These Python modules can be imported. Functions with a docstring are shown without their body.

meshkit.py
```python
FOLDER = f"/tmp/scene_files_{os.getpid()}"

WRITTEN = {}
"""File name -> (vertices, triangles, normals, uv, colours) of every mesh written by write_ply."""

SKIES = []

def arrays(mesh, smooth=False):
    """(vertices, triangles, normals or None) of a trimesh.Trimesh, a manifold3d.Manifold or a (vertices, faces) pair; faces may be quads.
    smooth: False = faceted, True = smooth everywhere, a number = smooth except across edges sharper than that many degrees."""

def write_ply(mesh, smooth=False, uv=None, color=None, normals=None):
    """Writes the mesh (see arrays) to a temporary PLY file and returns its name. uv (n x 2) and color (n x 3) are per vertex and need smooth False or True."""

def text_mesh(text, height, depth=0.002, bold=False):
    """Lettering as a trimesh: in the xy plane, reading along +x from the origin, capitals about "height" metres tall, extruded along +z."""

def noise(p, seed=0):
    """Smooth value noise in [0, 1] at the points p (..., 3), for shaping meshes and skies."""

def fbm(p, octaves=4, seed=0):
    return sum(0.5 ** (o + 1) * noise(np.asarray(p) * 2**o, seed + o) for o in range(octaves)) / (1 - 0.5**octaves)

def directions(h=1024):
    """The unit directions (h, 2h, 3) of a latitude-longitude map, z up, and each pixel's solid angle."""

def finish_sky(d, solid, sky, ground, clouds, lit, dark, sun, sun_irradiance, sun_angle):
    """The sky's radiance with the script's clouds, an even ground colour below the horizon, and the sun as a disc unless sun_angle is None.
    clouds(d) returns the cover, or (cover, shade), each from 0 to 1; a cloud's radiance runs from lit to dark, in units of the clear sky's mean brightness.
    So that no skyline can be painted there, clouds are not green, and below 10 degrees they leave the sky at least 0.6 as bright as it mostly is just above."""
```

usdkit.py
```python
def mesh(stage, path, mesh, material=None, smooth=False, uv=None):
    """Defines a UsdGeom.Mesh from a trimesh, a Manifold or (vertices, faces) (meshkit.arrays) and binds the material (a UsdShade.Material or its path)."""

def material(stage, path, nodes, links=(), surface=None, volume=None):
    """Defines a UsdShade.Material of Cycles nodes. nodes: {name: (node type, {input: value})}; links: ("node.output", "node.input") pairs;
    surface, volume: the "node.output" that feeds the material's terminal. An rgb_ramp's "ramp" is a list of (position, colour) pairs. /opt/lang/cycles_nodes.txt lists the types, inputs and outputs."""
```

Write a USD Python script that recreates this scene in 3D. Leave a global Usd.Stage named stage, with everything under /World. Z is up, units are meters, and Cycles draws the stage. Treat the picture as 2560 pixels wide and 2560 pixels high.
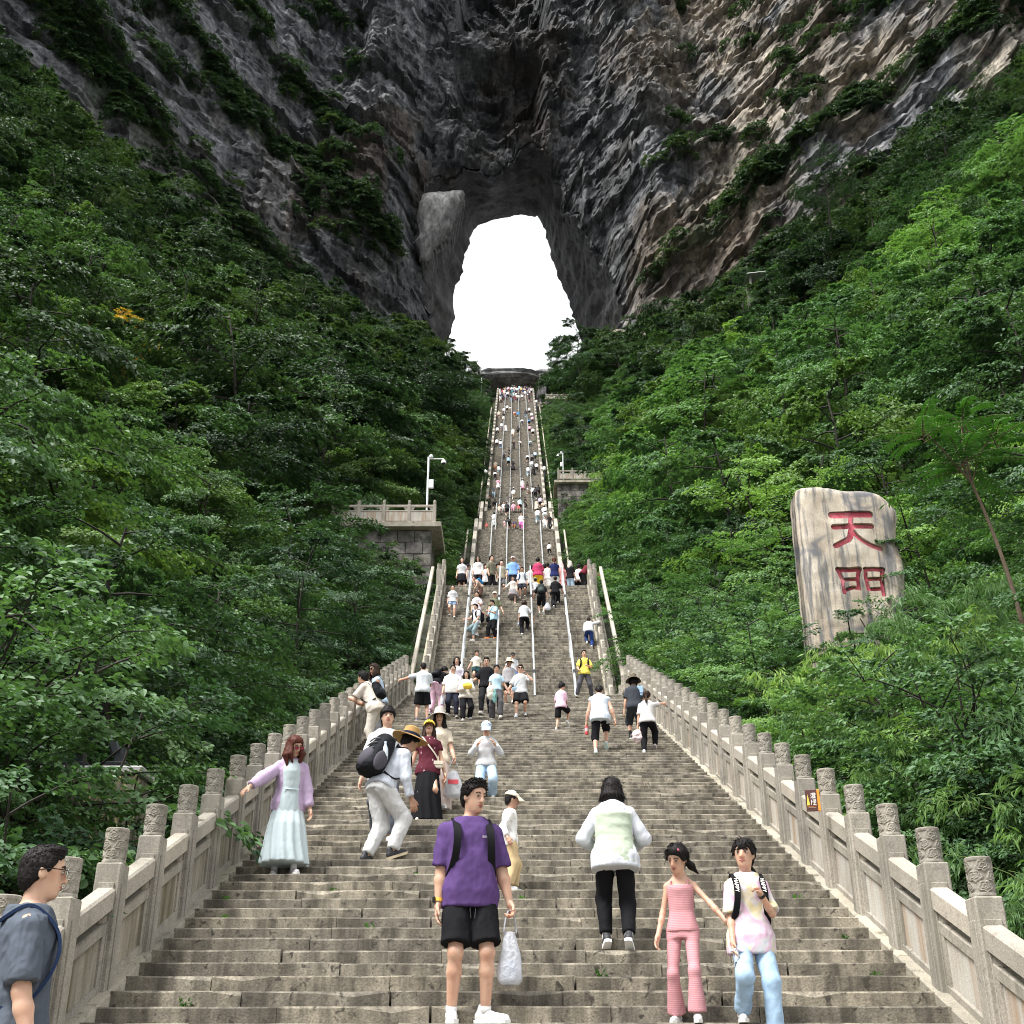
import math, random
import numpy as np, trimesh, usdkit, meshkit
import manifold3d as m3
from shapely.geometry import Polygon, Point, LineString
from scipy.spatial import cKDTree
from pxr import Usd, UsdGeom, UsdLux, UsdShade, Sdf, Gf, Vt

stage = Usd.Stage.CreateInMemory()
UsdGeom.SetStageUpAxis(stage, "Z")
UsdGeom.Xform.Define(stage, "/World")
UsdGeom.Scope.Define(stage, "/World/Looks")

# ------------------------------------------------------------------ camera
cam = UsdGeom.Camera.Define(stage, "/World/camera")
cam.CreateHorizontalApertureAttr(36.0)
cam.CreateVerticalApertureAttr(36.0)
cam.CreateFocalLengthAttr(42.0)
cam.CreateClippingRangeAttr(Gf.Vec2f(0.1, 5000))
cam.CreateExposureAttr(2.4)
x_ = UsdGeom.Xformable(cam)
x_.AddTranslateOp().Set(Gf.Vec3d(-0.05, 0, 1.6))
x_.AddRotateZOp().Set(0.18)
x_.AddRotateXOp().Set(90 + 25.5)

# ------------------------------------------------------------------ sky and sun (bright overcast)
SUN_DIR = np.array([-0.5, -0.38, 1.0]); SUN_DIR /= np.linalg.norm(SUN_DIR)
dome = UsdLux.DomeLight.Define(stage, "/World/sky")
dome.GetPrim().SetCustomDataByKey("kind", "structure")
sky_m = usdkit.material(stage, "/World/Looks/sky_overcast", {   # an overcast sky, brightest at the zenith
    "tc": ("texture_coordinate", {}), "sx": ("separate_xyz", {}), "mr": ("map_range", {"from_min": 0.0, "from_max": 1.0, "to_min": 0.36, "to_max": 1.0, "clamp": True}),
    "sky": ("sky_texture", {"sky_type": "single_scattering", "sun_disc": False, "sun_elevation": float(math.asin(SUN_DIR[2])),
                            "sun_rotation": float(math.atan2(SUN_DIR[0], SUN_DIR[1])), "aerosol_density": 2.0}),
    "n": ("noise_texture", {"scale": 1.6, "detail": 5.0, "roughness": 0.6}),
    "r": ("rgb_ramp", {"ramp": [(0.0, (0.92, 0.92, 0.92)), (1.0, (1, 1, 1))]}),
    "cloud": ("rgb_ramp", {"ramp": [(0.25, (3.9, 4.0, 4.12)), (0.75, (4.5, 4.53, 4.56))]}),
    "ml": ("vector_math", {"math_type": "scale"}),
    "mx": ("mix_color", {"blend_type": "mix", "use_clamp": False}),
    "bg": ("background_shader", {"strength": 0.09}),
}, [("tc.generated", "n.vector"), ("tc.generated", "sx.vector"), ("sx.z", "mr.value"), ("n.fac", "r.fac"), ("n.fac", "cloud.fac"), ("cloud.color", "ml.vector1"), ("mr.result", "ml.scale"),
    ("r.color", "mx.fac"), ("sky.color", "mx.a"), ("ml.vector", "mx.b"), ("mx.result", "bg.color")], surface="bg.background")
UsdShade.MaterialBindingAPI.Apply(dome.GetPrim()).Bind(sky_m)

sun = UsdLux.DistantLight.Define(stage, "/World/sun")
sun.CreateNormalizeAttr(True)
sun.CreateIntensityAttr(0.4)
sun.CreateAngleAttr(26.0)
sun.CreateColorAttr(Gf.Vec3f(1.0, 0.98, 0.95))
zc_ = SUN_DIR; xc_ = np.cross([0, 0, 1], zc_); xc_ /= np.linalg.norm(xc_); yc_ = np.cross(zc_, xc_)
UsdGeom.Xformable(sun).AddTransformOp().Set(Gf.Matrix4d(*xc_, 0, *yc_, 0, *zc_, 0, 0, 0, 0, 1))

# ------------------------------------------------------------------ helpers
PI = math.pi
_used = {}
def free(parent, name):
    k = (parent, name); n = _used.get(k, 0); _used[k] = n + 1
    return f"{parent}/{name}" if n == 0 else f"{parent}/{name}_{n:03d}"
def tag(p, label=None, cat=None, group=None, kind=None):
    p = p.GetPrim() if hasattr(p, "GetPrim") else p
    for k, v in (("label", label), ("category", cat), ("group", group), ("kind", kind)):
        if v: p.SetCustomDataByKey(k, v)
    return p
def path(o): return str(o.GetPath()) if hasattr(o, "GetPath") else (o or "/World")
def xf(name, loc=(0, 0, 0), rz=0.0, label=None, cat=None, group=None, kind=None, scale=None):
    x = UsdGeom.Xform.Define(stage, free("/World", name))
    x.AddTranslateOp().Set(Gf.Vec3d(*map(float, loc)))
    if rz: x.AddRotateZOp().Set(math.degrees(rz))
    if scale is not None: x.AddScaleOp().Set(Gf.Vec3f(*map(float, scale)))
    return tag(x, label, cat, group, kind)
def part(name, mesh, mat, parent=None, smooth=False, label=None, cat=None, group=None, kind=None, attr=None):
    if attr and isinstance(mesh, tuple):  # drop points that no face uses
        used = np.unique(mesh[1]); back = np.full(len(mesh[0]), -1); back[used] = np.arange(len(used))
        mesh = (np.asarray(mesh[0])[used], back[np.asarray(mesh[1])]); attr = {k: np.asarray(a)[used] for k, a in attr.items()}
    m = usdkit.mesh(stage, free(path(parent), name), mesh, mat, smooth=smooth)
    if attr:
        for k, a in attr.items():
            UsdGeom.PrimvarsAPI(m).CreatePrimvar(k, Sdf.ValueTypeNames.Color3fArray, "vertex").Set(Vt.Vec3fArray.FromNumpy(np.asarray(a, np.float32)))
    return tag(m, label, cat, group, kind)
def cat_(ms):
    vs, fs, n = [], [], 0
    for m in ms:
        v, f = (np.asarray(m.vertices), np.asarray(m.faces)) if hasattr(m, "vertices") else m
        vs.append(v); fs.append(np.asarray(f) + n); n += len(v)
    return np.vstack(vs), np.vstack(fs)
def box(cx, cy, cz, sx, sy, sz):
    m = trimesh.creation.box((sx, sy, sz)); m.apply_translation((cx, cy, cz)); return m.vertices.view(np.ndarray), m.faces.view(np.ndarray)
def cbox(sx, sy, sz, c=0.01):
    """A box with chamfered edges, centred on the origin."""
    a = [(sx / 2 - c, sy / 2 - c, sz / 2), (sx / 2 - c, sy / 2, sz / 2 - c), (sx / 2, sy / 2 - c, sz / 2 - c)]
    pts = [(i * p[0], j * p[1], k * p[2]) for p in a for i in (-1, 1) for j in (-1, 1) for k in (-1, 1)]
    m = trimesh.convex.convex_hull(np.array(pts)); return np.array(m.vertices), np.array(m.faces)
def mv(m, t=(0, 0, 0), R=None):
    v, f = m; v = v @ R.T if R is not None else v
    return v + np.asarray(t, float), f
def rot(axis, a):
    return trimesh.transformations.rotation_matrix(a, axis)[:3, :3]
def tube(pts, radii, sides=6, cap=True):
    p = np.asarray(pts, float); n = len(p)
    t = np.gradient(p, axis=0); t /= np.linalg.norm(t, axis=1, keepdims=True) + 1e-12
    ref = np.where(np.abs(t[:, 2:]) < 0.9, [0, 0, 1.0], [1.0, 0, 0])
    a = np.cross(t, ref); a /= np.linalg.norm(a, axis=1, keepdims=True) + 1e-12
    b = np.cross(t, a); ang = np.arange(sides) * 2 * PI / sides
    r = np.broadcast_to(radii, (n,))[:, None, None]
    v = (p[:, None] + r * (np.cos(ang)[None, :, None] * a[:, None] + np.sin(ang)[None, :, None] * b[:, None])).reshape(-1, 3)
    i, j = np.meshgrid(np.arange(n - 1), np.arange(sides), indexing="ij"); i, j = i.ravel(), j.ravel(); k = (j + 1) % sides
    q = np.stack([i * sides + j, (i + 1) * sides + j, (i + 1) * sides + k, i * sides + k], 1)
    f = [q[:, [0, 1, 2]], q[:, [0, 2, 3]]]
    if cap:
        v = np.vstack([v, p[0], p[-1]]); c0, c1 = n * sides, n * sides + 1; s = np.arange(sides)
        f += [np.stack([np.full(sides, c0), s, (s + 1) % sides], 1), np.stack([np.full(sides, c1), (n - 1) * sides + (s + 1) % sides, (n - 1) * sides + s], 1)]
    return v, np.vstack(f)
def grid_faces(nu, nv):
    i, j = np.meshgrid(np.arange(nu - 1), np.arange(nv - 1), indexing="ij"); i, j = i.ravel(), j.ravel()
    q = np.stack([i * nv + j, (i + 1) * nv + j, (i + 1) * nv + j + 1, i * nv + j + 1], 1)
    return np.vstack([q[:, [0, 1, 2]], q[:, [0, 2, 3]]])
noise, fbm = meshkit.noise, meshkit.fbm
def sstep(a, b, x):
    t = np.clip((x - a) / (b - a), 0, 1); return t * t * (3 - 2 * t)
def ridged(p, octaves=4, seed=0):
    o, amp, tot = 0, 1.0, 0
    for k in range(octaves):
        o = o + amp * (1 - np.abs(2 * noise(np.asarray(p) * 2.0 ** k, seed + k) - 1)); tot += amp; amp *= 0.5
    return o / tot
def lathe(prof, sides=24):
    pr = np.asarray(prof, float); a = np.arange(sides) * 2 * PI / sides
    v = np.stack([pr[:, None, 0] * np.cos(a), pr[:, None, 0] * np.sin(a), np.broadcast_to(pr[:, None, 1], (len(pr), sides))], -1).reshape(-1, 3)
    n = len(pr); i, j = np.meshgrid(np.arange(n - 1), np.arange(sides), indexing="ij"); i, j = i.ravel(), j.ravel(); k = (j + 1) % sides
    q = np.stack([i * sides + j, i * sides + k, (i + 1) * sides + k, (i + 1) * sides + j], 1)
    return v, np.vstack([q[:, [0, 1, 2]], q[:, [0, 2, 3]]])
def prism(poly, depth):
    m = trimesh.creation.extrude_polygon(poly, depth, engine="earcut"); return np.array(m.vertices), np.array(m.faces)

# ------------------------------------------------------------------ materials
def MAT(name, nodes, links, surface="p.BSDF"):
    return usdkit.material(stage, "/World/Looks/" + name, nodes, links, surface=surface)
_plain = {}
def plain(col, rough=0.7, name=None, bump=0.0, spec=0.4, metal=0.0, scale=60.0, sheen=0.0):
    key = (tuple(np.round(col, 3)), rough, bump, metal, scale, sheen)
    if key in _plain: return _plain[key]
    nm = name or f"plain_{len(_plain):03d}"
    nodes = {"p": ("principled_bsdf", {"base_color": col, "roughness": rough, "specular_ior_level": spec, "metallic": metal, "sheen_weight": sheen})}
    links = []
    if bump:
        nodes.update({"tc": ("texture_coordinate", {}), "n": ("noise_texture", {"scale": scale, "detail": 3.0}), "b": ("bump", {"strength": bump, "distance": 0.01}),
                      "mc": ("mix_color", {"blend_type": "mix", "a": tuple(np.array(col) * 0.86), "b": tuple(np.minimum(np.array(col) * 1.08, 0.9))})})
        links = [("tc.object", "n.vector"), ("n.fac", "b.height"), ("b.normal", "p.normal"), ("n.fac", "mc.fac"), ("mc.result", "p.base_color")]
    m = MAT(nm, nodes, links); _plain[key] = m; return m

def stone_mat(name, c0, c1, c2, speck=(0.05, 0.05, 0.045), speck_scale=14.0, speck_amt=0.6, streak=None, streak_amt=0.0, s0=0.47, s1=0.66, fine=160.0, rough=0.85, bump=0.25, tint=0.25, big=1.3):
    """Weathered stone: three mottled tones, dark lichen spots, stains running down, a different tone in every block."""
    n = {"g": ("geometry", {}), "oi": ("object_info", {}),
         "n1": ("noise_texture", {"scale": big, "detail": 6.0, "roughness": 0.65}), "n2": ("noise_texture", {"scale": fine, "detail": 2.0}),
         "n3": ("noise_texture", {"scale": speck_scale, "detail": 3.0, "roughness": 0.6, "distortion": 0.6}),
         "r1": ("rgb_ramp", {"ramp": [(0.3, c0), (0.5, c1), (0.68, c2)]}),
         "r2": ("rgb_ramp", {"ramp": [(0.25, (0.55, 0.55, 0.55)), (0.55, (1.05, 1.05, 1.05)), (0.8, (1.35, 1.33, 1.3))]}),
         "r3": ("rgb_ramp", {"ramp": [(0.58, (0, 0, 0)), (0.68, (speck_amt,) * 3)]}),
         "m1": ("mix_color", {"blend_type": "multiply", "fac": 0.8, "use_clamp": False}), "m2": ("mix_color", {"blend_type": "mix", "b": speck}),
         "rt": ("rgb_ramp", {"ramp": [(0.0, (1 - tint, 1 - tint, 1 - tint * 0.9)), (0.5, (1, 1, 1)), (1.0, (1 + tint * 0.8, 1 + tint * 0.7, 1 + tint * 0.5))]}),
         "m3": ("mix_color", {"blend_type": "multiply", "fac": 1.0, "use_clamp": False}),
         "ad": ("math", {"math_type": "multiply_add", "value2": 0.35}), "b": ("bump", {"strength": bump, "distance": 0.02}),
         "p": ("principled_bsdf", {"roughness": rough, "specular_ior_level": 0.3})}
    l = [("g.position", "n1.vector"), ("g.position", "n2.vector"), ("g.position", "n3.vector"), ("n1.fac", "r1.fac"), ("n2.fac", "r2.fac"), ("n3.fac", "r3.fac"),
         ("r1.color", "m1.a"), ("r2.color", "m1.b"), ("m1.result", "m2.a"), ("r3.color", "m2.fac"), ("oi.random", "rt.fac"), ("m2.result", "m3.a"), ("rt.color", "m3.b"),
         ("n2.fac", "ad.value1"), ("n1.fac", "ad.value3"), ("ad.value", "b.height"), ("b.normal", "p.normal")]
    last = "m3.result"
    if streak:
        n.update({"mp": ("mapping", {"scale": (7.0, 7.0, 0.55)}), "n4": ("noise_texture", {"scale": 1.0, "detail": 4.0, "roughness": 0.6}),
                  "r4": ("rgb_ramp", {"ramp": [(s0, (0, 0, 0)), (s1, (streak_amt,) * 3)]}), "m4": ("mix_color", {"blend_type": "mix", "b": streak})})
        l += [("g.position", "mp.vector"), ("mp.vector", "n4.vector"), ("n4.fac", "r4.fac"), (last, "m4.a"), ("r4.color", "m4.fac")]; last = "m4.result"
    return MAT(name, n, l + [(last, "p.base_color")])

M = {}
M["step"] = stone_mat("step_stone", (0.085, 0.076, 0.06), (0.205, 0.182, 0.142), (0.31, 0.278, 0.22), speck=(0.035, 0.032, 0.026), speck_scale=13.0, speck_amt=0.9, streak=(0.05, 0.044, 0.034), streak_amt=0.8, s0=0.42, s1=0.64, fine=60.0, bump=0.5, tint=0.16, big=2.6)
M["granite"] = stone_mat("granite", (0.194, 0.177, 0.151), (0.274, 0.251, 0.213), (0.346, 0.317, 0.269), speck=(0.12, 0.11, 0.095), speck_scale=9.0, speck_amt=0.5, streak=(0.15, 0.14, 0.11), streak_amt=0.6, fine=85.0, bump=0.12, tint=0.12)
M["rail"] = stone_mat("rail_stone", (0.264, 0.240, 0.200), (0.352, 0.320, 0.268), (0.424, 0.384, 0.320), speck=(0.18, 0.16, 0.13), speck_scale=9.0, speck_amt=0.4, fine=85.0, bump=0.12, tint=0.12)
M["panel"] = stone_mat("panel_stone", (0.176, 0.160, 0.124), (0.272, 0.248, 0.200), (0.352, 0.328, 0.280), speck=(0.2, 0.17, 0.1), speck_scale=12.0, speck_amt=0.3, streak=(0.085, 0.07, 0.035), streak_amt=0.85, s0=0.4, s1=0.6, fine=85.0, bump=0.12, tint=0.16)
M["panel_rust"] = stone_mat("panel_stone_rusty", (0.296, 0.281, 0.250), (0.390, 0.374, 0.335), (0.452, 0.429, 0.390), speck=(0.3, 0.2, 0.1), speck_scale=9.0, speck_amt=0.2, streak=(0.24, 0.13, 0.05), streak_amt=0.6, s0=0.44, s1=0.64, fine=85.0, bump=0.12, tint=0.1)
M["kerb"] = stone_mat("kerb_stone", (0.192, 0.178, 0.141), (0.318, 0.289, 0.229), (0.407, 0.370, 0.303), speck_scale=6.0, speck_amt=0.75, speck=(0.09, 0.085, 0.06), fine=100.0, bump=0.4, tint=0.18)
M["masonry"] = stone_mat("masonry_block", (0.170, 0.170, 0.170), (0.255, 0.255, 0.246), (0.340, 0.332, 0.315), speck_scale=4.0, speck_amt=0.5, fine=40.0, tint=0.3)
M["wall_dark"] = stone_mat("dark_mossy_stone", (0.05, 0.05, 0.05), (0.13, 0.12, 0.11), (0.3, 0.28, 0.25), speck_scale=2.0, speck=(0.03, 0.045, 0.02), fine=30.0, tint=0.2)
M["metal"] = plain((0.55, 0.57, 0.58), 0.38, "handrail_steel", metal=0.55, bump=0.1)
M["white_metal"] = plain((0.7, 0.72, 0.72), 0.4, "white_painted_metal", bump=0.05)
M["black_metal"] = plain((0.015, 0.017, 0.022), 0.4, "black_painted_metal")
M["soil"] = stone_mat("forest_soil", (0.018, 0.02, 0.012), (0.03, 0.034, 0.018), (0.05, 0.05, 0.03), speck_scale=2.0, fine=8.0, tint=0.0)

# ------------------------------------------------------------------ the lie of the land
PROF = np.array([(-40, 0), (4.35, 0), (32.5, 11.31), (37.6, 11.31), (48.5, 21.1), (65.8, 21.1), (89.9, 42.8), (95, 42.8), (104.7, 51.6), (111, 51.6), (191.6, 117.6), (400, 117.6)])
def S(y): return np.interp(y, PROF[:, 0], PROF[:, 1])
# ================================================================== terrain
def ground(x, y):
    """The two wooded slopes: from the foot of the stairs' edges up to the foot of the cliff."""
    x, y = np.asarray(x, float), np.asarray(y, float)
    ax = np.maximum(np.abs(x) - 4.6, 0)
    z0 = np.interp(y, [-40, 4, 32, 50, 90, 110, 190, 205, 240, 400], [-1.2, -1.2, 9.0, 17.5, 40, 49, 113, 119, 128, 128])
    w = np.maximum(20 + (216 - y) / 1.15 - 4.6, 8)
    t = np.minimum(ax / w, 1.15)
    up = np.maximum(122 - z0, 0) * t ** (1.0 + 0.35 * (1 - sstep(20, 100, y))) + 0.42 * np.maximum(np.abs(x) - 42, 0) * sstep(60, 110, y)
    z = np.where(np.abs(x) < 4.6, np.minimum(S(y) - 0.9, z0 + 3), z0) + up
    return z + (fbm(np.stack([x * 0.12, y * 0.12, 0 * x], -1), 3, 5) - 0.5) * 2.2 * sstep(4.6, 9, np.abs(x))
gx = np.concatenate([np.linspace(-150, -24, 50), np.linspace(-22, 22, 50), np.linspace(24, 150, 50)]); gy = np.linspace(-40, 262, 190)
XX, YY = np.meshgrid(gx, gy, indexing="ij")
V = np.stack([XX, YY, ground(XX, YY)], -1).reshape(-1, 3)
part("hillside_ground", (V, grid_faces(len(gx), len(gy))), M["soil"], smooth=True, kind="structure")

# ================================================================== the stairs
rng = np.random.default_rng(11)
def stone(x0, x1, y0, y1, z0, z1, jit=0.006, seg=0.22, worn=0.012):
    """A step block: nosing worn and uneven along its length."""
    n = max(2, int((x1 - x0) / seg) + 1)
    xs = np.linspace(x0, x1, n)
    a = rng.normal(0, jit, (n, 4)) * [1, 1, 0.6, 0.6]
    c = worn * (0.4 + rng.random(n)) + 0.03 * (rng.random(n) > 0.95)
    ring = np.stack([np.stack([xs, np.full(n, y0) + a[:, 0], np.full(n, z0)], 1), np.stack([xs, y0 + a[:, 0], z1 - c], 1), np.stack([xs, y0 + c + a[:, 0] * 0.5, z1 + a[:, 2] * 0.4], 1), np.stack([xs, np.full(n, y1), np.full(n, z1) + a[:, 2] * 0.2], 1), np.stack([xs, np.full(n, y1), np.full(n, z0)], 1)], 1)
    v = ring.reshape(-1, 3); f = []
    for i in range(n - 1):
        for j in range(5):
            k = (j + 1) % 5; p, q, r, s = i * 5 + j, i * 5 + k, (i + 1) * 5 + k, (i + 1) * 5 + j
            f += [(p, r, q), (p, s, r)]
    e = (n - 1) * 5
    f += [(0, 1, 2), (0, 2, 3), (0, 3, 4), (e, e + 2, e + 1), (e, e + 3, e + 2), (e, e + 4, e + 3)]
    return v, np.array(f)

def flight(name_label, y0, y1, z0, z1, nsteps, halfw, indiv_from, indiv_to, nblocks, top_depth):
    st = xf("stone_staircase", (0, 0, 0), label=name_label, cat="stairs")
    run, rise = (y1 - y0) / nsteps, (z1 - z0) / nsteps
    rest = []; count = 0
    for k in range(nsteps):
        ya, za, zb = y0 + k * run, z0 + k * rise, z0 + (k + 1) * rise
        yb = ya + run + 0.04 if k < nsteps - 1 else ya + run + 0.02
        indiv = indiv_from <= k < indiv_to
        cuts = [-halfw]
        w = 2 * halfw / nblocks
        off = rng.uniform(-0.5, 0.5) * w
        for b in range(1, nblocks): cuts.append(-halfw + b * w + off * 0.7 + rng.uniform(-0.16, 0.16) * w)
        cuts.append(halfw)
        for b in range(nblocks):
            gap = 0.004 + 0.012 * (rng.random() > 0.75)
            m = stone(cuts[b] + (gap if b else 0), cuts[b + 1] - 0.002, ya + rng.normal(0, 0.004), yb, za - 0.05, zb + rng.normal(0, 0.0025), worn=0.012 if rise < 0.15 else 0.016, seg=0.22 if indiv else 0.6)
            if indiv and count < 300: part("step_stone", m, M["step"], st); count += 1
            else: rest.append(m)
    if rest: part("further_steps", cat_(rest), M["step"], st, kind="stuff")
    # the fill under the steps, and the landing behind the top step
    v = np.array([(sx * (halfw + 0.3), yy, zz) for sx in (-1, 1) for yy, zz in ((y0 + 0.15, z0 - 1.5), (y0 + 0.15, z0 - 0.04), (y1 + 0.1, z1 - 0.2), (y1 + 0.1, z0 - 1.5))])
    part("fill", trimesh.convex.convex_hull(v), M["kerb"], st)
    if top_depth: part("landing", box(0, y1 + 0.03 + top_depth / 2, z1 - 0.22, 2 * halfw + 0.9, top_depth, 0.42), M["kerb"], st)
    return st
flight("wide lowest flight of worn stone steps that fills the foreground", 4.35, 32.5, 0, 11.31, 92, 3.06, 13, 73, 5, 5.4)
flight("second flight of stone steps, steeper, below the crowded landing", 37.6, 48.5, 11.31, 21.1, 54, 3.06, 0, 54, 5, 17.6)
flight("third flight of stone steps, split by four handrails above the crowded landing", 65.8, 89.9, 21.1, 42.8, 118, 3.06, 0, 0, 5, 5.4)
flight("fourth short flight of stone steps, above the row of seated people", 95, 104.7, 42.8, 51.6, 48, 3.06, 0, 0, 4, 6.6)
flight("topmost long flight of stone steps, climbing to the cave, packed with people at its top", 111, 191.6, 51.6, 117.6, 350, 3.06, 0, 0, 3, 14)
part("paved_forecourt", box(0, -8, -0.2, 60, 24.7, 0.4), M["kerb"], kind="structure")

# ================================================================== kerbs and balustrades
def shear_bar(x, w, y0, z0, y1, z1, zlo, zhi, chamfer=0.0):
    """A bar that runs up the slope from (y0, z0) to (y1, z1), ends upright."""
    if chamfer:
        c = chamfer; sec = [(-w / 2, zlo), (w / 2, zlo), (w / 2, zhi - c), (w / 2 - c, zhi), (-w / 2 + c, zhi), (-w / 2, zhi - c)]
    else: sec = [(-w / 2, zlo), (w / 2, zlo), (w / 2, zhi), (-w / 2, zhi)]
    n = len(sec)
    v = np.array([(x + a, yy, zz + b) for yy, zz in ((y0, z0), (y1, z1)) for a, b in sec]); f = []
    for i in range(n):
        j = (i + 1) % n; f += [(i, n + j, j), (i, n + i, n + j)]
    for i in range(1, n - 1): f += [(0, i, i + 1), (n, n + i + 1, n + i)]
    f = np.array(f)
    m = trimesh.Trimesh(v, f, process=False); m.fix_normals(); return np.array(m.vertices), np.array(m.faces)

def cap_mesh(nt, nz, R=0.088, H=0.27, seed=0):
    """The round post head: a rim at top and bottom and three staggered rows of carved curling clouds."""
    th = np.arange(nt) * 2 * PI / nt
    z = np.concatenate([[0, 0.004, 0.022, 0.028], np.linspace(0.034, H - 0.034, nz), [H - 0.03, H - 0.024, H - 0.006, H]])
    T, Z = np.meshgrid(th, z, indexing="ij")
    h = np.zeros_like(T)
    rows = [(H * 0.24, 0), (H * 0.5, 0.5), (H * 0.76, 0)]
    for zc, off in rows:
        for k in range(4):
            tc = (k + off) * PI / 2 + seed
            a = ((T - tc + PI) % (2 * PI) - PI) * R; b = Z - zc
            ph = np.arctan2(b, a); r = np.hypot(a / 1.35, b * 1.05) * (1 - 0.13 * np.cos(5 * ph + 1.2))
            g = np.where(r < 0.042, 0.009 * (0.62 + 0.38 * np.cos(r / 0.042 * 5 * PI)) * sstep(0.042, 0.036, r), 0)
            h = np.maximum(h, g)
    taper = 1.0 - 0.05 * np.abs(Z / H - 0.5) * 0 + 0.02 * (Z / H - 0.5)
    Rr = R * taper - 0.004 + h
    rim = (Z <= 0.023) | (Z >= H - 0.025); Rr = np.where(rim, R * 1.04, Rr); Rr = np.where((Z == 0) | (Z == H), R * 0.97, Rr)
    v = np.stack([Rr * np.cos(T), Rr * np.sin(T), Z], -1).reshape(-1, 3)
    n2 = len(z); i, j = np.meshgrid(np.arange(nt), np.arange(n2 - 1), indexing="ij"); i, j = i.ravel(), j.ravel(); k = (i + 1) % nt
    q = np.stack([i * n2 + j, k * n2 + j, k * n2 + j + 1, i * n2 + j + 1], 1)
    top = len(v); v = np.vstack([v, [0, 0, H]]); s = np.arange(nt)
    return v, np.vstack([q[:, [0, 1, 2]], q[:, [0, 2, 3]], np.stack([s * n2 + n2 - 1, (s + 1) % nt * n2 + n2 - 1, np.full(nt, top)], 1)])
CAPS = [cap_mesh(64, 30), cap_mesh(36, 18), cap_mesh(20, 10)]
def shaft_mesh(w, h, slope, detail):
    g = 0.022
    parts_ = [mv(cbox(w, w, h + 0.25, 0.012), (0, 0, h / 2 - 0.125))]
    if detail:  # raised edge fillets on the two sides one sees
        for sx in (-1, 1):
            parts_.append(mv(cbox(0.016, w * 0.62, h * 0.86, 0.004), (sx * (w / 2 + 0.004), 0, h * 0.42)))
        parts_.append(mv(cbox(w * 0.62, 0.016, h * 0.86, 0.004), (0, -(w / 2 + 0.004), h * 0.42)))
    return cat_(parts_)

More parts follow.
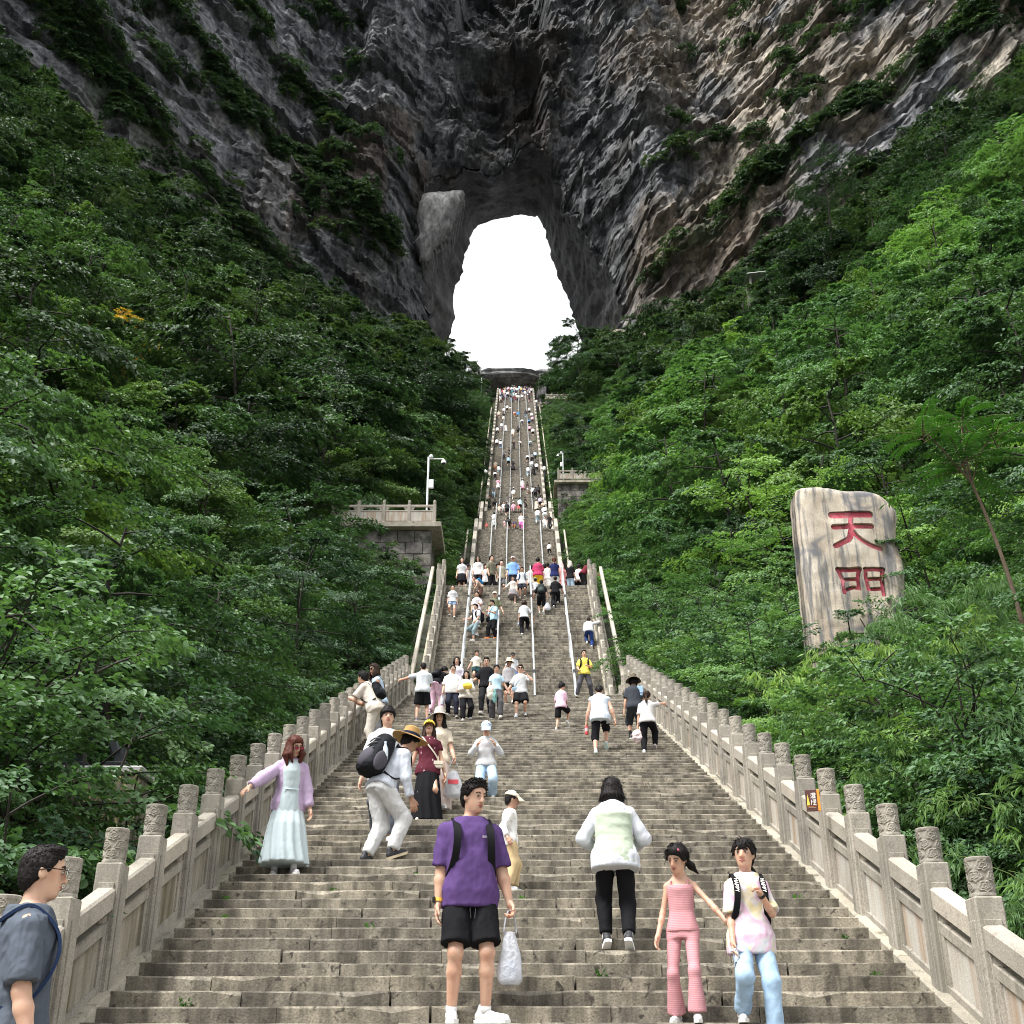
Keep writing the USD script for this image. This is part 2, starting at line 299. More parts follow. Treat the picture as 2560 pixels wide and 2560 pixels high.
def balustrade(label, x, segs, spacing, inner, lod, mats, start=None, post_h=1.03, group=None, coarse=False):
    """segs: list of (y0, z0, y1, z1) runs on which posts stand at even spacing, rails and panels between them."""
    b = xf("stone_balustrade", (0, 0, 0), label=label, cat="balustrade", group=group)
    w = 0.2
    for (y0, z0, y1, z1) in segs:
        n = max(1, int(round((y1 - y0) / spacing))); sl = (z1 - z0) / (y1 - y0); dy = (y1 - y0) / n
        for k in range(n + 1):
            y = y0 + k * dy; z = z0 + sl * (y - y0)
            l = lod(y)
            tilt = rot((0, 0, 1), rng.normal(0, 0.01))
            pm = part("post", mv(shaft_mesh(w, post_h, sl, l < 2), (x, y, z), None), M["granite"], b)
            part("post_head", mv(CAPS[l], (x, y, z + post_h), tilt), M["granite"], pm, smooth=40)
            if k == n: continue
            ya, yb = y + w / 2 - 0.005, y + dy - w / 2 + 0.005; za, zb = z0 + sl * (ya - y0), z0 + sl * (yb - y0)
            part("rail", shear_bar(x, 0.15, ya, za, yb, zb, 0.72, 0.88, 0.02), M["rail"], b)
            if coarse:
                part("panel", shear_bar(x, 0.1, ya, za, yb, zb, 0.14, 0.62), M[mats], b); continue
            pn = part("panel", shear_bar(x, 0.07, ya, za, yb, zb, 0.17, 0.60), M[mats], b)
            fr = [shear_bar(x, 0.11, ya, za, yb, zb, 0.55, 0.64, 0.01), shear_bar(x, 0.11, ya, za, yb, zb, 0.10, 0.19, 0.01)]
            for ye in (ya + 0.045, yb - 0.045):
                ze = z0 + sl * (ye - y0); fr.append(shear_bar(x, 0.104, ye - 0.04, ze - sl * 0.04, ye + 0.04, ze + sl * 0.04, 0.19, 0.55, 0.008))
            part("frame", cat_(fr), M["granite"], pn)
            for ye in (ya + 0.06, yb - 0.06):
                ze = z0 + sl * (ye - y0)
                part("bracket", mv(cbox(0.09, 0.13, 0.13, 0.02), (x, ye, ze + 0.675)), M["granite"], b)
                part("foot_block", mv(cbox(0.11, 0.12, 0.15, 0.02), (x, ye, ze + 0.04)), M["granite"], b)
    return b
def kerb(label, x0, x1, segs, blocks, up=0.1):
    k_ = xf("stone_kerb", (0, 0, 0), label=label, cat="kerb")
    for (y0, z0, y1, z1) in segs:
        n = max(1, int((y1 - y0) / blocks)); sl = (z1 - z0) / (y1 - y0); e = np.linspace(y0, y1, n + 1)
        for a, b in zip(e[:-1], e[1:]):
            j = rng.normal(0, 0.006)
            part("kerb_stone", shear_bar((x0 + x1) / 2, abs(x1 - x0), a + 0.003, z0 + sl * (a - y0) + j, b - 0.003, z0 + sl * (b - y0) + j, -0.9, up, 0.015), M["kerb"], k_)
R1 = [(5.78, S(5.78), 32.66, S(32.5))]
lod1 = lambda y: 0 if y < 16 else (1 if y < 24 else 2)
balustrade("left stone balustrade with carved round post heads along the lowest flight", -3.2, R1, 0.96, 1, lod1, "panel")
balustrade("right stone balustrade with carved round post heads along the lowest flight", 3.2, R1, 0.96, -1, lod1, "panel_rust")
kerb("sloping stone kerb under the left balustrade of the lowest flight", -3.055, -3.62, [(4.3, S(4.35), 32.5, S(32.5))], 1.9)
kerb("sloping stone kerb under the right balustrade of the lowest flight", 3.055, 3.62, [(4.3, S(4.35), 32.5, S(32.5))], 1.9)
up_ = lambda y: 2
balustrade("left balustrade of the second flight, rising to the crowded landing", -3.2, [(33.6, 11.31, 37.4, 11.31), (37.6, 11.31, 48.5, 21.1)], 1.0, 1, up_, "panel", coarse=True)
balustrade("right balustrade of the second flight, rising to the crowded landing", 3.2, [(33.6, 11.31, 37.4, 11.31), (37.6, 11.31, 48.5, 21.1)], 1.0, 1, up_, "panel", coarse=True)
balustrade("left balustrade on the crowded landing", -3.45, [(49.0, 21.1, 58.5, 21.1)], 0.9, 1, up_, "panel", coarse=True)
balustrade("right balustrade on the crowded landing", 3.45, [(49.0, 21.1, 58.5, 21.1)], 0.9, 1, up_, "panel", coarse=True)
for s_, nm in ((-1, "left"), (1, "right")):
    kerb(f"stone kerb on the {nm} edge of the second flight", s_ * 3.055, s_ * 3.5, [(37.5, 11.31, 48.5, 21.1)], 1.6)
    for y0, z0, y1, z1, w_ in ((65.8, 21.1, 89.9, 42.8, "third"), (95, 42.8, 104.7, 51.6, "fourth"), (111, 51.6, 191.6, 117.6, "topmost")):
        wl = xf("stone_parapet", (0, 0, 0), label=f"solid stone parapet on the {nm} edge of the {w_} flight", cat="parapet")
        n = int((y1 - y0) / 2.4); e = np.linspace(y0, y1, n + 1); sl = (z1 - z0) / (y1 - y0)
        for a, b in zip(e[:-1], e[1:]):
            za, zb = z0 + sl * (a - y0), z0 + sl * (b - y0)
            part("parapet_panel", shear_bar(s_ * 3.28, 0.2, a, za, b, zb, -0.8, 0.95, 0.02), M["kerb"], wl)
            part("post", mv(cbox(0.27, 0.27, 1.5, 0.03), (s_ * 3.28, a, za + 0.62)), M["granite"], wl)
        part("coping", shear_bar(s_ * 3.28, 0.3, y0, z0, y1, z1, 0.953, 1.08, 0.03), M["rail"], wl)
    # the pale beam that runs up outside the second flight, and those beside the higher flights
    for y0, z0, y1, z1, xo, w_ in ((37.4, 11.6, 47.6, 20.75, 3.62, "second"), (66, 20.5, 89, 41.5, 3.95, "third"), (112, 52, 176, 104.5, 4.1, "topmost")):
        bm = part("stone_beam", shear_bar(s_ * xo, 0.13, y0, z0, y1, z1, 0.74, 0.95, 0.02), M["rail"], label=f"pale sloping stone beam outside the {nm} edge of the {w_} flight", cat="beam")

# steel handrails that divide the upper flights
def handrail(label, x, runs, group):
    h = xf("steel_handrail", (0, 0, 0), label=label, cat="handrail", group=group)
    for (y0, z0, y1, z1) in runs:
        sl = (z1 - z0) / (y1 - y0)
        n = max(2, int((y1 - y0) / 2.2)); e = np.linspace(y0, y1, n + 1)
        rr = 0.034 if y0 < 60 else 0.042
        part("rail", tube([(x, y0, z0 + 0.02), (x, y0, z0 + 0.86), (x, y0 + 0.06, z0 + 0.93), (x, y1 - 0.06, z1 + 0.91), (x, y1, z1 + 0.84), (x, y1, z1 - 0.02)], rr, 8), M["metal"], h, smooth=50)
        part("lower_rail", tube([(x, y0, z0 + 0.45), (x, y1, z1 + 0.45)], rr * 0.7, 6), M["metal"], h, smooth=50)
        for k, y in enumerate(e[1:-1]):
            z = z0 + sl * (y - y0); part("post", tube([(x, y, z - 0.1), (x, y, z + 0.9)], rr * 0.8, 6), M["metal"], h, smooth=50)
            if k % 2 == 0: part("joint", tube([(x, y - 0.1, z - 0.1 * sl + 0.925), (x, y + 0.1, z + 0.1 * sl + 0.925)], rr * 1.22, 8), M["black_metal"], h, smooth=50)
xs4 = (-1.98, -0.72, 0.6, 2.0)
order = ("leftmost", "second from left", "third from left", "rightmost")
for x, o in zip(xs4, order):
    handrail(f"{o} of the four steel handrails on the second flight", x, [(37.5, 11.31, 42.6, 11.31 + 5.1 * .898), (43.0, 11.31 + 5.4 * .898, 48.6, 21.2)], "steel handrails on the second flight")
    handrail(f"{o} of the four steel handrails on the third flight", x, [(65.9, 21.2, 89.8, 42.7)], "steel handrails on the third flight")
    if x != xs4[3]: handrail(f"{o} handrail on the fourth flight", x + 0.1, [(95.1, 42.9, 104.6, 51.5)], "steel handrails on the fourth flight")
    handrail(f"{o} handrail on the topmost flight", x * 0.92, [(111.1, 51.7, 191, 117.1)], "steel handrails on the topmost flight")
# ================================================================== the cliff and its natural arch
OUTER = np.array([(-15.5, 112.0), (-16.1, 138.9), (-19.4, 150.5), (-21.6, 165.4), (-22.8, 171.9), (-22.6, 180.4), (-21.7, 189.9), (-18.4, 195.3), (-11.9, 196.1), (-4.9, 196.1), (1.1, 201.3), (5.4, 203.1), (10.4, 194.6), (14.8, 182.8), (19.4, 171.5), (22.8, 160.6), (23.4, 150.0), (21.8, 141.9), (20.3, 112.0)])
OPEN = np.array([(-17.6, 116.0), (-17.4, 160.7), (-16.7, 168.9), (-15.6, 178.5), (-14.0, 187.0), (-12.9, 194.0), (-11.5, 200.4), (-9.1, 204.6), (-4.2, 206.0), (-1.0, 206.5), (2.5, 207.2), (6.0, 207.7), (8.1, 203.6), (9.2, 197.8), (10.3, 187.6), (12.6, 182.1), (14.2, 177.2), (16.3, 170.0), (16.3, 164.1), (15.6, 158.3), (15.3, 116)])
def gauss(x, c, w): return np.exp(-((x - c) / w) ** 2)
def front(x, z):
    """Distance north of the rock face at (x, z), without the finer relief."""
    ax = np.abs(x)
    left = x < 0
    d = 216 - np.where(left, 1.0, 0.95) * np.maximum(ax - 20, 0) + 0.24 * (z - 150) * sstep(20, 50, ax)
    # buttresses either side of the mouth, the chimney above it with its ledges
    d = d - 6 * gauss(x, -31, 7) * sstep(120, 170, z) - 7 * gauss(x, 30, 8) * sstep(120, 175, z)
    inx = sstep(-15.5, -12.5, x) * (1 - sstep(4.0, 8.0, x))
    recA = inx * sstep(206, 211, z + 0.25 * x) * (1 - sstep(226, 229.5, z + 0.12 * x))
    top = sstep(-15, -13, x) * (1 - sstep(5.5, 9, x)) * sstep(235, 237.5, z + 0.1 * x)
    d = d + 7.5 * recA + 13 * top - 2.0 * inx * gauss(z, 232, 3.5) - 2.5 * inx * gauss(z, 201, 6)
    d = d + 3 * sstep(-16, -6, x) * (1 - sstep(-4, 9, x)) * sstep(195, 205, z)
    return d
QL = lambda x, z: z + 0.85 * x
QR = lambda x, z: z - 0.5 * x
def bands(x, z):
    """Sloping ledges that carry the bushes."""
    wob = (fbm(np.stack([x * 0.05, z * 0.05, 0 * x], -1), 3, 71) - 0.5) * 16
    l = gauss(QL(x, z) + wob, 106, 9) * 1.0 + gauss(QL(x, z) + wob, 141, 7) * 1.0 + 0.8 * gauss(QL(x, z) + wob, 166, 6) + 0.8 * gauss(QL(x, z) + wob, 80, 14)
    r = gauss(QR(x, z) + wob, 138, 6) + 0.75 * gauss(QR(x, z) + wob, 117, 6) + 0.5 * gauss(QR(x, z) + wob, 165, 5)
    return np.where(x < -20, l, 0) * sstep(-21, -27, x) + np.where(x > 20, r, 0) * sstep(24, 30, x)
def relief(x, z):
    P = np.stack([x, z, 0 * x], -1)
    wx = x + 6 * (fbm(P * 0.03, 3, 3) - 0.5); wz = z + 6 * (fbm(P * 0.03 + 9.1, 3, 4) - 0.5)
    W = np.stack([wx, wz, 0 * x], -1)
    side = sstep(14, 34, np.abs(x))
    big = (fbm(W * [0.035, 0.022, 1], 3, 21) - 0.5) * 13 * (0.35 + 0.65 * side)
    sdir = np.where(x > 0, wz - 0.72 * wx, wz + 0.55 * wx); tdir = np.where(x > 0, wx + 0.72 * wz, wx - 0.55 * wz)
    strata = (ridged(np.stack([tdir * 0.045, sdir * 0.11, 0 * x], -1), 4, 31) - 0.55) * np.where(x > 0, 2.3, 1.3) * (0.25 + 0.75 * side)
    flute = (fbm(np.stack([wx * 0.33, wz * 0.045, 0 * x], -1), 4, 41) - 0.5) * 5.0 * np.where(x < 0, 1.1, 0.95)
    crag = (ridged(W * [0.19, 0.12, 1], 4, 51) - 0.55) * 3.4
    fine = (fbm(W * [0.8, 0.55, 1], 3, 61) - 0.5) * 1.5
    out = big - strata + flute - crag + fine
    k = np.where(x > 0, 0.62, -0.35)
    for sz, amp, tilt in ((8.5, 1.6, 0.17), (3.4, 0.8, 0.3), (1.5, 0.34, 0.36)):
        out = out + facets(wx, wz, k, sz, amp, tilt)
    return out
_seeds = {}
def facets(x, z, k, sz, amp, tilt):
    """Blocky broken rock: tilted facets, longer along the beds (slope k) than across."""
    c = 1 / np.sqrt(1 + k * k); u = (x + k * z * 0 + k * z) * c; v = (z - k * x) * c
    q = np.stack([u.ravel() / (sz * 1.5), v.ravel() / sz], 1)
    if sz not in _seeds:
        r = np.random.default_rng(int(sz * 10)); lo, hi = np.array([-260 / sz, -40 / sz]), np.array([300 / sz, 420 / sz])
        n = int((hi - lo).prod() * 1.0); pts = lo + r.random((n, 2)) * (hi - lo)
        _seeds[sz] = (cKDTree(pts), pts, r.normal(0, 1, (n, 3)))
    tree, pts, rnd = _seeds[sz]
    i = tree.query(q)[1]; d = q - pts[i]
    h = amp * rnd[i, 0] * 0.6 + tilt * sz * (rnd[i, 1] * d[:, 0] * 0.6 + (rnd[i, 2] + 0.5) * d[:, 1])
    return h.reshape(np.shape(x))
def facet_tone(x, z):
    o = 1.0
    for sz, a in ((8.5, 0.12), (3.4, 0.16), (1.5, 0.16)):
        k = np.where(x > 0, 0.62, -0.35); c = 1 / np.sqrt(1 + k * k)
        q = np.stack([(x + k * z) * c / (sz * 1.5), (z - k * x) * c / sz], 1); t, p, r = _seeds[sz]; o = o * np.exp(a * r[t.query(q)[1], 0])
    return o
def poly_sd(poly, x, z):
    """Signed distance to a polygon, negative inside."""
    p = np.stack([x.ravel(), z.ravel()], 1); a = poly; b = np.roll(poly, -1, 0)
    dmin = np.full(len(p), 1e9); inside = np.zeros(len(p), bool)
    for (x0, z0), (x1, z1) in zip(a, b):
        e = np.array([x1 - x0, z1 - z0]); w = p - [x0, z0]
        if e @ e < 1e-14: continue
        t = np.clip((w @ e) / (e @ e), 0, 1); dmin = np.minimum(dmin, np.linalg.norm(w - t[:, None] * e, axis=1))
        c = (z0 > p[:, 1]) != (z1 > p[:, 1])
        xi = x0 + (p[:, 1] - z0) / np.where(z1 == z0, 1e-9, z1 - z0) * (x1 - x0)
        inside ^= c & (p[:, 0] < xi)
    return np.where(inside, -dmin, dmin).reshape(x.shape)
# an uneven outline of the mouth and of the daylight opening
def roughen(poly, n, amp, seed):
    ls = LineString(poly); t = np.linspace(0, ls.length, n); q = np.array([ls.interpolate(s).coords[0] for s in t])
    tn = np.gradient(q, axis=0); tn /= np.linalg.norm(tn, axis=1, keepdims=True) + 1e-9
    k = fbm(np.stack([t * 0.22, 0 * t, 0 * t], -1), 4, seed) - 0.5; k2 = fbm(np.stack([t * 0.9, 0 * t, 0 * t + 3], -1), 3, seed) - 0.5
    return q + np.stack([-tn[:, 1], tn[:, 0]], 1) * (k * amp * 2.4 + k2 * amp)[:, None]
NR = 220
outer = roughen(OUTER, NR, 1.3, 8); opening = roughen(OPEN, NR, 0.9, 9)
cx = np.concatenate([np.linspace(-150, -62, 150)[:-1], np.linspace(-62, -28, 86)[:-1], np.linspace(-28, 28, 170)[:-1], np.linspace(28, 62, 86)[:-1], np.linspace(62, 150, 150)])
czz = np.linspace(78, 272, 430)
CX, CZ = np.meshgrid(cx, czz, indexing="ij")
sd = poly_sd(outer, CX, CZ)
def face_y(x, z, sd_=None):
    s_ = poly_sd(outer, x, z) if sd_ is None else sd_
    return front(x, z) + relief(x, z) - 2.2 * bands(x, z) + 5.0 * np.exp(-np.maximum(s_, 0) / 2.2)
CY = face_y(CX, CZ, sd)
jx = (noise(np.stack([CX * 3.1, CZ * 3.1, 0 * CX], -1), 5) - 0.5) * 0.25
V = np.stack([CX + jx, CY, CZ], -1).reshape(-1, 3)
Fc = grid_faces(len(cx), len(czz))
keep = (sd.ravel()[Fc] > -0.6).any(1)
Fc = Fc[keep][:, ::-1]
def rock_colour(P, tunnel=False):
    x, y, z = P.T
    n1 = fbm(np.stack([x * 0.06, y * 0.06, z * 0.04], -1), 4, 81); n2 = fbm(np.stack([x * 0.4, y * 0.4, z * 0.06], -1), 4, 82); n3 = fbm(np.stack([x * 0.35, y * 0.35, z * 0.3], -1), 4, 83)
    grey, pale, tan, brown, black = (np.array(c) for c in ((0.085, 0.09, 0.098), (0.215, 0.22, 0.23), (0.262, 0.226, 0.178), (0.078, 0.056, 0.04), (0.02, 0.021, 0.024)))
    wt = sstep(16, 46, x + (n1 - 0.5) * 60)[:, None]
    c = grey + (pale - grey) * sstep(0.35, 0.65, n3)[:, None] * 0.9
    c = c + (tan * (0.5 + 0.95 * n3[:, None]) - c) * wt * 0.92 * sstep(0.3, 0.5, fbm(np.stack([x * 0.09, y * 0.09, z * 0.05], -1), 4, 85))[:, None]
    wb = sstep(0.5, 0.66, n1 + 0.18 * (n3 - 0.5))[:, None] * np.where(np.abs(x) < 46, 0.75, 0.35)[:, None]
    c = c + (brown * (0.7 + 0.7 * n3[:, None]) - c) * wb
    c = c + (black - c) * (sstep(0.5, 0.68, n2) * (0.75 - 0.35 * wt[:, 0]))[:, None]
    wc = np.exp(-((x - 2) / 26) ** 2)[:, None] * sstep(125, 175, z)[:, None]   # shade round the arch, painted into the rock colour
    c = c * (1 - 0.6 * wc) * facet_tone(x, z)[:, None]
    if tunnel: c = (0.4 * c + 0.6 * np.array((0.06, 0.055, 0.052))) * (0.4 + 0.7 * n3[:, None])  # passage rock pulled towards black: its shade is put into the colour
    moss = (sstep(0.6, 0.8, bands(x, z)) * sstep(0.4, 0.6, n3))[:, None] if not tunnel else 0
    return np.clip(c + (np.array((0.035, 0.06, 0.02)) - c) * moss * 0.8, 0.01, 0.8)
M["rock"] = MAT("cliff_rock", {
    "g": ("geometry", {}), "cd": ("attribute", {"attribute": "Cd"}),
    "mp": ("mapping", {"scale": (1.0, 1.0, 0.4)}), "n1": ("noise_texture", {"scale": 0.9, "detail": 9.0, "roughness": 0.68}),
    "n2": ("noise_texture", {"scale": 1.7, "detail": 7.0, "roughness": 0.75}),
    "r1": ("rgb_ramp", {"ramp": [(0.28, (0.22, 0.22, 0.22)), (0.46, (0.75, 0.75, 0.75)), (0.56, (1.1, 1.1, 1.1)), (0.72, (1.9, 1.86, 1.8))]}),
    "m": ("mix_color", {"blend_type": "multiply", "fac": 1.0, "use_clamp": False}),
    "mv": ("mapping", {"scale": (1.0, 1.0, 0.5), "rotation": (0.0, 0.5, 0.0)}), "nd": ("noise_texture", {"scale": 0.5, "detail": 3.0}), "wv": ("vector_math", {"math_type": "multiply_add", "vector2": (1.6, 1.6, 1.6)}),
    "vo": ("voronoi_texture", {"feature": "distance_to_edge", "scale": 0.33, "detail": 1.0}), "rc": ("rgb_ramp", {"ramp": [(0.0, (0.15, 0.15, 0.15)), (0.03, (0.75, 0.75, 0.75)), (0.06, (1, 1, 1))]}), "mc": ("mix_color", {"blend_type": "multiply", "fac": 0.5, "use_clamp": False}),
    "a": ("math", {"math_type": "multiply_add", "value2": 0.5}), "b": ("bump", {"strength": 0.75, "distance": 0.8}),
    "p": ("principled_bsdf", {"roughness": 0.75, "specular_ior_level": 0.35})},
    [("g.position", "mp.vector"), ("mp.vector", "n1.vector"), ("g.position", "n2.vector"), ("n1.fac", "r1.fac"), ("cd.color", "m.a"), ("r1.color", "m.b"), ("g.position", "mv.vector"), ("g.position", "nd.vector"), ("nd.color", "wv.vector1"), ("mv.vector", "wv.vector3"), ("wv.vector", "vo.vector"), ("vo.distance", "rc.fac"), ("m.result", "mc.a"), ("rc.color", "mc.b"), ("mc.result", "p.base_color"),
     ("n2.fac", "a.value1"), ("n1.fac", "a.value3"), ("a.value", "b.height"), ("b.normal", "p.normal")])
used = np.unique(Fc); remap = np.full(len(V), -1); remap[used] = np.arange(len(used))
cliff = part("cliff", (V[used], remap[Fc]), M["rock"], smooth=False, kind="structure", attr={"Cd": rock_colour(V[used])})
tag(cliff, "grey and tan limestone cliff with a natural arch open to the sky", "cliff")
# the passage: from the mouth in the face back to the daylight opening
K = 34
rings = []
for k in range(K + 1):
    t = k / K
    ring2 = outer * (1 - t) + opening * t
    bulge = math.sin(PI * t) * 1.3
    ctr = np.array([0, 160.0]); dirs = ring2 - ctr; dirs /= np.linalg.norm(dirs, axis=1, keepdims=True)
    y0 = face_y(outer[:, 0], outer[:, 1], np.zeros(NR)) - 1.0
    yy = y0 * (1 - t) + 250 * t
    q = np.stack([ring2[:, 0], yy, ring2[:, 1]], 1)
    dn = (ridged(q * [0.13, 0.1, 0.13], 4, 91) - 0.6) * 3.2 + (fbm(q * [0.7, 0.5, 0.7], 3, 92) - 0.5) * 1.3
    w = min(1, 6 * t + 0.15) * min(1, (1 - t) * 5 + 0.12)
    ring2 = ring2 + dirs * (bulge + dn * w)[:, None]
    rings.append(np.stack([ring2[:, 0], yy, ring2[:, 1]], 1))
rings = np.array(rings); Vt_ = rings.reshape(-1, 3)
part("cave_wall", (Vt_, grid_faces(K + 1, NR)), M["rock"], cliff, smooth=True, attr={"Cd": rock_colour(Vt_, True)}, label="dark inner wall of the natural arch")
# the mountain behind the face, so that the arch is a hole through something solid
back = np.stack([opening[:, 0], np.full(NR, 250.0), opening[:, 1]], 1); far_ = back + np.stack([opening[:, 0] - 0, np.full(NR, 4.0 / 60), opening[:, 1] - 160], 1) * 1.6
far_[:, 1] = 256
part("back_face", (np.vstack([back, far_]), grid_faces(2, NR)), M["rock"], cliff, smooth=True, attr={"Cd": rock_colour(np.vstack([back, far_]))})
# the pale leaf of rock that hangs on the left side of the mouth
SLAB = [(-21.7, 185.0), (-17.7, 186.7), (-11.8, 189.0), (-11.6, 186.1), (-13.4, 178.2), (-15.1, 173.2), (-17.4, 169.6), (-19.7, 165.5), (-21.0, 165.0), (-21.0, 166.9), (-21.6, 168.2), (-22.5, 169.9), (-21.7, 171.5), (-22.1, 176.0), (-21.8, 181.0)]
sp = Polygon(roughen(np.array(SLAB + SLAB[:1]), 120, 0.35, 17)).buffer(0)
gx_, gz_ = np.meshgrid(np.arange(-24, -10, 0.28), np.arange(163, 191, 0.28), indexing="ij")
ssd = poly_sd(np.array(sp.exterior.coords), gx_, gz_)
yy = 215.5 + (gx_ + 17) * 0.25 - 1.6 * np.sqrt(np.clip(-ssd, 0, 2.0)) + (fbm(np.stack([gx_ * 0.5, gz_ * 0.22, 0 * gx_], -1), 4, 14) - 0.5) * 1.5 - 0.06 * (gz_ - 165) + 4.5 * sstep(180, 190, gz_ - 0.3 * (gx_ + 17))
Vs = np.stack([gx_, np.where(ssd < 0.2, yy, yy + 5), gz_], -1).reshape(-1, 3); Fs = grid_faces(*gx_.shape); Fs = Fs[(ssd.ravel()[Fs] < 0.28).all(1)][:, ::-1]
Bk = Vs + [0, 2.4, 0]; nS = len(Vs)
pale = np.tile([[0.15, 0.15, 0.145]], (nS, 1)) * (0.55 + 0.9 * fbm(Vs * [0.5, 0.3, 0.35], 4, 15))[:, None]
part("rock_leaf", (np.vstack([Vs, Bk]), np.vstack([Fs, Fs[:, ::-1] + nS])), M["rock"], cliff, smooth=True, attr={"Cd": np.vstack([pale, pale])}, label="pale leaf of rock hanging beside the arch")

# the ledge of rock that bridges the head of the stairs, dark underneath
def rock_lump(cx_, cy_, cz_, rx, ry, rz, seed, amp=0.35, flat=0.0, sub=4):
    m = trimesh.creation.icosphere(sub); v = np.array(m.vertices)
    s = np.sign(v) * np.abs(v) ** 0.72
    s = s * (1 + amp * (ridged(v * [1.2, 1.2, 2.2] + seed, 4, seed) - 0.55)[:, None])
    return s * [rx, ry, rz] + [cx_, cy_, cz_], np.array(m.faces)
ledge = xf("rock_ledge", (0, 0, 0), label="grey rock ledge bridging the head of the stairs, black hollow beneath", cat="rock")
lm = [rock_lump(-1.5, 199, 124.2, 6.5, 4.5, 1.35, 3), rock_lump(7.5, 199.5, 124.4, 6.2, 4, 1.5, 4), rock_lump(17, 200, 124.6, 6.5, 4, 1.5, 5), rock_lump(-9, 200, 122.2, 4.2, 3.5, 1.5, 6)]
for lv, lf in lm:
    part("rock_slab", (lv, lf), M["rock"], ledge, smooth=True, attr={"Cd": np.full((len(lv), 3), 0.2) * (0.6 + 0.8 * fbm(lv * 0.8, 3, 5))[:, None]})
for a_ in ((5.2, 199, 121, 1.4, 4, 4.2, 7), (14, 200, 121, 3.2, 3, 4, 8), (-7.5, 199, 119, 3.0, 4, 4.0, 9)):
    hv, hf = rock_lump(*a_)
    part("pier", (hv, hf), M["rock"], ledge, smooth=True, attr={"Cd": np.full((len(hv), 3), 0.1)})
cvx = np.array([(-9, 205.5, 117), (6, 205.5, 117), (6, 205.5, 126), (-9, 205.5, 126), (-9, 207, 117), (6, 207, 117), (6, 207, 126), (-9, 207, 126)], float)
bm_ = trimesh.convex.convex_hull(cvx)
part("hollow_wall", (np.array(bm_.vertices), np.array(bm_.faces)), M["rock"], ledge, attr={"Cd": np.full((len(bm_.vertices), 3), 0.03)})  # near-black colour stands in for the deep shade under the ledge
# mossy rise of bare rock right of the arch's foot
rv, rf = rock_lump(27, 206, 126, 13, 9, 12, 12, 0.3, sub=5)
rr_ = part("rock_outcrop", (rv, rf), M["rock"], smooth=True, label="tan rock outcrop at the right foot of the arch", cat="rock", attr={"Cd": np.array([[0.27, 0.235, 0.18]]) * (0.5 + 1.0 * fbm(rv * 0.4, 4, 5))[:, None]})
# ================================================================== plants
def leaf_mat(name, stops, rough=0.52, trans=0.28, vary=0.35, tint=0.42):
    dark = lambda c, k: tuple(np.array(c) * k)
    n = {"g": ("geometry", {}), "oi": ("object_info", {}),
         "r": ("rgb_ramp", {"ramp": stops}),
         "tr": ("rgb_ramp", {"ramp": [(0.0, (0.42, 0.5, 0.55)), (0.3, (0.72, 0.78, 0.8)), (0.6, (1.05, 1.05, 1.0)), (0.85, (1.3, 1.25, 1.05)), (1.0, (1.75, 1.5, 1.0))]}),
         "m": ("mix_color", {"blend_type": "multiply", "fac": 1.0, "use_clamp": False}),
         "p": ("principled_bsdf", {"roughness": rough, "specular_ior_level": 0.35}), "t": ("translucent_bsdf", {}),
         "mt": ("mix_color", {"blend_type": "multiply", "fac": 1.0, "b": (1.1, 1.25, 0.5), "use_clamp": False}), "mx": ("mix_closure", {"fac": trans})}
    l = [("g.random_per_island", "r.fac"), ("oi.random", "tr.fac"), ("r.color", "m.a"), ("tr.color", "m.b"), ("m.result", "p.base_color"), ("m.result", "mt.a"), ("mt.result", "t.color"),
         ("p.BSDF", "mx.closure1"), ("t.BSDF", "mx.closure2")]
    return MAT(name, n, l, "mx.closure")
M["leaf_deep"] = leaf_mat("leaf_deep_green", [(0, (0.072, 0.136, 0.059)), (0.5, (0.145, 0.259, 0.107)), (0.92, (0.230, 0.370, 0.159)), (1, (0.416, 0.408, 0.186))])
M["leaf_dark"] = leaf_mat("leaf_dark_green", [(0, (0.038, 0.072, 0.033)), (0.6, (0.077, 0.143, 0.064)), (1, (0.128, 0.204, 0.093))])
M["leaf_lime"] = leaf_mat("leaf_light_green", [(0, (0.134, 0.248, 0.091)), (0.5, (0.269, 0.449, 0.156)), (0.9, (0.386, 0.554, 0.209)), (1, (0.572, 0.522, 0.234))])
M["leaf_bamboo"] = leaf_mat("leaf_bamboo", [(0, (0.155, 0.264, 0.095)), (0.6, (0.270, 0.419, 0.151)), (0.9, (0.398, 0.494, 0.206)), (1, (0.600, 0.581, 0.304))])
M["leaf_autumn"] = leaf_mat("leaf_autumn", [(0, (0.28, 0.2, 0.03)), (0.4, (0.5, 0.3, 0.04)), (0.8, (0.6, 0.22, 0.04)), (1, (0.1, 0.14, 0.03))], tint=0.0)
M["leaf_sumac"] = leaf_mat("leaf_sumac", [(0, (0.091, 0.221, 0.039)), (0.6, (0.156, 0.325, 0.065)), (1, (0.260, 0.390, 0.104))], tint=0.0)
M["leaf_weed"] = leaf_mat("leaf_weed", [(0, (0.06, 0.17, 0.02)), (1, (0.12, 0.26, 0.04))], tint=0.0)
M["leaf_shrub"] = leaf_mat("leaf_shrub_yellowish", [(0, (0.101, 0.188, 0.080)), (0.5, (0.190, 0.304, 0.133)), (0.8, (0.319, 0.386, 0.169)), (1, (0.600, 0.600, 0.284))])
M["bark"] = stone_mat("bark", (0.014, 0.012, 0.01), (0.024, 0.02, 0.016), (0.04, 0.034, 0.027), speck_scale=8, fine=40, tint=0.1)
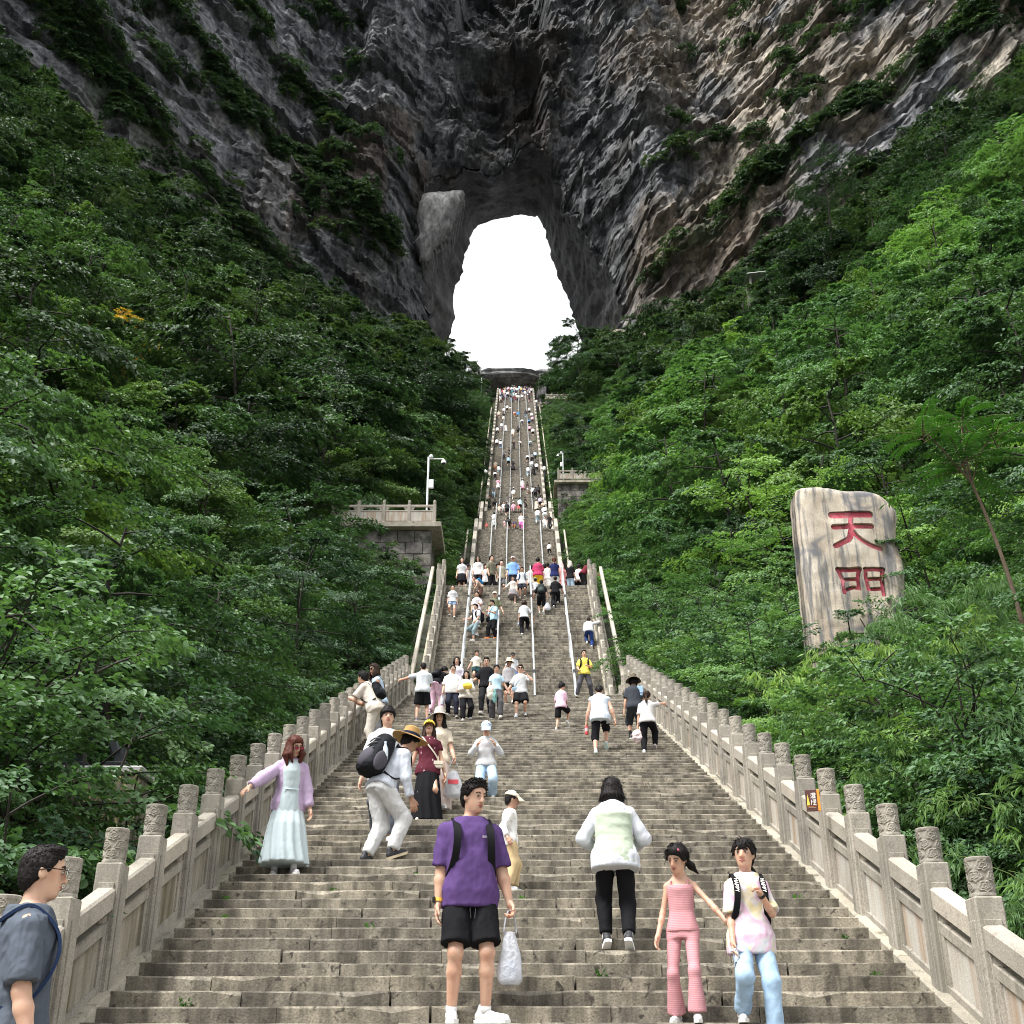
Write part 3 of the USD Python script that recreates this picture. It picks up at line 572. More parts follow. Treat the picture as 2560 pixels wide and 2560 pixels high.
M["bark_brown"] = stone_mat("bark_brown", (0.07, 0.05, 0.035), (0.11, 0.08, 0.055), (0.16, 0.12, 0.08), speck_scale=8, fine=40, tint=0.1)
M["culm"] = plain((0.16, 0.2, 0.06), 0.5, "bamboo_culm")

def norm(v): return v / (np.linalg.norm(v, axis=-1, keepdims=True) + 1e-9)
def leaves(P, D, N, L, W, shape=2, curl=0.12):
    """Leaves at P along D with face normal N: two folded triangles, or four for a rounder leaf."""
    D = norm(D); Sx = norm(np.cross(D, N)); N = np.cross(Sx, D); L = np.asarray(L)[:, None]; W = np.asarray(W)[:, None]
    tip = P + D * L - N * L * curl
    if shape == 2:
        a = P + D * L * 0.45 + Sx * W / 2 + N * W * 0.15; b = P + D * L * 0.45 - Sx * W / 2 + N * W * 0.15
        v = np.stack([P, a, tip, b], 1).reshape(-1, 3); i = np.arange(len(P))[:, None] * 4
        f = np.concatenate([i + [0, 1, 2], i + [0, 2, 3]], 0)
    else:
        c = P + D * L * 0.55
        a = P + D * L * 0.28 + Sx * W * 0.46 + N * W * 0.12; b = P + D * L * 0.28 - Sx * W * 0.46 + N * W * 0.12
        a2 = P + D * L * 0.66 + Sx * W * 0.4 + N * W * 0.06; b2 = P + D * L * 0.66 - Sx * W * 0.4 + N * W * 0.06
        v = np.stack([P, a, a2, tip, b2, b], 1).reshape(-1, 3); i = np.arange(len(P))[:, None] * 6
        f = np.concatenate([i + [0, 1, 2], i + [0, 2, 3], i + [0, 3, 4], i + [0, 4, 5]], 0)
    return v, f
def make_tree(seed, h, R, limbs, twigs, per, leaf, lw, base=0.18, lift=0.5, droop=0.25, flat=0.85, shape=2, profile="round", lean=0.25, wood=True, multi=1, bare=0.3):
    r = np.random.default_rng(seed); wood_m, LP, LD, LN = [], [], [], []
    stems = []
    for s in range(multi):
        a0 = r.uniform(0, 2 * PI); ln = lean * h * (0.3 if multi == 1 else 1.0)
        t = np.linspace(0, 1, 7)
        px_ = np.cos(a0) * ln * t ** 1.4 + r.normal(0, 0.02 * h, 7) * t; py_ = np.sin(a0) * ln * t ** 1.4 + r.normal(0, 0.02 * h, 7) * t
        stems.append(np.stack([px_, py_, t * h * 0.92 - 0.4 * (1 - t)], 1))
        wood_m.append(tube(stems[-1], np.linspace(0.014 * h / multi ** 0.4, 0.003 * h, 7), 6))
    for k in range(limbs):
        st = stems[k % multi]; u = base + (1 - base) * ((k + 0.5) / limbs) ** 0.85
        org = np.array([np.interp(u, np.linspace(0, 1, 7), st[:, c]) for c in range(3)])
        az = k * 2.399 + r.uniform(-0.5, 0.5)
        if profile == "round": rad = R * (0.42 + 0.62 * math.sin(PI * min(1, max(0.05, (u - base) / (1 - base) * 0.8 + 0.2))))
        elif profile == "vase": rad = R * (0.5 + 0.5 * u)
        else: rad = R * (1.05 - 0.75 * u)
        rad *= r.uniform(0.75, 1.15)
        d = np.array([math.cos(az), math.sin(az), 0])
        t = np.linspace(0, 1, 6)[:, None]
        rise = lift * (0.5 + 0.6 * r.random()) * rad * (1.2 if u > 0.7 else 1)
        pts = org + d * rad * t + np.array([0, 0, 1]) * (rise * t - droop * rad * t ** 2.2) + r.normal(0, 0.03 * rad, (6, 3)) * t
        wood_m.append(tube(pts, np.linspace(0.0042 * h, 0.0012 * h, 6), 4, cap=False))
        out = norm(np.gradient(pts, axis=0))
        for j in range(twigs):
            q = bare + (1 - bare) * (j + r.random()) / twigs
            o = np.array([np.interp(q, t[:, 0], pts[:, c]) for c in range(3)]); dd = np.array([np.interp(q, t[:, 0], out[:, c]) for c in range(3)])
            side = 1 if j % 2 else -1
            pl = norm(np.array([0, 0, 1.0]) + d * 0.42 + r.normal(0, 0.16, 3))
            lat = norm(np.cross(pl, dd)) * side
            tl = rad * (0.42 * (1.15 - q) + 0.16) * r.uniform(0.7, 1.2)
            td = norm(lat * r.uniform(0.5, 1.0) + dd * r.uniform(0.5, 1.0) + [0, 0, 0.06])
            n = int(per * r.uniform(0.7, 1.3) * (0.6 + 0.7 * tl / (0.3 * R)))
            s = r.random(n) ** 0.8
            across = r.normal(0, 0.15, n) * tl
            P = o + td * tl * s[:, None] + np.cross(pl, td) * across[:, None] + pl * (r.normal(0, 0.05, n) * tl + 0.02)[:, None] - np.array([0, 0, 1]) * (0.22 * tl * s ** 2)[:, None]
            D = td + np.cross(pl, td) * r.normal(0, 0.7, n)[:, None] + r.normal(0, 0.28, (n, 3)) - np.array([0, 0, 0.42])
            N = pl + r.normal(0, 0.38 if flat < 0.9 else 0.26, (n, 3))
            LP.append(P); LD.append(D); LN.append(N)
    P, D, N = np.vstack(LP), np.vstack(LD), np.vstack(LN)
    L = leaf * r.uniform(0.65, 1.25, len(P))
    return cat_(wood_m), leaves(P, D, N, L, L * lw, shape)
def make_bamboo(seed, h, culms, leaf=0.14):
    r = np.random.default_rng(seed); wood, LP, LD, LN = [], [], [], []
    for c in range(culms):
        az = r.uniform(0, 2 * PI); hh = h * r.uniform(0.6, 1.05); bow = hh * r.uniform(0.25, 0.62)
        t = np.linspace(0, 1, 9); b = np.array([math.cos(az), math.sin(az)]) * r.uniform(0, 0.5)
        pts = np.stack([b[0] + math.cos(az) * bow * t ** 2.3, b[1] + math.sin(az) * bow * t ** 2.3, hh * (t - 0.28 * t ** 3.2) - 0.2], 1)
        wood.append(tube(pts, np.linspace(0.014, 0.003, 9), 5, cap=False))
        for j in range(34):
            q = 0.25 + 0.75 * r.random(); o = np.array([np.interp(q, t, pts[:, k]) for k in range(3)])
            d = norm(r.normal(0, 1, 3) * [1, 1, 0.35] + [0, 0, 0.1]); tl = 0.55 * (1.2 - 0.6 * q) * r.uniform(0.6, 1.2)
            n = r.integers(12, 22); s = 0.25 + 0.75 * r.random(n)
            P = o + d * tl * s[:, None] - np.array([0, 0, 0.3]) * (tl * s ** 2)[:, None] + r.normal(0, 0.03, (n, 3))
            LP.append(P); LD.append(d * 0.7 + r.normal(0, 0.35, (n, 3)) - np.array([0, 0, 0.75])); LN.append(np.array([0, 0, 0.6]) + d * 0.6 + r.normal(0, 0.3, (n, 3)))
    P, D, N = np.vstack(LP), np.vstack(LD), np.vstack(LN); L = leaf * r.uniform(0.6, 1.3, len(P))
    return cat_(wood), leaves(P, D, N, L, L * 0.15, 2, 0.22)

def proto(name, wood_leaves, leafm, barkm="bark"):
    """A plant kind: a class prim (never drawn itself) that the plants of that kind reference."""
    c = stage.CreateClassPrim("/World/_" + name)
    UsdGeom.Xform(c)
    w, l = wood_leaves
    part("trunk", w, M[barkm], "/World/_" + name, smooth=50); part("crown", l, M[leafm], "/World/_" + name)
    return "/World/_" + name
_pk = {}
def plant(kind, name, loc, rz, sc, label, cat, group=None):
    x = xf(name, loc, 0, label, cat, group)
    p = x.GetPrim(); xx = UsdGeom.Xformable(p)
    xx.AddRotateZOp().Set(math.degrees(rz)); xx.AddScaleOp().Set(Gf.Vec3f(*([sc] * 3) if np.isscalar(sc) else sc))
    p.GetReferences().AddInternalReference(kind); p.SetInstanceable(True)
    return x
KIND = {}
SPEC = {
    "broad": ([dict(h=7.5, R=3.4, limbs=22, twigs=9, per=76, leaf=0.112, lw=0.72, base=0.1, shape=4, lift=0.42, droop=0.3)] * 3, "leaf_deep", 100),
    "layer": ([dict(h=10, R=4.4, limbs=18, twigs=10, per=62, leaf=0.24, lw=0.55, base=0.15, lift=0.3, droop=0.26, lean=0.3)] * 3, "leaf_dark", 200),
    "mid": ([dict(h=9, R=4.0, limbs=19, twigs=10, per=60, leaf=0.2, lw=0.6, base=0.12, lift=0.38, droop=0.3)] * 2, "leaf_deep", 250),
    "lime": ([dict(h=6.2, R=2.9, limbs=22, twigs=9, per=74, leaf=0.095, lw=0.5, base=0.06, lift=0.55, droop=0.25, multi=3)] * 3, "leaf_lime", 300),
    "limefar": ([dict(h=9, R=4.0, limbs=19, twigs=10, per=60, leaf=0.2, lw=0.55, base=0.1, lift=0.45, droop=0.28)] * 2, "leaf_lime", 350),
    "shrub": ([dict(h=2.2, R=1.5, limbs=18, twigs=6, per=30, leaf=0.08, lw=0.62, base=0.0, lift=0.6, droop=0.3, multi=4, shape=4)] * 2, "leaf_deep", 400),
    "yshrub": ([dict(h=3.4, R=1.9, limbs=22, twigs=7, per=34, leaf=0.08, lw=0.62, base=0.05, lift=0.65, droop=0.3, multi=4, shape=4)] * 2, "leaf_shrub", 450),
    "vase": ([dict(h=11, R=5.5, limbs=26, twigs=9, per=26, leaf=0.26, lw=0.5, base=0.42, lift=0.75, droop=0.2, profile="vase", bare=0.5)] * 2, "leaf_dark", 500),
    "autumn": ([dict(h=8, R=3.2, limbs=26, twigs=8, per=20, leaf=0.22, lw=0.6, base=0.25, lift=0.35, droop=0.25)], "leaf_autumn", 550),
    "tuft": ([dict(h=1.6, R=1.6, limbs=12, twigs=5, per=9, leaf=0.34, lw=0.5, base=0.0, lift=0.4, droop=0.5, multi=3)] * 2, "leaf_dark", 600),
}
for k_, (specs, lm_, sd_) in SPEC.items():
    KIND[k_] = [proto(f"{k_}_kind_{i}", make_tree(sd_ + i * 7, **s), lm_) for i, s in enumerate(specs)]
KIND["bamboo"] = [proto(f"bamboo_kind_{i}", make_bamboo(700 + i, 3.6, 20), "leaf_bamboo", "culm") for i in range(2)]

# ---- where the trees stand
FL = 2987.0; PIT = math.radians(25.5)
def to_px(p):
    q = np.asarray(p, float) - [-0.05, 0, 1.6]
    d = q[..., 1] * math.cos(PIT) + q[..., 2] * math.sin(PIT)
    return 1289 + FL * q[..., 0] / d, 1280 - FL * (q[..., 2] * math.cos(PIT) - q[..., 1] * math.sin(PIT)) / d, d
rng = np.random.default_rng(42)
trees = []
def cliff_y(x, z): return float(front(np.array(x), np.array(z)))
for side in (-1, 1):
    y = 7.0
    while y < 212:
        sp = 2.8 + 0.03 * y if y < 60 else 4.7 + 0.012 * (y - 60)
        x = 4.5 + rng.uniform(0, sp * 0.7)
        while x < 12 + 0.52 * y + 10:
            xx, yy = side * (x + rng.uniform(-0.25, 0.25) * sp), y + rng.uniform(-0.45, 0.45) * sp
            trees.append((xx, yy, sp))
            x += sp * rng.uniform(0.85, 1.2)
        y += sp * 0.8
CLEAR = [(-11.6, -4.4, 62.5, 69, 30.5), (4.2, 10, 113, 118, 56), (5, 15, 181, 189, 108)]   # stone platforms: nothing tall in front of them
def near_platform(x, y):
    return any(a - 1.5 < x < b + 1.5 and y0 - 3 < y < y1 + 1 for a, b, y0, y1, _ in CLEAR)
indiv, mass = [], []
# nothing tall grows in front of these: (photo window, distance)
KEEP = [(1363, 1505, 975, 1026, 186), (880, 1095, 1235, 1345, 67), (1390, 1430, 1125, 1200, 116), (1990, 2215, 1240, 1440, 27), (1150, 1215, 975, 1010, 186)]
for (x, y, sp) in trees:
    z = float(ground(x, y)); ax = abs(x)
    if y > cliff_y(x, z + 6) - 3 or near_platform(x, y): continue
    if x > 0 and 5.2 < x < 10.2 and 16.5 < y < 27.5: continue      # the carved stone
    if x < 0 and ax < 10 and y < 16.5: continue                     # low shrubs and the floodlight wall here
    if x > 0 and ax < 12 and y < 20: continue
    u = rng.random()
    if x < 0: kind = "broad" if y < 52 else (("mid" if u < 0.35 else "layer") if y < 120 else "layer")  # left slope takes darker leaf greens, partly its dimmer light put into colour
    else: kind = ("lime" if u < 0.8 else "broad") if y < 46 else (("limefar" if u < 0.5 else "mid") if y < 120 else ("layer" if u < 0.6 else "mid"))
    base_sp = {"broad": 2.9, "lime": 2.9}.get(kind, 5.2)
    sc = {"broad": 0.86, "lime": 0.84, "mid": 0.92, "limefar": 0.92, "layer": 0.95}[kind] * rng.choice([0.65, 0.85, 1.0, 1.2, 1.45]) * rng.uniform(0.9, 1.1) * (1 + 0.0012 * y)
    if kind in ("broad", "lime") and y < 24: sc *= 0.8
    crown = {"broad": 3.4, "lime": 2.9}.get(kind, 4.1) * sc
    lim = (4.0 if y < 35 else 3.7) if y < 66 else 4.3
    if ax < lim + 0.98 * crown:
        f_ = (ax - lim) / (0.98 * crown)
        if f_ < 0.3: continue
        sc *= f_; crown *= f_
    # keep the crowns below the parapets where stairs are seen across them
    if ax < 9: z = min(z, float(S(y)) - 0.5)
    top = z + {"broad": 7.5, "lime": 6.2}.get(kind, 9.5) * sc
    pu, pv, pd = to_px((x, y, z + 3.5 * sc))
    m = crown * FL / pd
    if not (-m * 1.2 < pu < 2560 + m * 1.2 and -200 < pv < 2800): continue
    if any(u0 - m * 0.55 < pu < u1 + m * 0.55 and v0 - m * 0.5 < to_px((x, y, z + 5.5 * sc))[1] < v1 + m * 0.9 and y < dd for u0, u1, v0, v1, dd in KEEP): continue
    indiv.append((crown / pd, kind, x, y, z, sc))
indiv.sort(key=lambda t: -t[0])
# one russet tree half way up the left slope
tgt = min(range(len(indiv)), key=lambda i: np.hypot(*(np.array(to_px((indiv[i][2], indiv[i][3], indiv[i][4] + 6))[:2]) - [205, 905])) + (0 if indiv[i][3] < 120 else 500))
def region(x, y):
    s = "left" if x < 0 else "right"
    if y < 34: return s, "by the lowest flight"
    if y < 66: return s, "by the second flight"
    if y < 110: return s, "by the middle flights"
    return s, "high below the cliff"
WORDS = {"broad": "rounded broadleaf tree", "layer": "dark layered tree", "mid": "bushy mid green tree", "lime": "small light green tree", "limefar": "light green bushy tree"}
for i, (sz, kind, x, y, z, sc) in enumerate(indiv[:300]):
    s, w = region(x, y)
    pu, pv, pd = to_px((x, y, z + 4 * sc)); e_ = abs(pu - 1289)
    w += (", far out" if e_ > 1020 else ", midway out" if e_ > 620 else ", nearer the stairs" if e_ > 300 else ", close by the stairs")
    w += " and low" if sc < 0.62 else (" and tall" if sc > 0.98 else "")
    if i == tgt:
        plant(KIND["autumn"][0], "tree", (x, y, z + 1.2), rng.uniform(0, 6.28), sc * 1.15, "small tree with orange and yellow leaves among the green on the left slope", "tree"); continue
    ks = KIND[kind]; nonu = (sc * rng.uniform(0.9, 1.15), sc * rng.uniform(0.9, 1.15), sc * rng.uniform(0.88, 1.1))
    plant(ks[i % len(ks)], "tree", (x, y, z - 0.2), rng.uniform(0, 6.28), nonu, f"{WORDS[kind]}, {s} slope, {w}", "tree", f"{kind.replace('far', '').replace('broad', 'broadleaf').replace('layer', 'dark layered').replace('mid', 'bushy')} trees on the {s} slope {w}")
def instancer(name, protos, items, label, kind="stuff"):
    """items: (proto index, position, rotation about z, scale)."""
    pi = UsdGeom.PointInstancer.Define(stage, free("/World", name))
    for k, p in enumerate(protos):
        x = UsdGeom.Xform.Define(stage, f"{pi.GetPath()}/kind_{k}"); x.GetPrim().GetReferences().AddInternalReference(p)
    pi.CreatePrototypesRel().SetTargets([f"{pi.GetPath()}/kind_{k}" for k in range(len(protos))])
    pi.CreateProtoIndicesAttr(Vt.IntArray([int(a[0]) for a in items]))
    pi.CreatePositionsAttr(Vt.Vec3fArray([Gf.Vec3f(*map(float, a[1])) for a in items]))
    pi.CreateOrientationsAttr(Vt.QuathArray([Gf.Quath(math.cos(a[2] / 2), 0, 0, math.sin(a[2] / 2)) for a in items]))
    pi.CreateScalesAttr(Vt.Vec3fArray([Gf.Vec3f(a[3], a[3], a[3]) for a in items]))
    return tag(pi, label, None, None, kind)
kk = list(WORDS)
rest = [(kk.index(k) * 2 + (j % 2), (x, y, z), rng.uniform(0, 6.28), s) for j, (_, k, x, y, z, s) in enumerate(indiv[300:])]
prl = [KIND[k][i] for k in kk for i in (0, 1)]
if rest: instancer("far_forest", prl, rest, "the smaller trees of the forest that merge into one green mass on both slopes")
# undergrowth between the trees
ug = []
for _ in range(3600):
    s = rng.choice([-1, 1]); y = 7 + 195 * rng.random() ** 1.5; sc_ = (0.75 + 0.006 * y) * rng.uniform(0.7, 1.35); x = s * (3.75 + (1.4 if y > 30 else 2.0) * sc_ + (0.5 * y + 9) * rng.random() ** 1.7)
    z = float(ground(x, y)); pu, pv, pd = to_px((x, y, z + 1))
    if not (-120 < pu < 2680 and -100 < pv < 2700) or y > cliff_y(x, z) - 1: continue
    if x < -4.3 and x > -9.5 and 12.5 < y < 15.5: continue
    if x > 0 and 6 < x < 9.4 and 24.8 < y < 26.8: continue
    if abs(x) < 6: z = min(z, float(S(y)) - 0.7)
    if x > 0 and y < 26 and rng.random() < 0.6: continue
    if y > 172 and 3 < x < 15: continue
    ug.append((rng.integers(0, 2) if (x < 0 or y > 40 or rng.random() < 0.15) else 2 + rng.integers(0, 2), (x, y, z - 0.1), rng.uniform(0, 6.28), sc_))
instancer("undergrowth", KIND["shrub"] + KIND["yshrub"], ug, "low green bushes that cover the ground between the trees")
# bushes on the ledges of the cliff
cv = []
for _ in range(30000):
    x, z = rng.uniform(-125, 125), rng.uniform(100, 250)
    b = float(bands(np.array(x), np.array(z))); n_ = float(fbm(np.array([x * 0.12, z * 0.12, 3.0]), 3, 88))
    if b * (0.05 + 1.8 * n_) < 0.5 + 0.3 * rng.random() and not (n_ > 0.6 and abs(x) > 34 and rng.random() < 0.3): continue
    cv.append((x, z))
cv = np.array(cv)[:4200]
cy_ = face_y(cv[:, 0], cv[:, 1])
gz_ok = cv[:, 1] > ground(cv[:, 0], cy_ - 3) + 1
instancer("cliff_bushes", KIND["tuft"], [(rng.integers(0, 2), (a, c - 0.3, b - 0.4), rng.uniform(0, 6.28), rng.uniform(0.7, 1.7)) for (a, b), c, o in zip(cv, cy_, gz_ok) if o], "dark bushes and grass growing along the sloping ledges of the cliff")
# the two trees with bare spreading limbs on the right, and one on the left
for x, y, z, sc, t in ((76, 150, 134, 1.15, "large dark round-crowned tree with forked trunk against the tan cliff, far right"),
                       (42, 128, 103, 0.95, "open-crowned tree with crooked trunk in front of the right cliff"), (-49, 112, 86, 0.9, "thin tree with dark forked limbs against the left cliff")):
    plant(KIND["vase"][0 if x > 60 else 1], "tree", (x, y, z), 0.6 + x, sc, t, "tree")
# ================================================================== the carved stone
M["stele"] = stone_mat("stele_stone", (0.3, 0.24, 0.18), (0.42, 0.36, 0.285), (0.5, 0.45, 0.38), speck=(0.13, 0.13, 0.14), speck_scale=0.9, speck_amt=0.95, streak=(0.11, 0.11, 0.115), streak_amt=0.9, s0=0.46, s1=0.6, fine=60.0, bump=0.25, tint=0.0, big=1.4)
M["red_paint"] = stone_mat("weathered_red_paint", (0.4, 0.06, 0.09), (0.58, 0.12, 0.16), (0.6, 0.24, 0.26), speck=(0.12, 0.05, 0.055), speck_scale=4.0, speck_amt=0.6, fine=40.0, bump=0.15, tint=0.0, big=3.0)
from shapely import union_all
from shapely.geometry.polygon import orient
SO = [(6.675, 14.409), (6.77, 14.478), (7.125, 14.487), (7.52, 14.469), (7.864, 14.388), (8.261, 14.387), (8.585, 14.332), (8.726, 14.234), (8.916, 14.014), (9.032, 13.82), (9.025, 13.531), (8.968, 12.961), (9.053, 12.492), (8.999, 11.803), (8.9, 9.0), (8.85, 6.4), (6.6, 6.4), (6.6, 9.0), (6.591, 11.086), (6.558, 11.579), (6.563, 12.034), (6.546, 12.496), (6.553, 13.2), (6.633, 14.164)]
sp = Polygon(roughen(np.array(SO + SO[:1]), 110, 0.09, 23)).buffer(-0.05).buffer(0.05)
body_ = m3.Manifold.extrude(m3.CrossSection([np.array(orient(sp).exterior.coords)[:-1]]), 1.0, 6).refine_to_length(0.11)
sring = np.array(sp.exterior.coords)
def warp_(v):
    v = np.array(v); d = -poly_sd(sring, v[:, 0], v[:, 1]); d = np.maximum(d, 0)
    rnd = 0.2 * (1 - np.sqrt(np.clip(1 - (1 - np.clip(d / 0.22, 0, 1)) ** 2, 0, 1)))
    front_ = v[:, 2] > 0.5
    n = (fbm(np.stack([v[:, 0] * 1.3, v[:, 1] * 0.9, 0 * v[:, 0]], -1), 4, 44) - 0.5) * 0.22
    v[:, 2] = np.where(front_, v[:, 2] - rnd + n, v[:, 2] + rnd); return v
body_ = body_.warp_batch(warp_)
STROKES = [([(7.432, 13.689), (7.85, 13.70), (8.306, 13.7)], 0.095), ([(7.438, 13.366), (7.85, 13.40), (8.310, 13.384)], 0.075), ([(7.859, 13.701), (7.84, 13.246)], 0.066), ([(7.829, 13.27), (7.79, 13.12), (7.737, 13.045), (7.426, 12.88)], 0.075), ([(7.861, 13.27), (7.93, 13.15), (8.029, 13.044), (8.228, 12.914), (8.453, 12.82)], 0.062),
    ([(7.401, 12.286), (7.478, 12.033), (7.483, 11.714)], 0.055), ([(7.401, 12.286), (7.676, 12.263), (7.892, 12.286)], 0.065), ([(7.881, 12.286), (7.829, 12.033), (7.833, 11.804)], 0.058), ([(7.498, 12.022), (7.818, 12.033)], 0.05), ([(7.521, 11.771), (7.687, 11.827), (7.843, 11.804)], 0.05),
    ([(8.031, 12.285), (8.02, 12.032), (8.055, 11.804)], 0.055), ([(8.031, 12.285), (8.257, 12.297), (8.437, 12.285)], 0.062), ([(8.437, 12.285), (8.382, 12.032), (8.387, 11.667)], 0.055), ([(8.054, 12.044), (8.375, 12.055)], 0.05), ([(8.043, 11.793), (8.386, 11.815)], 0.05)]

def char_poly(sel): return union_all([LineString(p).buffer(w) for p, w in STROKES[sel]])
to_world = lambda m: (np.stack([m[0][:, 0], 26.0 - m[0][:, 2] + 0.5, m[0][:, 1]], 1), m[1][:, ::-1] if False else m[1])
assert body_.num_tri() > 100
stele = xf("carved_stone", (0, 0, 0), label="big pale standing stone with two red carved characters among bamboo", cat="carved stone")
cut = body_; red = []
for sel, nm in ((slice(0, 5), "upper"), (slice(5, 15), "lower")):
    cp = char_poly(sel)
    for g in getattr(cp, "geoms", [cp]):
        pv, pf = prism(g, 1.0); cut = cut - m3.Manifold(m3.Mesh(np.array(pv + [0, 0, 0.86], np.float32), np.array(pf, np.uint32)))
        iv, if_ = prism(g.buffer(-0.012), 0.12)
        red.append((nm, (iv + [0, 0, 0.79], if_)))
mm = cut.to_mesh(); sv = np.array(mm.vert_properties[:, :3], float); sf = np.array(mm.tri_verts)
def flipxy(v): return np.stack([v[:, 0], 26.5 - v[:, 2], v[:, 1]], 1)   # a rotation: front face towards the stairs' foot
part("slab", (flipxy(sv), sf), M["stele"], stele, smooth=35)
for nm, (v, f) in red: part("carved_character", (flipxy(v), f), M["red_paint"], stele, label=f"red carved character, the {nm} of the two" if nm else None)

# ================================================================== stone platforms with balustrades among the trees
def low_balustrade(name, label, x0, x1, y, z, n, h, cat="balustrade"):
    b = xf(name, (0, 0, 0), label=label, cat=cat); dx = (x1 - x0) / n; s = h / 1.5
    for k in range(n + 1):
        x = x0 + k * dx
        part("post", cat_([mv(cbox(0.2 * s, 0.2 * s, 1.2 * s, 0.015), (x, y, z + 0.6 * s)), mv(lathe([(0.0, 0), (0.085 * s, 0.0), (0.07 * s, 0.03 * s), (0.09 * s, 0.07 * s), (0.095 * s, 0.2 * s), (0.07 * s, 0.28 * s), (0.0, 0.3 * s)], 12), (x, y, z + 1.2 * s))]), M["granite"], b, smooth=40)
        if k == n: continue
        part("rail", box(x + dx / 2, y, z + 1.1 * s, dx - 0.2 * s, 0.14 * s, 0.12 * s), M["rail"], b)
        part("panel", box(x + dx / 2, y, z + 0.42 * s, dx - 0.2 * s, 0.12 * s, 0.62 * s), M["panel_rust"], b)
        part("panel_top", box(x + dx / 2, y, z + 0.765 * s, dx - 0.2 * s, 0.16 * s, 0.07 * s), M["rail"], b)
        for e in (-1, 1):
            xe = x + dx / 2 + e * (dx / 2 - 0.1 * s)
            part("bracket", prism_y([(xe, 0.8), (xe - e * 0.1 * s, 0.8), (xe - e * 0.16 * s, 0.95), (xe - e * 0.26 * s, 1.04), (xe, 1.04)], y, 0.1 * s, z, s), M["granite"], b)
    return b
def prism_y(pts, y, t, z, s):
    v = np.array([(px, y + q * t / 2, z + pz * s) for q in (-1, 1) for px, pz in pts]); m = trimesh.convex.convex_hull(v); return np.array(m.vertices), np.array(m.faces)
def block_wall(st, x0, x1, y, z0, z1, rows, cols, mat, name="stone_block", joined=False):
    ms = []; hz = (z1 - z0) / rows; wx = (x1 - x0) / cols
    for r_ in range(rows):
        o = 0.5 * wx * (r_ % 2)
        e = [x0] + [x0 + o + k * wx for k in range(0 if o else 1, cols)] + [x1]
        for a, b in zip(e[:-1], e[1:]):
            if b - a < 0.05: continue
            ms.append(mv(cbox(b - a - 0.03, 0.5, hz - 0.03, 0.02), ((a + b) / 2, y + 0.25 + rng.normal(0, 0.015), z0 + (r_ + 0.5) * hz)))
    if joined: part(name + "s", cat_(ms), M[mat], st, kind="stuff")
    else:
        for m in ms: part(name, m, M[mat], st)
low_balustrade("stone_balustrade", "short straight pale balustrade on the platform in the left trees", -11.2, -5.0, 66, 32.35, 4, 1.55)
pf_ = xf("stone_platform", (0, 0, 0), label="stone platform under the short pale balustrade in the left trees", cat="platform")
part("slab", mv(cbox(7.3, 4.4, 0.34, 0.03), (-8.2, 67.9, 32.15)), M["kerb"], pf_)
block_wall(pf_, -11.4, -5.15, 66.2, 20.2, 31.95, 15, 6, "wall_dark"); part("core", box(-8.3, 68.4, 26, 6.2, 3.3, 11.6), M["wall_dark"], pf_)
low_balustrade("stone_balustrade", "short balustrade on the small platform right of the topmost flight's foot", 4.6, 9.2, 115, 60.3, 3, 1.45)
pf_ = xf("stone_platform", (0, 0, 0), label="small stone platform right of the topmost flight's foot", cat="platform")
part("slab", mv(cbox(5.6, 4, 0.3, 0.03), (6.95, 116.9, 60.1)), M["kerb"], pf_); block_wall(pf_, 4.5, 9.2, 115.3, 54, 59.9, 8, 5, "wall_dark")
low_balustrade("stone_balustrade", "long pale balustrade on the grey block wall right of the stair head", 5.5, 13.9, 185, 112.3, 8, 1.3)
pf_ = xf("block_wall", (0, 0, 0), label="grey wall of square blocks under a balustrade, right of the stair head", cat="wall")
part("coping", mv(cbox(8.9, 0.9, 0.16, 0.03), (9.7, 185.2, 112.22)), M["kerb"], pf_); block_wall(pf_, 5.4, 14.0, 185, 108.6, 112.12, 6, 12, "masonry"); part("core", box(9.7, 187.5, 110, 8.4, 3.9, 3.8), M["masonry"], pf_)
low_balustrade("stone_balustrade", "low short balustrade between the topmost flight and the grey block wall", 3.6, 5.3, 183, 109.5, 2, 1.2)
low_balustrade("stone_balustrade", "pale balustrade half hidden by trees left of the stair head", -11.5, -5.3, 185, 112.4, 6, 1.3)
pf_ = xf("block_wall", (0, 0, 0), label="grey block wall half hidden by trees left of the stair head", cat="wall"); block_wall(pf_, -11.6, -5.2, 185.1, 108.6, 112.3, 6, 9, "masonry")

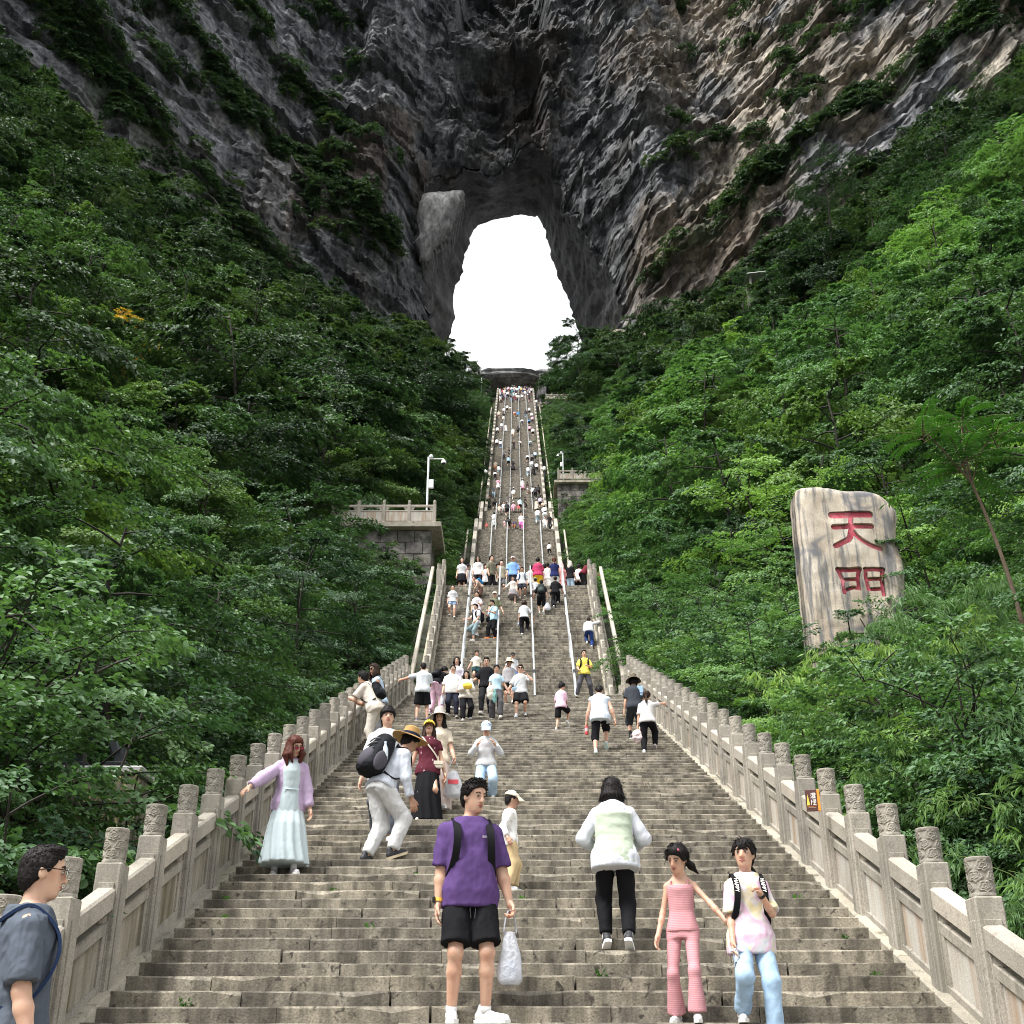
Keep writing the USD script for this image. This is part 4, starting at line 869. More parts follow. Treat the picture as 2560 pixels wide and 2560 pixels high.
# ================================================================== camera poles and lamps
def camera_pole(label, x, y, z, h, arm, s=1.0, lens=0):
    p = xf("camera_pole", (x, y, z), label=label, cat="camera pole")
    part("pole", tube([(0, 0, -0.3), (0, 0, h)], 0.065 * s, 10), M["white_metal"], p, smooth=50)
    part("arm", tube([(0, 0, h - 0.12), (arm, 0, h - 0.12), (arm + 0.001, 0, h - 0.25)], 0.035 * s, 8), M["white_metal"], p, smooth=50)
    d = part("dome_camera", mv(lathe([(0, 0), (0.08 * s, 0), (0.16 * s, -0.12 * s), (0.17 * s, -0.24 * s), (0, -0.24 * s)], 16), (arm, 0, h - 0.2)), M["white_metal"], p, smooth=40)
    part("lens", mv(lathe([(0.001, -0.34 * s), (0.1 * s, -0.31 * s), (0.14 * s, -0.25 * s), (0.14 * s, -0.23 * s), (0, -0.22 * s)], 16), (arm, 0, h - 0.2)), M["black_metal"], d, smooth=40)
    part("box", mv(cbox(0.3 * s, 0.2 * s, 0.6 * s, 0.03), (0.22 * s * np.sign(arm), 0, h * 0.6)), M["white_metal"], p)
    part("top_camera", mv(lathe([(0, -0.06), (0.12, 0.0), (0.13, 0.12), (0.06, 0.2), (0, 0.21)], 14), (0.16 * np.sign(arm), 0, h - 0.02)), M["white_metal"], p, smooth=40)
camera_pole("tall white camera pole on the platform in the left trees", -5.5, 66.3, 32.3, 4.75, 0.95)
camera_pole("small white camera pole on the small right-hand platform", 5.15, 115.4, 60.3, 3.5, -0.55, 0.85)
def lamp(label, x, y, z, h):
    l = xf("lamp", (x, y, z), label=label, cat="lamp")
    part("post", tube([(0, 0, 0), (0, 0, h)], 0.06, 8), M["black_metal"], l); part("globe", mv(lathe([(0, 0), (0.16, 0.05), (0.2, 0.2), (0.19, 0.42), (0.12, 0.5), (0, 0.52)], 12), (0, 0, h)), plain((0.8, 0.8, 0.78), 0.4, "lamp_glass"), l, smooth=50)
lamp("small white lamp on the right parapet near the stair head", 3.5, 172, 102.6, 1.2)
lamp("small white lamp beside the left parapet, low on the topmost flight", -3.6, 128, 66.8, 1.0)
lamp("small white lamp on the right parapet, low on the topmost flight", 3.45, 128, 66.8, 1.4)
pl = xf("flag_pole", (-6.2, 186, 112.4), label="thin white pole left of the stair head", cat="pole"); part("pole", tube([(0, 0, 0), (0, 0, 5.0)], 0.06, 6), M["white_metal"], pl); part("foot", mv(cbox(0.4, 0.4, 0.2, 0.03), (0, 0, 0.1)), M["masonry"], pl)

# ================================================================== notice boards on the balustrades
BROWN, ORANGE, YELL, WHITE = plain((0.075, 0.028, 0.022), 0.4, "board_brown"), plain((0.75, 0.26, 0.03), 0.45, "board_orange"), plain((0.75, 0.5, 0.06), 0.5, "board_yellow"), plain((0.75, 0.72, 0.68), 0.5, "board_white")
def board(label, x, y, z, s, detail=True):
    b = xf("notice_board", (x, y, z), label=label, cat="sign", scale=None); b_ = UsdGeom.Xformable(b); b_.AddRotateZOp().Set(-14.0 * s); b_.AddScaleOp().Set(Gf.Vec3f(0.86, 0.86, 0.86))
    part("board", mv(cbox(0.135, 0.03, 0.25, 0.004), (-0.03 * s, 0, 0)), BROWN, b); part("edge", mv(cbox(0.03, 0.036, 0.252, 0.004), (0.053 * s, 0.0, 0)), ORANGE, b)
    part("hook", mv(cbox(0.03, 0.14, 0.02, 0.004), (0.06, 0.08, 0.09)), M["black_metal"], b)
    if detail:
        def strokes(segs, cx_, cz_, w, hgt, th, mat, nm):
            ms = []
            for (a, b2, c, d) in segs:
                p, q = np.array([cx_ + (a - 0.5) * w, cz_ + (b2 - 0.5) * hgt]), np.array([cx_ + (c - 0.5) * w, cz_ + (d - 0.5) * hgt])
                g = LineString([p, q]).buffer(th, cap_style=2); v, f = prism(g, 0.002); ms.append((np.stack([v[:, 0], -0.0155 - v[:, 2], v[:, 1]], 1), f))
            part(nm, cat_(ms), mat, b)
        wet = [(0.05, 0.9, 0.2, 0.82), (0.0, 0.62, 0.15, 0.56), (0.05, 0.02, 0.22, 0.36), (0.34, 0.95, 0.92, 0.95), (0.34, 0.95, 0.34, 0.58), (0.92, 0.95, 0.92, 0.58), (0.34, 0.77, 0.92, 0.77), (0.34, 0.58, 0.92, 0.58), (0.52, 0.58, 0.52, 0.05), (0.74, 0.58, 0.74, 0.05), (0.36, 0.4, 0.44, 0.2), (0.9, 0.4, 0.82, 0.2), (0.26, 0.04, 1.0, 0.04)]
        slip = [(0.08, 0.95, 0.08, 0.02), (0.08, 0.9, 0.25, 0.55), (0.0, 0.5, 0.22, 0.5), (0.4, 0.92, 1.0, 0.92), (0.62, 1.0, 0.62, 0.7), (0.84, 1.0, 0.84, 0.7), (0.38, 0.68, 1.0, 0.68), (0.7, 0.68, 0.7, 0.05), (0.45, 0.36, 0.95, 0.36), (0.36, 0.05, 1.0, 0.05)]
        strokes(wet, -0.008, 0.055, 0.06, 0.062, 0.0032, WHITE, "lettering"); strokes(slip, -0.008, -0.022, 0.06, 0.062, 0.0032, WHITE, "lettering")
        g = Polygon([(-0.088, -0.055), (-0.052, -0.055), (-0.07, 0.075)]); v, f = prism(g, 0.002); part("warning_triangle", (np.stack([v[:, 0], -0.0155 - v[:, 2], v[:, 1]], 1), f), YELL, b)
        strokes([(0, 0.5, 1, 0.5)], -0.03, -0.085, 0.09, 0.01, 0.003, plain((0.3, 0.2, 0.18), 0.5), "small_print"); strokes([(0, 0.5, 1, 0.5)], -0.03, -0.068, 0.11, 0.01, 0.0014, ORANGE, "rule")
board("small brown notice board with orange edge on the right balustrade", 2.97, 12.18, 4.17, 1)
board("brown and orange board on the left balustrade behind the woman in lilac", -3.02, 16.2, 5.42, -1, False)

# ================================================================== floodlights on a wall, netting
wl = xf("garden_wall", (0, 0, 0), label="low pale wall hung with netting, topped by three floodlights", cat="wall")
part("wall", mv(cbox(5.4, 0.5, 4.4, 0.03), (-7.3, 14.6, 2.75)), M["panel"], wl); part("coping", mv(cbox(5.5, 0.56, 0.1, 0.02), (-7.3, 14.6, 5.0)), plain((0.34, 0.34, 0.33), 0.7, "pale_coping", bump=0.1), wl)
nm_ = []
for i in range(30):      # a net of twisted straw-coloured strands, knotted into uneven diamonds
    for j in range(24):
        x, z = -9.9 + i * 0.18, 1.0 + j * 0.165
        for sx in (-1, 1):
            a = np.array([x, 14.28 + rng.normal(0, 0.015), z]) + rng.normal(0, 0.032, 3); b = a + [sx * 0.09 + rng.normal(0, 0.02), rng.normal(0, 0.01), 0.165]
            nm_.append(tube([a, b], 0.011, 3, cap=False))
part("netting", cat_(nm_), plain((0.5, 0.44, 0.22), 0.8, "straw_net"), wl, kind="stuff")
for k, (x, t, nm) in enumerate(((-5.93, -0.5, "left"), (-5.42, 0.35, "middle"), (-4.93, -0.35, "right"))):
    fl = xf("floodlight", (x, 14.5, 5.09), label=f"black floodlight on the netted wall, the {nm} one of three", cat="floodlight")
    part("base", mv(cbox(0.3, 0.2, 0.03, 0.005), (0, 0, 0.015)), M["black_metal"], fl); part("bracket", mv(cbox(0.12, 0.1, 0.2, 0.01), (0.03, 0, 0.12)), M["black_metal"], fl)
    part("housing", mv(cbox(0.13, 0.14, 0.25, 0.03), (-0.05 * np.sign(-t), 0, 0.24), rot((0, 1, 0), t * 1.2)), M["black_metal"], fl)
    part("hood", mv(lathe([(0.0, 0), (0.055, 0), (0.075, 0.09), (0.068, 0.09), (0.05, 0.02), (0, 0.02)], 14), (0.12 * np.sign(t), 0, 0.31), rot((0, 1, 0), t * 1.6)), M["black_metal"], fl, smooth=40)

# ================================================================== plants with a place of their own
# a young tree of heaven: a bare stem and long feathered leaves
def feather_tree(seed):
    r = np.random.default_rng(seed); t = np.linspace(0, 1, 10)
    stem = np.stack([-0.12 - 0.55 * t + 0.12 * np.sin(3 * t), 0.1 * t, 3.9 * t], 1); wood = [tube(stem, np.linspace(0.05, 0.022, 10), 7)]
    LP, LD, LN = [], [], []
    def frond(o, az, el, L):
        d = np.array([math.cos(az) * math.cos(el), math.sin(az) * math.cos(el), math.sin(el)]); q = np.linspace(0, 1, 9)
        pts = o + d * L * q[:, None] - np.array([0, 0, 0.42 * L]) * (q ** 2)[:, None]; wood.append(tube(pts, np.linspace(0.012, 0.003, 9), 4, cap=False))
        tg = norm(np.gradient(pts, axis=0)); n = 14
        for k in range(n):
            u = 0.16 + 0.84 * k / n; p = np.array([np.interp(u, q, pts[:, c]) for c in range(3)]); dd = np.array([np.interp(u, q, tg[:, c]) for c in range(3)])
            lat = norm(np.cross(dd, [0, 0, 1.0])); up = np.cross(lat, dd)
            for s in (-1, 1): LP.append(p); LD.append(lat * s + dd * 0.45 - np.array([0, 0, 0.28])); LN.append(up + r.normal(0, 0.12, 3))
        LP.append(pts[-1]); LD.append(tg[-1]); LN.append(np.array([0, 0, 1.0]))
    for k in range(16): frond(stem[-1] + [0, 0, -0.05 * (k % 5)], k * 2.4 + r.uniform(-0.3, 0.3), r.uniform(0.1, 0.9), r.uniform(1.0, 1.55))
    tips = [stem[-1] + [0.75, 0.1, 0.7], stem[-1] + [-0.75, -0.2, 0.65], stem[-1] + [0.25, 0.3, 1.15]]
    for tp in tips:
        wood.append(tube([stem[-2], (stem[-1] + tp) / 2 + [0, 0, -0.1], tp], [0.022, 0.017, 0.012], 6))
        for k in range(9): frond(tp + [0, 0, -0.04 * k], k * 2.4 + r.uniform(-0.3, 0.3), r.uniform(0.1, 1.0), r.uniform(0.8, 1.3))
    P, D, N = np.array(LP), np.array(LD), np.array(LN); L = 0.17 * r.uniform(0.8, 1.15, len(P))
    return cat_(wood), leaves(P, D, N, L, L * 0.3, 4, 0.15)
KIND["feather"] = [proto("feather_kind", feather_tree(5), "leaf_sumac", "bark_brown")]
plant(KIND["feather"][0], "tree", (9.1, 20, 8.3), 0, 1.0, "young tree with a bare brown stem and long bright feathered leaves", "tree")
BM = [(5.7, 9.6, 0.85), (6.4, 10.6, 1.0), (7.6, 11.6, 1.2), (5.8, 12.0, 0.8), (6.7, 12.8, 1.05), (8.6, 12.6, 1.25), (6.0, 14.2, 0.9), (7.4, 14.2, 1.15), (9.6, 14.2, 1.3), (6.6, 15.6, 1.0), (8.3, 15.8, 1.15), (5.9, 17.0, 0.9), (7.5, 17.4, 1.1), (9.4, 17.2, 1.25), (6.4, 18.8, 0.95), (8.2, 19.4, 1.1), (10.6, 16.0, 1.3), (7.0, 20.8, 1.0), (8.9, 21.4, 1.05), (7.4, 23.2, 1.25), (8.6, 23.4, 1.3), (9.6, 22.8, 1.3), (10.4, 25.4, 1.3), (6.2, 21.6, 0.85), (10.8, 19.4, 1.3), (9.2, 10.4, 1.3), (5.6, 8.2, 0.8), (9.5, 25.2, 1.15)]
for i, (x, y, s) in enumerate(BM):
    near_ = "beside the carved stone" if y > 18 else "behind the right balustrade"
    plant(KIND["bamboo"][i % 2], "bamboo", (x, y, float(ground(x, y)) - 0.1), i * 1.7, s, f"drooping clump of narrow-leaved bamboo {near_}", "bamboo", f"bamboo clumps {near_}")
for i, (x, y, s) in enumerate([(5.7, 18.4, 0.55), (5.8, 20.4, 0.7), (5.8, 22.4, 0.8), (5.9, 24.4, 0.9), (6.9, 24.6, 1.0), (7.7, 24.3, 1.02), (8.5, 24.5, 1.05), (9.4, 24.4, 1.12), (9.8, 27.2, 1.3), (6.0, 27.6, 1.2), (7.9, 28.5, 1.3), (11.8, 20.8, 1.6)]):
    plant(KIND["lime"][i % 3], "tree", (x, y, float(ground(x, y)) - 0.5), i * 2.1, s * 0.62, "low light green sapling close behind the right balustrade", "tree", "saplings close behind the right balustrade")
YS = [(-4.9, 8.6, 0.85), (-5.9, 9.4, 1.1), (-4.8, 10.4, 0.9), (-6.8, 10.6, 1.2), (-5.6, 11.4, 1.05), (-4.75, 12.2, 0.85), (-7.9, 11.4, 1.4), (-6.4, 12.8, 1.35), (-4.9, 7.2, 0.85), (-5.2, 13.2, 1.15), (-4.7, 15.2, 0.8), (-8.6, 12.9, 1.2), (-5.9, 13.5, 1.25), (-7.3, 13.4, 1.4), (-4.6, 13.8, 0.8), (-5.2, 6.2, 0.8), (-6.6, 8.2, 1.0)]
for i, (x, y, s) in enumerate(YS):
    plant(KIND["yshrub"][i % 2], "shrub", (x, y, float(ground(x, y)) - 0.2), i * 1.3, s, "yellow-green leafy shrub in front of the netted wall", "shrub", "yellow-green shrubs by the netted wall")
# weeds in the joints of the steps
def weed(seed):
    r = np.random.default_rng(seed); n = 46; a = r.uniform(0, 2 * PI, n); e = r.uniform(0.1, 1.2, n); d = np.stack([np.cos(a) * np.cos(e), np.sin(a) * np.cos(e) - 0.3, np.sin(e)], 1)
    P = d * r.uniform(0.0, 0.05, n)[:, None]; return leaves(P, d, np.array([0, -0.4, 1.0]) + r.normal(0, 0.3, (n, 3)), r.uniform(0.014, 0.036, n), r.uniform(0.01, 0.018, n), 4)
WEED = [weed(i) for i in range(3)]
for i, (x, y, w) in enumerate([(-2.5, 9.62, "in the lowest left corner of the steps"), (-2.75, 11.8, "against the left kerb, low down"), (-2.9, 12.4, "against the left kerb, beside the sixth post"), (-1.38, 11.5, "in an upright joint left of the purple shirt"), (-1.1, 13.3, "in a joint below the white trousers"), (-1.9, 12.9, "in a joint below the white dress"), (0.62, 10.3, "left of the dark-trousered climber's feet"), (0.02, 12.6, "beside the boy's shoes"), (0.95, 17.2, "in the middle of the flight"), (-1.3, 17.0, "left of the white trousers"), (2.84, 11.3, "against the right kerb behind the girls"), (2.8, 10.2, "against the right kerb, lowest"), (2.72, 12.6, "against the right kerb, higher up"), (-2.62, 20.5, "against the left kerb under the dress")]):
    k = math.floor((y - 4.35) / (28.15 / 92)); yy = 4.35 + k * 28.15 / 92 - 0.005
    part("weed", mv(WEED[i % 3], (x, yy - 0.005, 11.31 / 92 * k + 0.01)), M["leaf_weed"], label=f"small green weed {w}", cat="weed")
# a dark-roofed rock shelter with an orange banner, half hidden high in the right trees
ht = xf("shelter", (38.4, 150, 111.2), label="tiny grey-roofed shelter with an orange banner high in the right trees", cat="shelter")
for x in (-2.4, 0.4): part("post", tube([(x, 0, -1.6), (x, 0, 2.0)], 0.2, 6), M["masonry"], ht)
rfv = np.array([(-3.2, -1.2, 1.6), (1.2, -1.2, 2.2), (1.2, 2.5, 2.6), (-3.2, 2.5, 2.0), (-2.6, 0.5, 3.0), (0.6, 0.5, 3.4)]); hh_ = trimesh.convex.convex_hull(rfv)
part("roof", (np.array(hh_.vertices), np.array(hh_.faces)), M["masonry"], ht); part("banner", mv(cbox(2.0, 0.15, 1.1, 0.05), (3.0, 0.6, 0.6)), plain((0.6, 0.25, 0.06), 0.7), ht); part("back_wall", box(-1, 2.2, -1, 3.4, 0.3, 5), M["wall_dark"], ht)
# ================================================================== people
class Field:
    """A signed distance field on a grid, joined smoothly, and its surface."""
    def __init__(self, lo, hi, cell):
        self.lo = np.asarray(lo, float) - 2 * cell; self.c = cell
        n = np.ceil((np.asarray(hi, float) + 2 * cell - self.lo) / cell).astype(int) + 1
        self.ax = [self.lo[i] + cell * np.arange(n[i]) for i in range(3)]; self.f = np.full(n, 0.3, np.float32)
    def _sl(self, lo, hi, pad):
        s = []
        for i in range(3):
            a = max(0, int((lo[i] - pad - self.lo[i]) / self.c)); b = min(len(self.ax[i]), int((hi[i] + pad - self.lo[i]) / self.c) + 2)
            if b <= a: return None, None
            s.append(slice(a, b))
        return tuple(s), (self.ax[0][s[0]][:, None, None], self.ax[1][s[1]][None, :, None], self.ax[2][s[2]][None, None, :])
    def put(self, lo, hi, fn, k=0.02, sub=False):
        s, g = self._sl(np.asarray(lo), np.asarray(hi), 0.02 if sub else max(k, 0.012) + 2 * self.c)
        if s is None: return
        d = fn(*g).astype(np.float32); f = self.f[s]
        if sub: self.f[s] = np.maximum(f, -d); return
        h = np.clip(0.5 + 0.5 * (f - d) / k, 0, 1); self.f[s] = f * (1 - h) + d * h - k * h * (1 - h)
    def cap(self, a, b, ra, rb, k=0.02, clips=(), sub=False):
        a, b = np.asarray(a, float), np.asarray(b, float); r = max(ra, rb); e = b - a; L2 = float(e @ e) + 1e-12
        def fn(X, Y, Z):
            t = np.clip(((X - a[0]) * e[0] + (Y - a[1]) * e[1] + (Z - a[2]) * e[2]) / L2, 0, 1)
            d = np.sqrt((X - a[0] - t * e[0]) ** 2 + (Y - a[1] - t * e[1]) ** 2 + (Z - a[2] - t * e[2]) ** 2) - (ra + (rb - ra) * t)
            for p, n in clips: d = np.maximum(d, (X - p[0]) * n[0] + (Y - p[1]) * n[1] + (Z - p[2]) * n[2])
            return d
        self.put(np.minimum(a, b) - r, np.maximum(a, b) + r, fn, k, sub)
    def ell(self, c, rad, R=None, k=0.02, clips=(), sub=False):
        c = np.asarray(c, float); rad = np.asarray(rad, float); R = np.eye(3) if R is None else R; m = rad.max()
        def fn(X, Y, Z):
            q = [((X - c[0]) * R[0, i] + (Y - c[1]) * R[1, i] + (Z - c[2]) * R[2, i]) for i in range(3)]
            k0 = np.sqrt(sum((q[i] / rad[i]) ** 2 for i in range(3))); k1 = np.sqrt(sum((q[i] / rad[i] ** 2) ** 2 for i in range(3)))
            d = k0 * (k0 - 1) / (k1 + 1e-9)
            for p, n in clips: d = np.maximum(d, (X - p[0]) * n[0] + (Y - p[1]) * n[1] + (Z - p[2]) * n[2])
            return d
        self.put(c - m, c + m, fn, k, sub)
    def loft(self, a, b, R, lev, k=0.02, power=2.3, fold=None):
        """Oval sections (t, half width, half depth[, forward shift]) along the axis a-b, flat ended. R: columns are the lateral and forward axes."""
        a, b = np.asarray(a, float), np.asarray(b, float); L = np.linalg.norm(b - a); z = (b - a) / L
        x = R[:, 0] - z * (R[:, 0] @ z); x /= np.linalg.norm(x); y = np.cross(z, x); lev = np.array([tuple(l) + (0.0,) * (4 - len(l)) for l in lev], float); m = lev[:, 1:3].max() + abs(lev[:, 3]).max()
        def fn(X, Y, Z):
            px, py, pz = X - a[0], Y - a[1], Z - a[2]
            t = (px * z[0] + py * z[1] + pz * z[2]) / L; u = px * x[0] + py * x[1] + pz * x[2]; v = px * y[0] + py * y[1] + pz * y[2]
            A, B, O = (np.interp(t, lev[:, 0], lev[:, i]) for i in (1, 2, 3)); v = v - O
            if fold:
                g = 1 + fold[1] * np.clip(t if fold[2] > 0 else 1 - t, 0, 1) ** 0.8 * np.cos(fold[0] * np.arctan2(v, u) + fold[3] + 2.2 * np.sin(3 * t)); A, B = A * g, B * g
            rho = ((np.abs(u) / A) ** power + (np.abs(v) / B) ** power) ** (1 / power)
            d = (rho - 1) * np.minimum(A, B)
            return np.maximum(d, np.maximum((lev[0, 0] - t) * L, (t - lev[-1, 0]) * L))
        self.put(np.minimum(a, b) - m - 0.02, np.maximum(a, b) + m + 0.02, fn, k)
    def surface(self):
        f = self.f; s = f < 0; n = np.array(f.shape); nc = n - 1
        acc = np.zeros((int(nc.prod()), 3)); cnt = np.zeros(int(nc.prod())); quads = []
        flat = lambda i, j, k: (i * nc[1] + j) * nc[2] + k
        for axis in range(3):
            sl0 = [slice(None)] * 3; sl1 = [slice(None)] * 3; sl0[axis] = slice(None, -1); sl1[axis] = slice(1, None)
            e = np.argwhere(s[tuple(sl0)] != s[tuple(sl1)])
            o = [i for i in range(3) if i != axis]
            ok = (e[:, o[0]] > 0) & (e[:, o[1]] > 0) & (e[:, o[0]] < nc[o[0]]) & (e[:, o[1]] < nc[o[1]]); e = e[ok]
            if not len(e): continue
            e1 = e.copy(); e1[:, axis] += 1
            f0, f1 = f[tuple(e.T)], f[tuple(e1.T)]; t = f0 / (f0 - f1)
            p = e.astype(float); p[:, axis] += t
            ids = []
            for d0, d1 in ((-1, -1), (0, -1), (0, 0), (-1, 0)):
                q = e.copy(); q[:, o[0]] += d0; q[:, o[1]] += d1; ids.append(flat(*q.T))
            for i_ in ids:
                cnt += np.bincount(i_, minlength=len(cnt))
                for c_ in range(3): acc[:, c_] += np.bincount(i_, weights=p[:, c_], minlength=len(cnt))
            q = np.stack(ids, 1); flip = s[tuple(e.T)]
            if axis == 1: flip = ~flip
            quads.append(np.where(flip[:, None], q, q[:, ::-1]))
        q = np.vstack(quads); used = np.flatnonzero(cnt); rm = np.full(len(cnt), -1); rm[used] = np.arange(len(used))
        v = acc[used] / cnt[used, None] * self.c + self.lo; q = rm[q]
        return v, np.vstack([q[:, [0, 1, 2]], q[:, [0, 2, 3]]])

def vnormals(v, f):
    n = np.zeros_like(v); fn = np.cross(v[f[:, 1]] - v[f[:, 0]], v[f[:, 2]] - v[f[:, 0]])
    for k in range(3):
        for c in range(3): n[:, c] += np.bincount(f[:, k], weights=fn[:, c], minlength=len(v))
    return norm(n)
def wrinkle(m, amp, sc=(9, 9, 5), seed=0):
    v, f = m; n = vnormals(v, f); d = (ridged(v * np.array(sc), 3, seed) - 0.6) * amp + (ridged(v @ np.array([[1, 0, 0.5], [0, 1, 0.3], [-0.4, 0, 1]]) * np.array(sc) * 2.3, 2, seed + 9) - 0.6) * amp * 0.35
    return v + n * d[:, None], f
def Rx(a): return rot((1, 0, 0), math.radians(a))
def Ry(a): return rot((0, 1, 0), math.radians(a))
def Rz(a): return rot((0, 0, 1), math.radians(a))
def ik(a, b, l1, l2, pole):
    """The middle joint of a two-bone limb from a to b, bent towards pole."""
    a, b = np.asarray(a, float), np.asarray(b, float); d = b - a; L = np.linalg.norm(d)
    if L > (l1 + l2) * 0.999: b = a + d / L * (l1 + l2) * 0.999; d = b - a; L = np.linalg.norm(d)
    u = d / L; x = (l1 * l1 - l2 * l2 + L * L) / (2 * L); h = math.sqrt(max(l1 * l1 - x * x, 0)); p = np.asarray(pole, float); p = p - u * (p @ u); p /= np.linalg.norm(p) + 1e-9
    return a + u * x + p * h, b

RUN1, RISE1 = 28.15 / 92, 11.31 / 92
def step_z(y):
    """Height of the walking surface at y."""
    for y0, y1, z0, z1, n in ((4.35, 32.5, 0, 11.31, 92), (37.6, 48.5, 11.31, 21.1, 54), (65.8, 89.9, 21.1, 42.8, 118), (95, 104.7, 42.8, 51.6, 48), (111, 191.6, 51.6, 117.6, 350)):
        if y0 <= y < y1: return z0 + (math.floor((y - y0) / ((y1 - y0) / n)) + 1) * (z1 - z0) / n
    return float(S(y))
def stand(u, v):
    """The point of the stairs at a place in the photograph (2560 px)."""
    fwd = np.array([-math.sin(math.radians(0.18)) * math.cos(PIT), math.cos(math.radians(0.18)) * math.cos(PIT), math.sin(PIT)]); rt = np.array([math.cos(math.radians(0.18)), math.sin(math.radians(0.18)), 0]); upv = np.cross(rt, fwd)
    d = fwd + rt * (u - 1280) / FL - upv * (v - 1280) / FL; e = np.array([-0.05, 0, 1.6])
    Y = np.linspace(3, 200, 30000); Z = e[2] + d[2] / d[1] * Y; k = np.argmax(Z <= S(Y) + 0.02); y = Y[k]
    return e + d * y / d[1]
def height_at(y, v):
    t = math.tan(PIT + math.atan((1280 - v) / FL)); return 1.6 + t * y

SKIN = [(0.5, 0.315, 0.225), (0.56, 0.37, 0.28), (0.38, 0.225, 0.155)]
_sk = {}
def skin_mat(i):
    if i not in _sk:
        c = np.array(SKIN[i]); _sk[i] = MAT(f"skin_{i}", {"tc": ("texture_coordinate", {}), "n": ("noise_texture", {"scale": 11.0, "detail": 4.0}), "n2": ("noise_texture", {"scale": 260.0}), "r": ("rgb_ramp", {"ramp": [(0.3, tuple(c * [0.9, 0.8, 0.76])), (0.55, tuple(c)), (0.75, tuple(c * [1.04, 0.96, 0.92]))]}), "b": ("bump", {"strength": 0.08, "distance": 0.004}),
            "p": ("principled_bsdf", {"roughness": 0.5, "specular_ior_level": 0.4, "subsurface_weight": 0.22, "subsurface_scale": 0.012})}, [("tc.object", "n.vector"), ("tc.object", "n2.vector"), ("n.fac", "r.fac"), ("r.color", "p.base_color"), ("n2.fac", "b.height"), ("b.normal", "p.normal")])
    return _sk[i]
HAIR = plain((0.012, 0.01, 0.01), 0.55, "black_hair", bump=0.5, scale=90, spec=0.12); HAIR_RED = plain((0.075, 0.022, 0.014), 0.55, "auburn_hair", bump=0.5, scale=90, spec=0.15); HAIR_BROWN = plain((0.03, 0.016, 0.011), 0.55, "brown_hair", bump=0.5, scale=90, spec=0.15)
EYEW, DARK, LIP = plain((0.5, 0.47, 0.44), 0.3, "eye_white"), plain((0.012, 0.009, 0.008), 0.4, "eye_dark"), plain((0.36, 0.12, 0.1), 0.45, "lip")
def cloth(c, rough=0.85, scale=220, bump=0.12): return plain(tuple(c), rough, None, bump=bump, scale=scale, spec=0.06)

def skeleton(h, face, feet, root, lean=0, twist=0, side=0, head=(0, 0, 0), armR=(8, 8, 15, 0), armL=(8, 8, 15, 0), handR=None, handL=None, female=False, w=1.0, headk=1.0, drop=0.0, sit=None, sway=0.0):
    """Joints of a figure that faces +y, feet where FEET say: (x, y, lift, toe pitch) each, left and right, in metres about the root."""
    s = h / 1.7; J = {"s": s, "h": h, "w": w, "female": female, "headk": headk * 1.06}
    rz = Rz(face + 180); J["Rz"] = rz
    thigh, shin, ank = 0.425 * s, 0.41 * s, 0.075 * s
    hipw = (0.088 if female else 0.085) * s
    F = {}
    for nm, (x, y, lift, pit) in zip("LR", feet):
        wx, wy = (rz @ [x, y, 0])[:2] + np.asarray(root[:2])
        z = (step_z(wy) - root[2] if sit is None else 0) + lift
        F[nm] = np.array([x, y, z]); J["pit" + nm] = pit
    if sit is None:
        top = 1e9
        for nm, sx in (("L", -1), ("R", 1)):
            a = F[nm] + [0, 0, ank]; dx = a[0] - sx * hipw - sway; dy = a[1] - 0.5 * (F["L"][1] + F["R"][1]) * 0.5
            top = min(top, a[2] + math.sqrt(max((0.997 * (thigh + shin)) ** 2 - dx * dx - dy * dy, 0.05)))
        pel = np.array([sway, 0.25 * (F["L"][1] + F["R"][1]), min(top, 0.91 * s + max(F["L"][2], F["R"][2])) - drop])
    else: pel = np.array([0, 0, sit])
    J["pel"] = pel
    Rt = Rz(twist) @ Rx(-lean) @ Ry(side); J["Rt"] = Rt
    tl = 0.515 * s
    J["neck"] = pel + Rt @ [0, 0, tl + 0.035 * s]; J["chest"] = pel + Rt @ [0, 0.0, 0.36 * s]
    Rh = Rz(head[0]) @ Rx(-head[1]) @ Ry(head[2]); J["Rh"] = Rh
    J["head"] = J["neck"] + (Rt @ [0, 0.012 * s, 0.04 * s]) + Rh @ [0, 0.012 * s, 0.115 * s * headk]
    shw = (0.15 if female else 0.168) * s * w
    for nm, sx, arm, tgt in (("L", -1, armL, handL), ("R", 1, armR, handR)):
        sh = pel + Rt @ [sx * shw, -0.005 * s, tl - 0.078 * s]; J["sh" + nm] = sh
        fl, ab, el, tw = arm
        R1 = Rt @ Ry(-sx * ab) @ Rx(fl)
        if tgt is None:
            J["el" + nm] = sh + R1 @ [0, 0, -0.285 * s]; R2 = R1 @ Rz(sx * tw) @ Rx(el); J["wr" + nm] = J["el" + nm] + R2 @ [0, 0, -0.245 * s]
        else:
            e_, w_ = ik(sh, np.asarray(tgt, float), 0.285 * s, 0.245 * s, Rt @ np.array([sx * 0.6, -0.6, -0.4])); J["el" + nm], J["wr" + nm] = e_, w_
        hip = pel + Rz(twist * 0.4) @ [sx * hipw, 0, -0.02 * s]; J["hip" + nm] = hip
        a = F[nm] + [0, 0, ank]
        if J["pit" + nm] < 0: a = a + [0, 0.02 * s, -J["pit" + nm] / 90 * 0.14 * s]     # heel raised
        k_, a_ = ik(hip, a, thigh, shin, np.array([sx * 0.12, 1.0, 0.1])); J["kn" + nm], J["an" + nm] = k_, a_; J["ft" + nm] = F[nm]
    return J

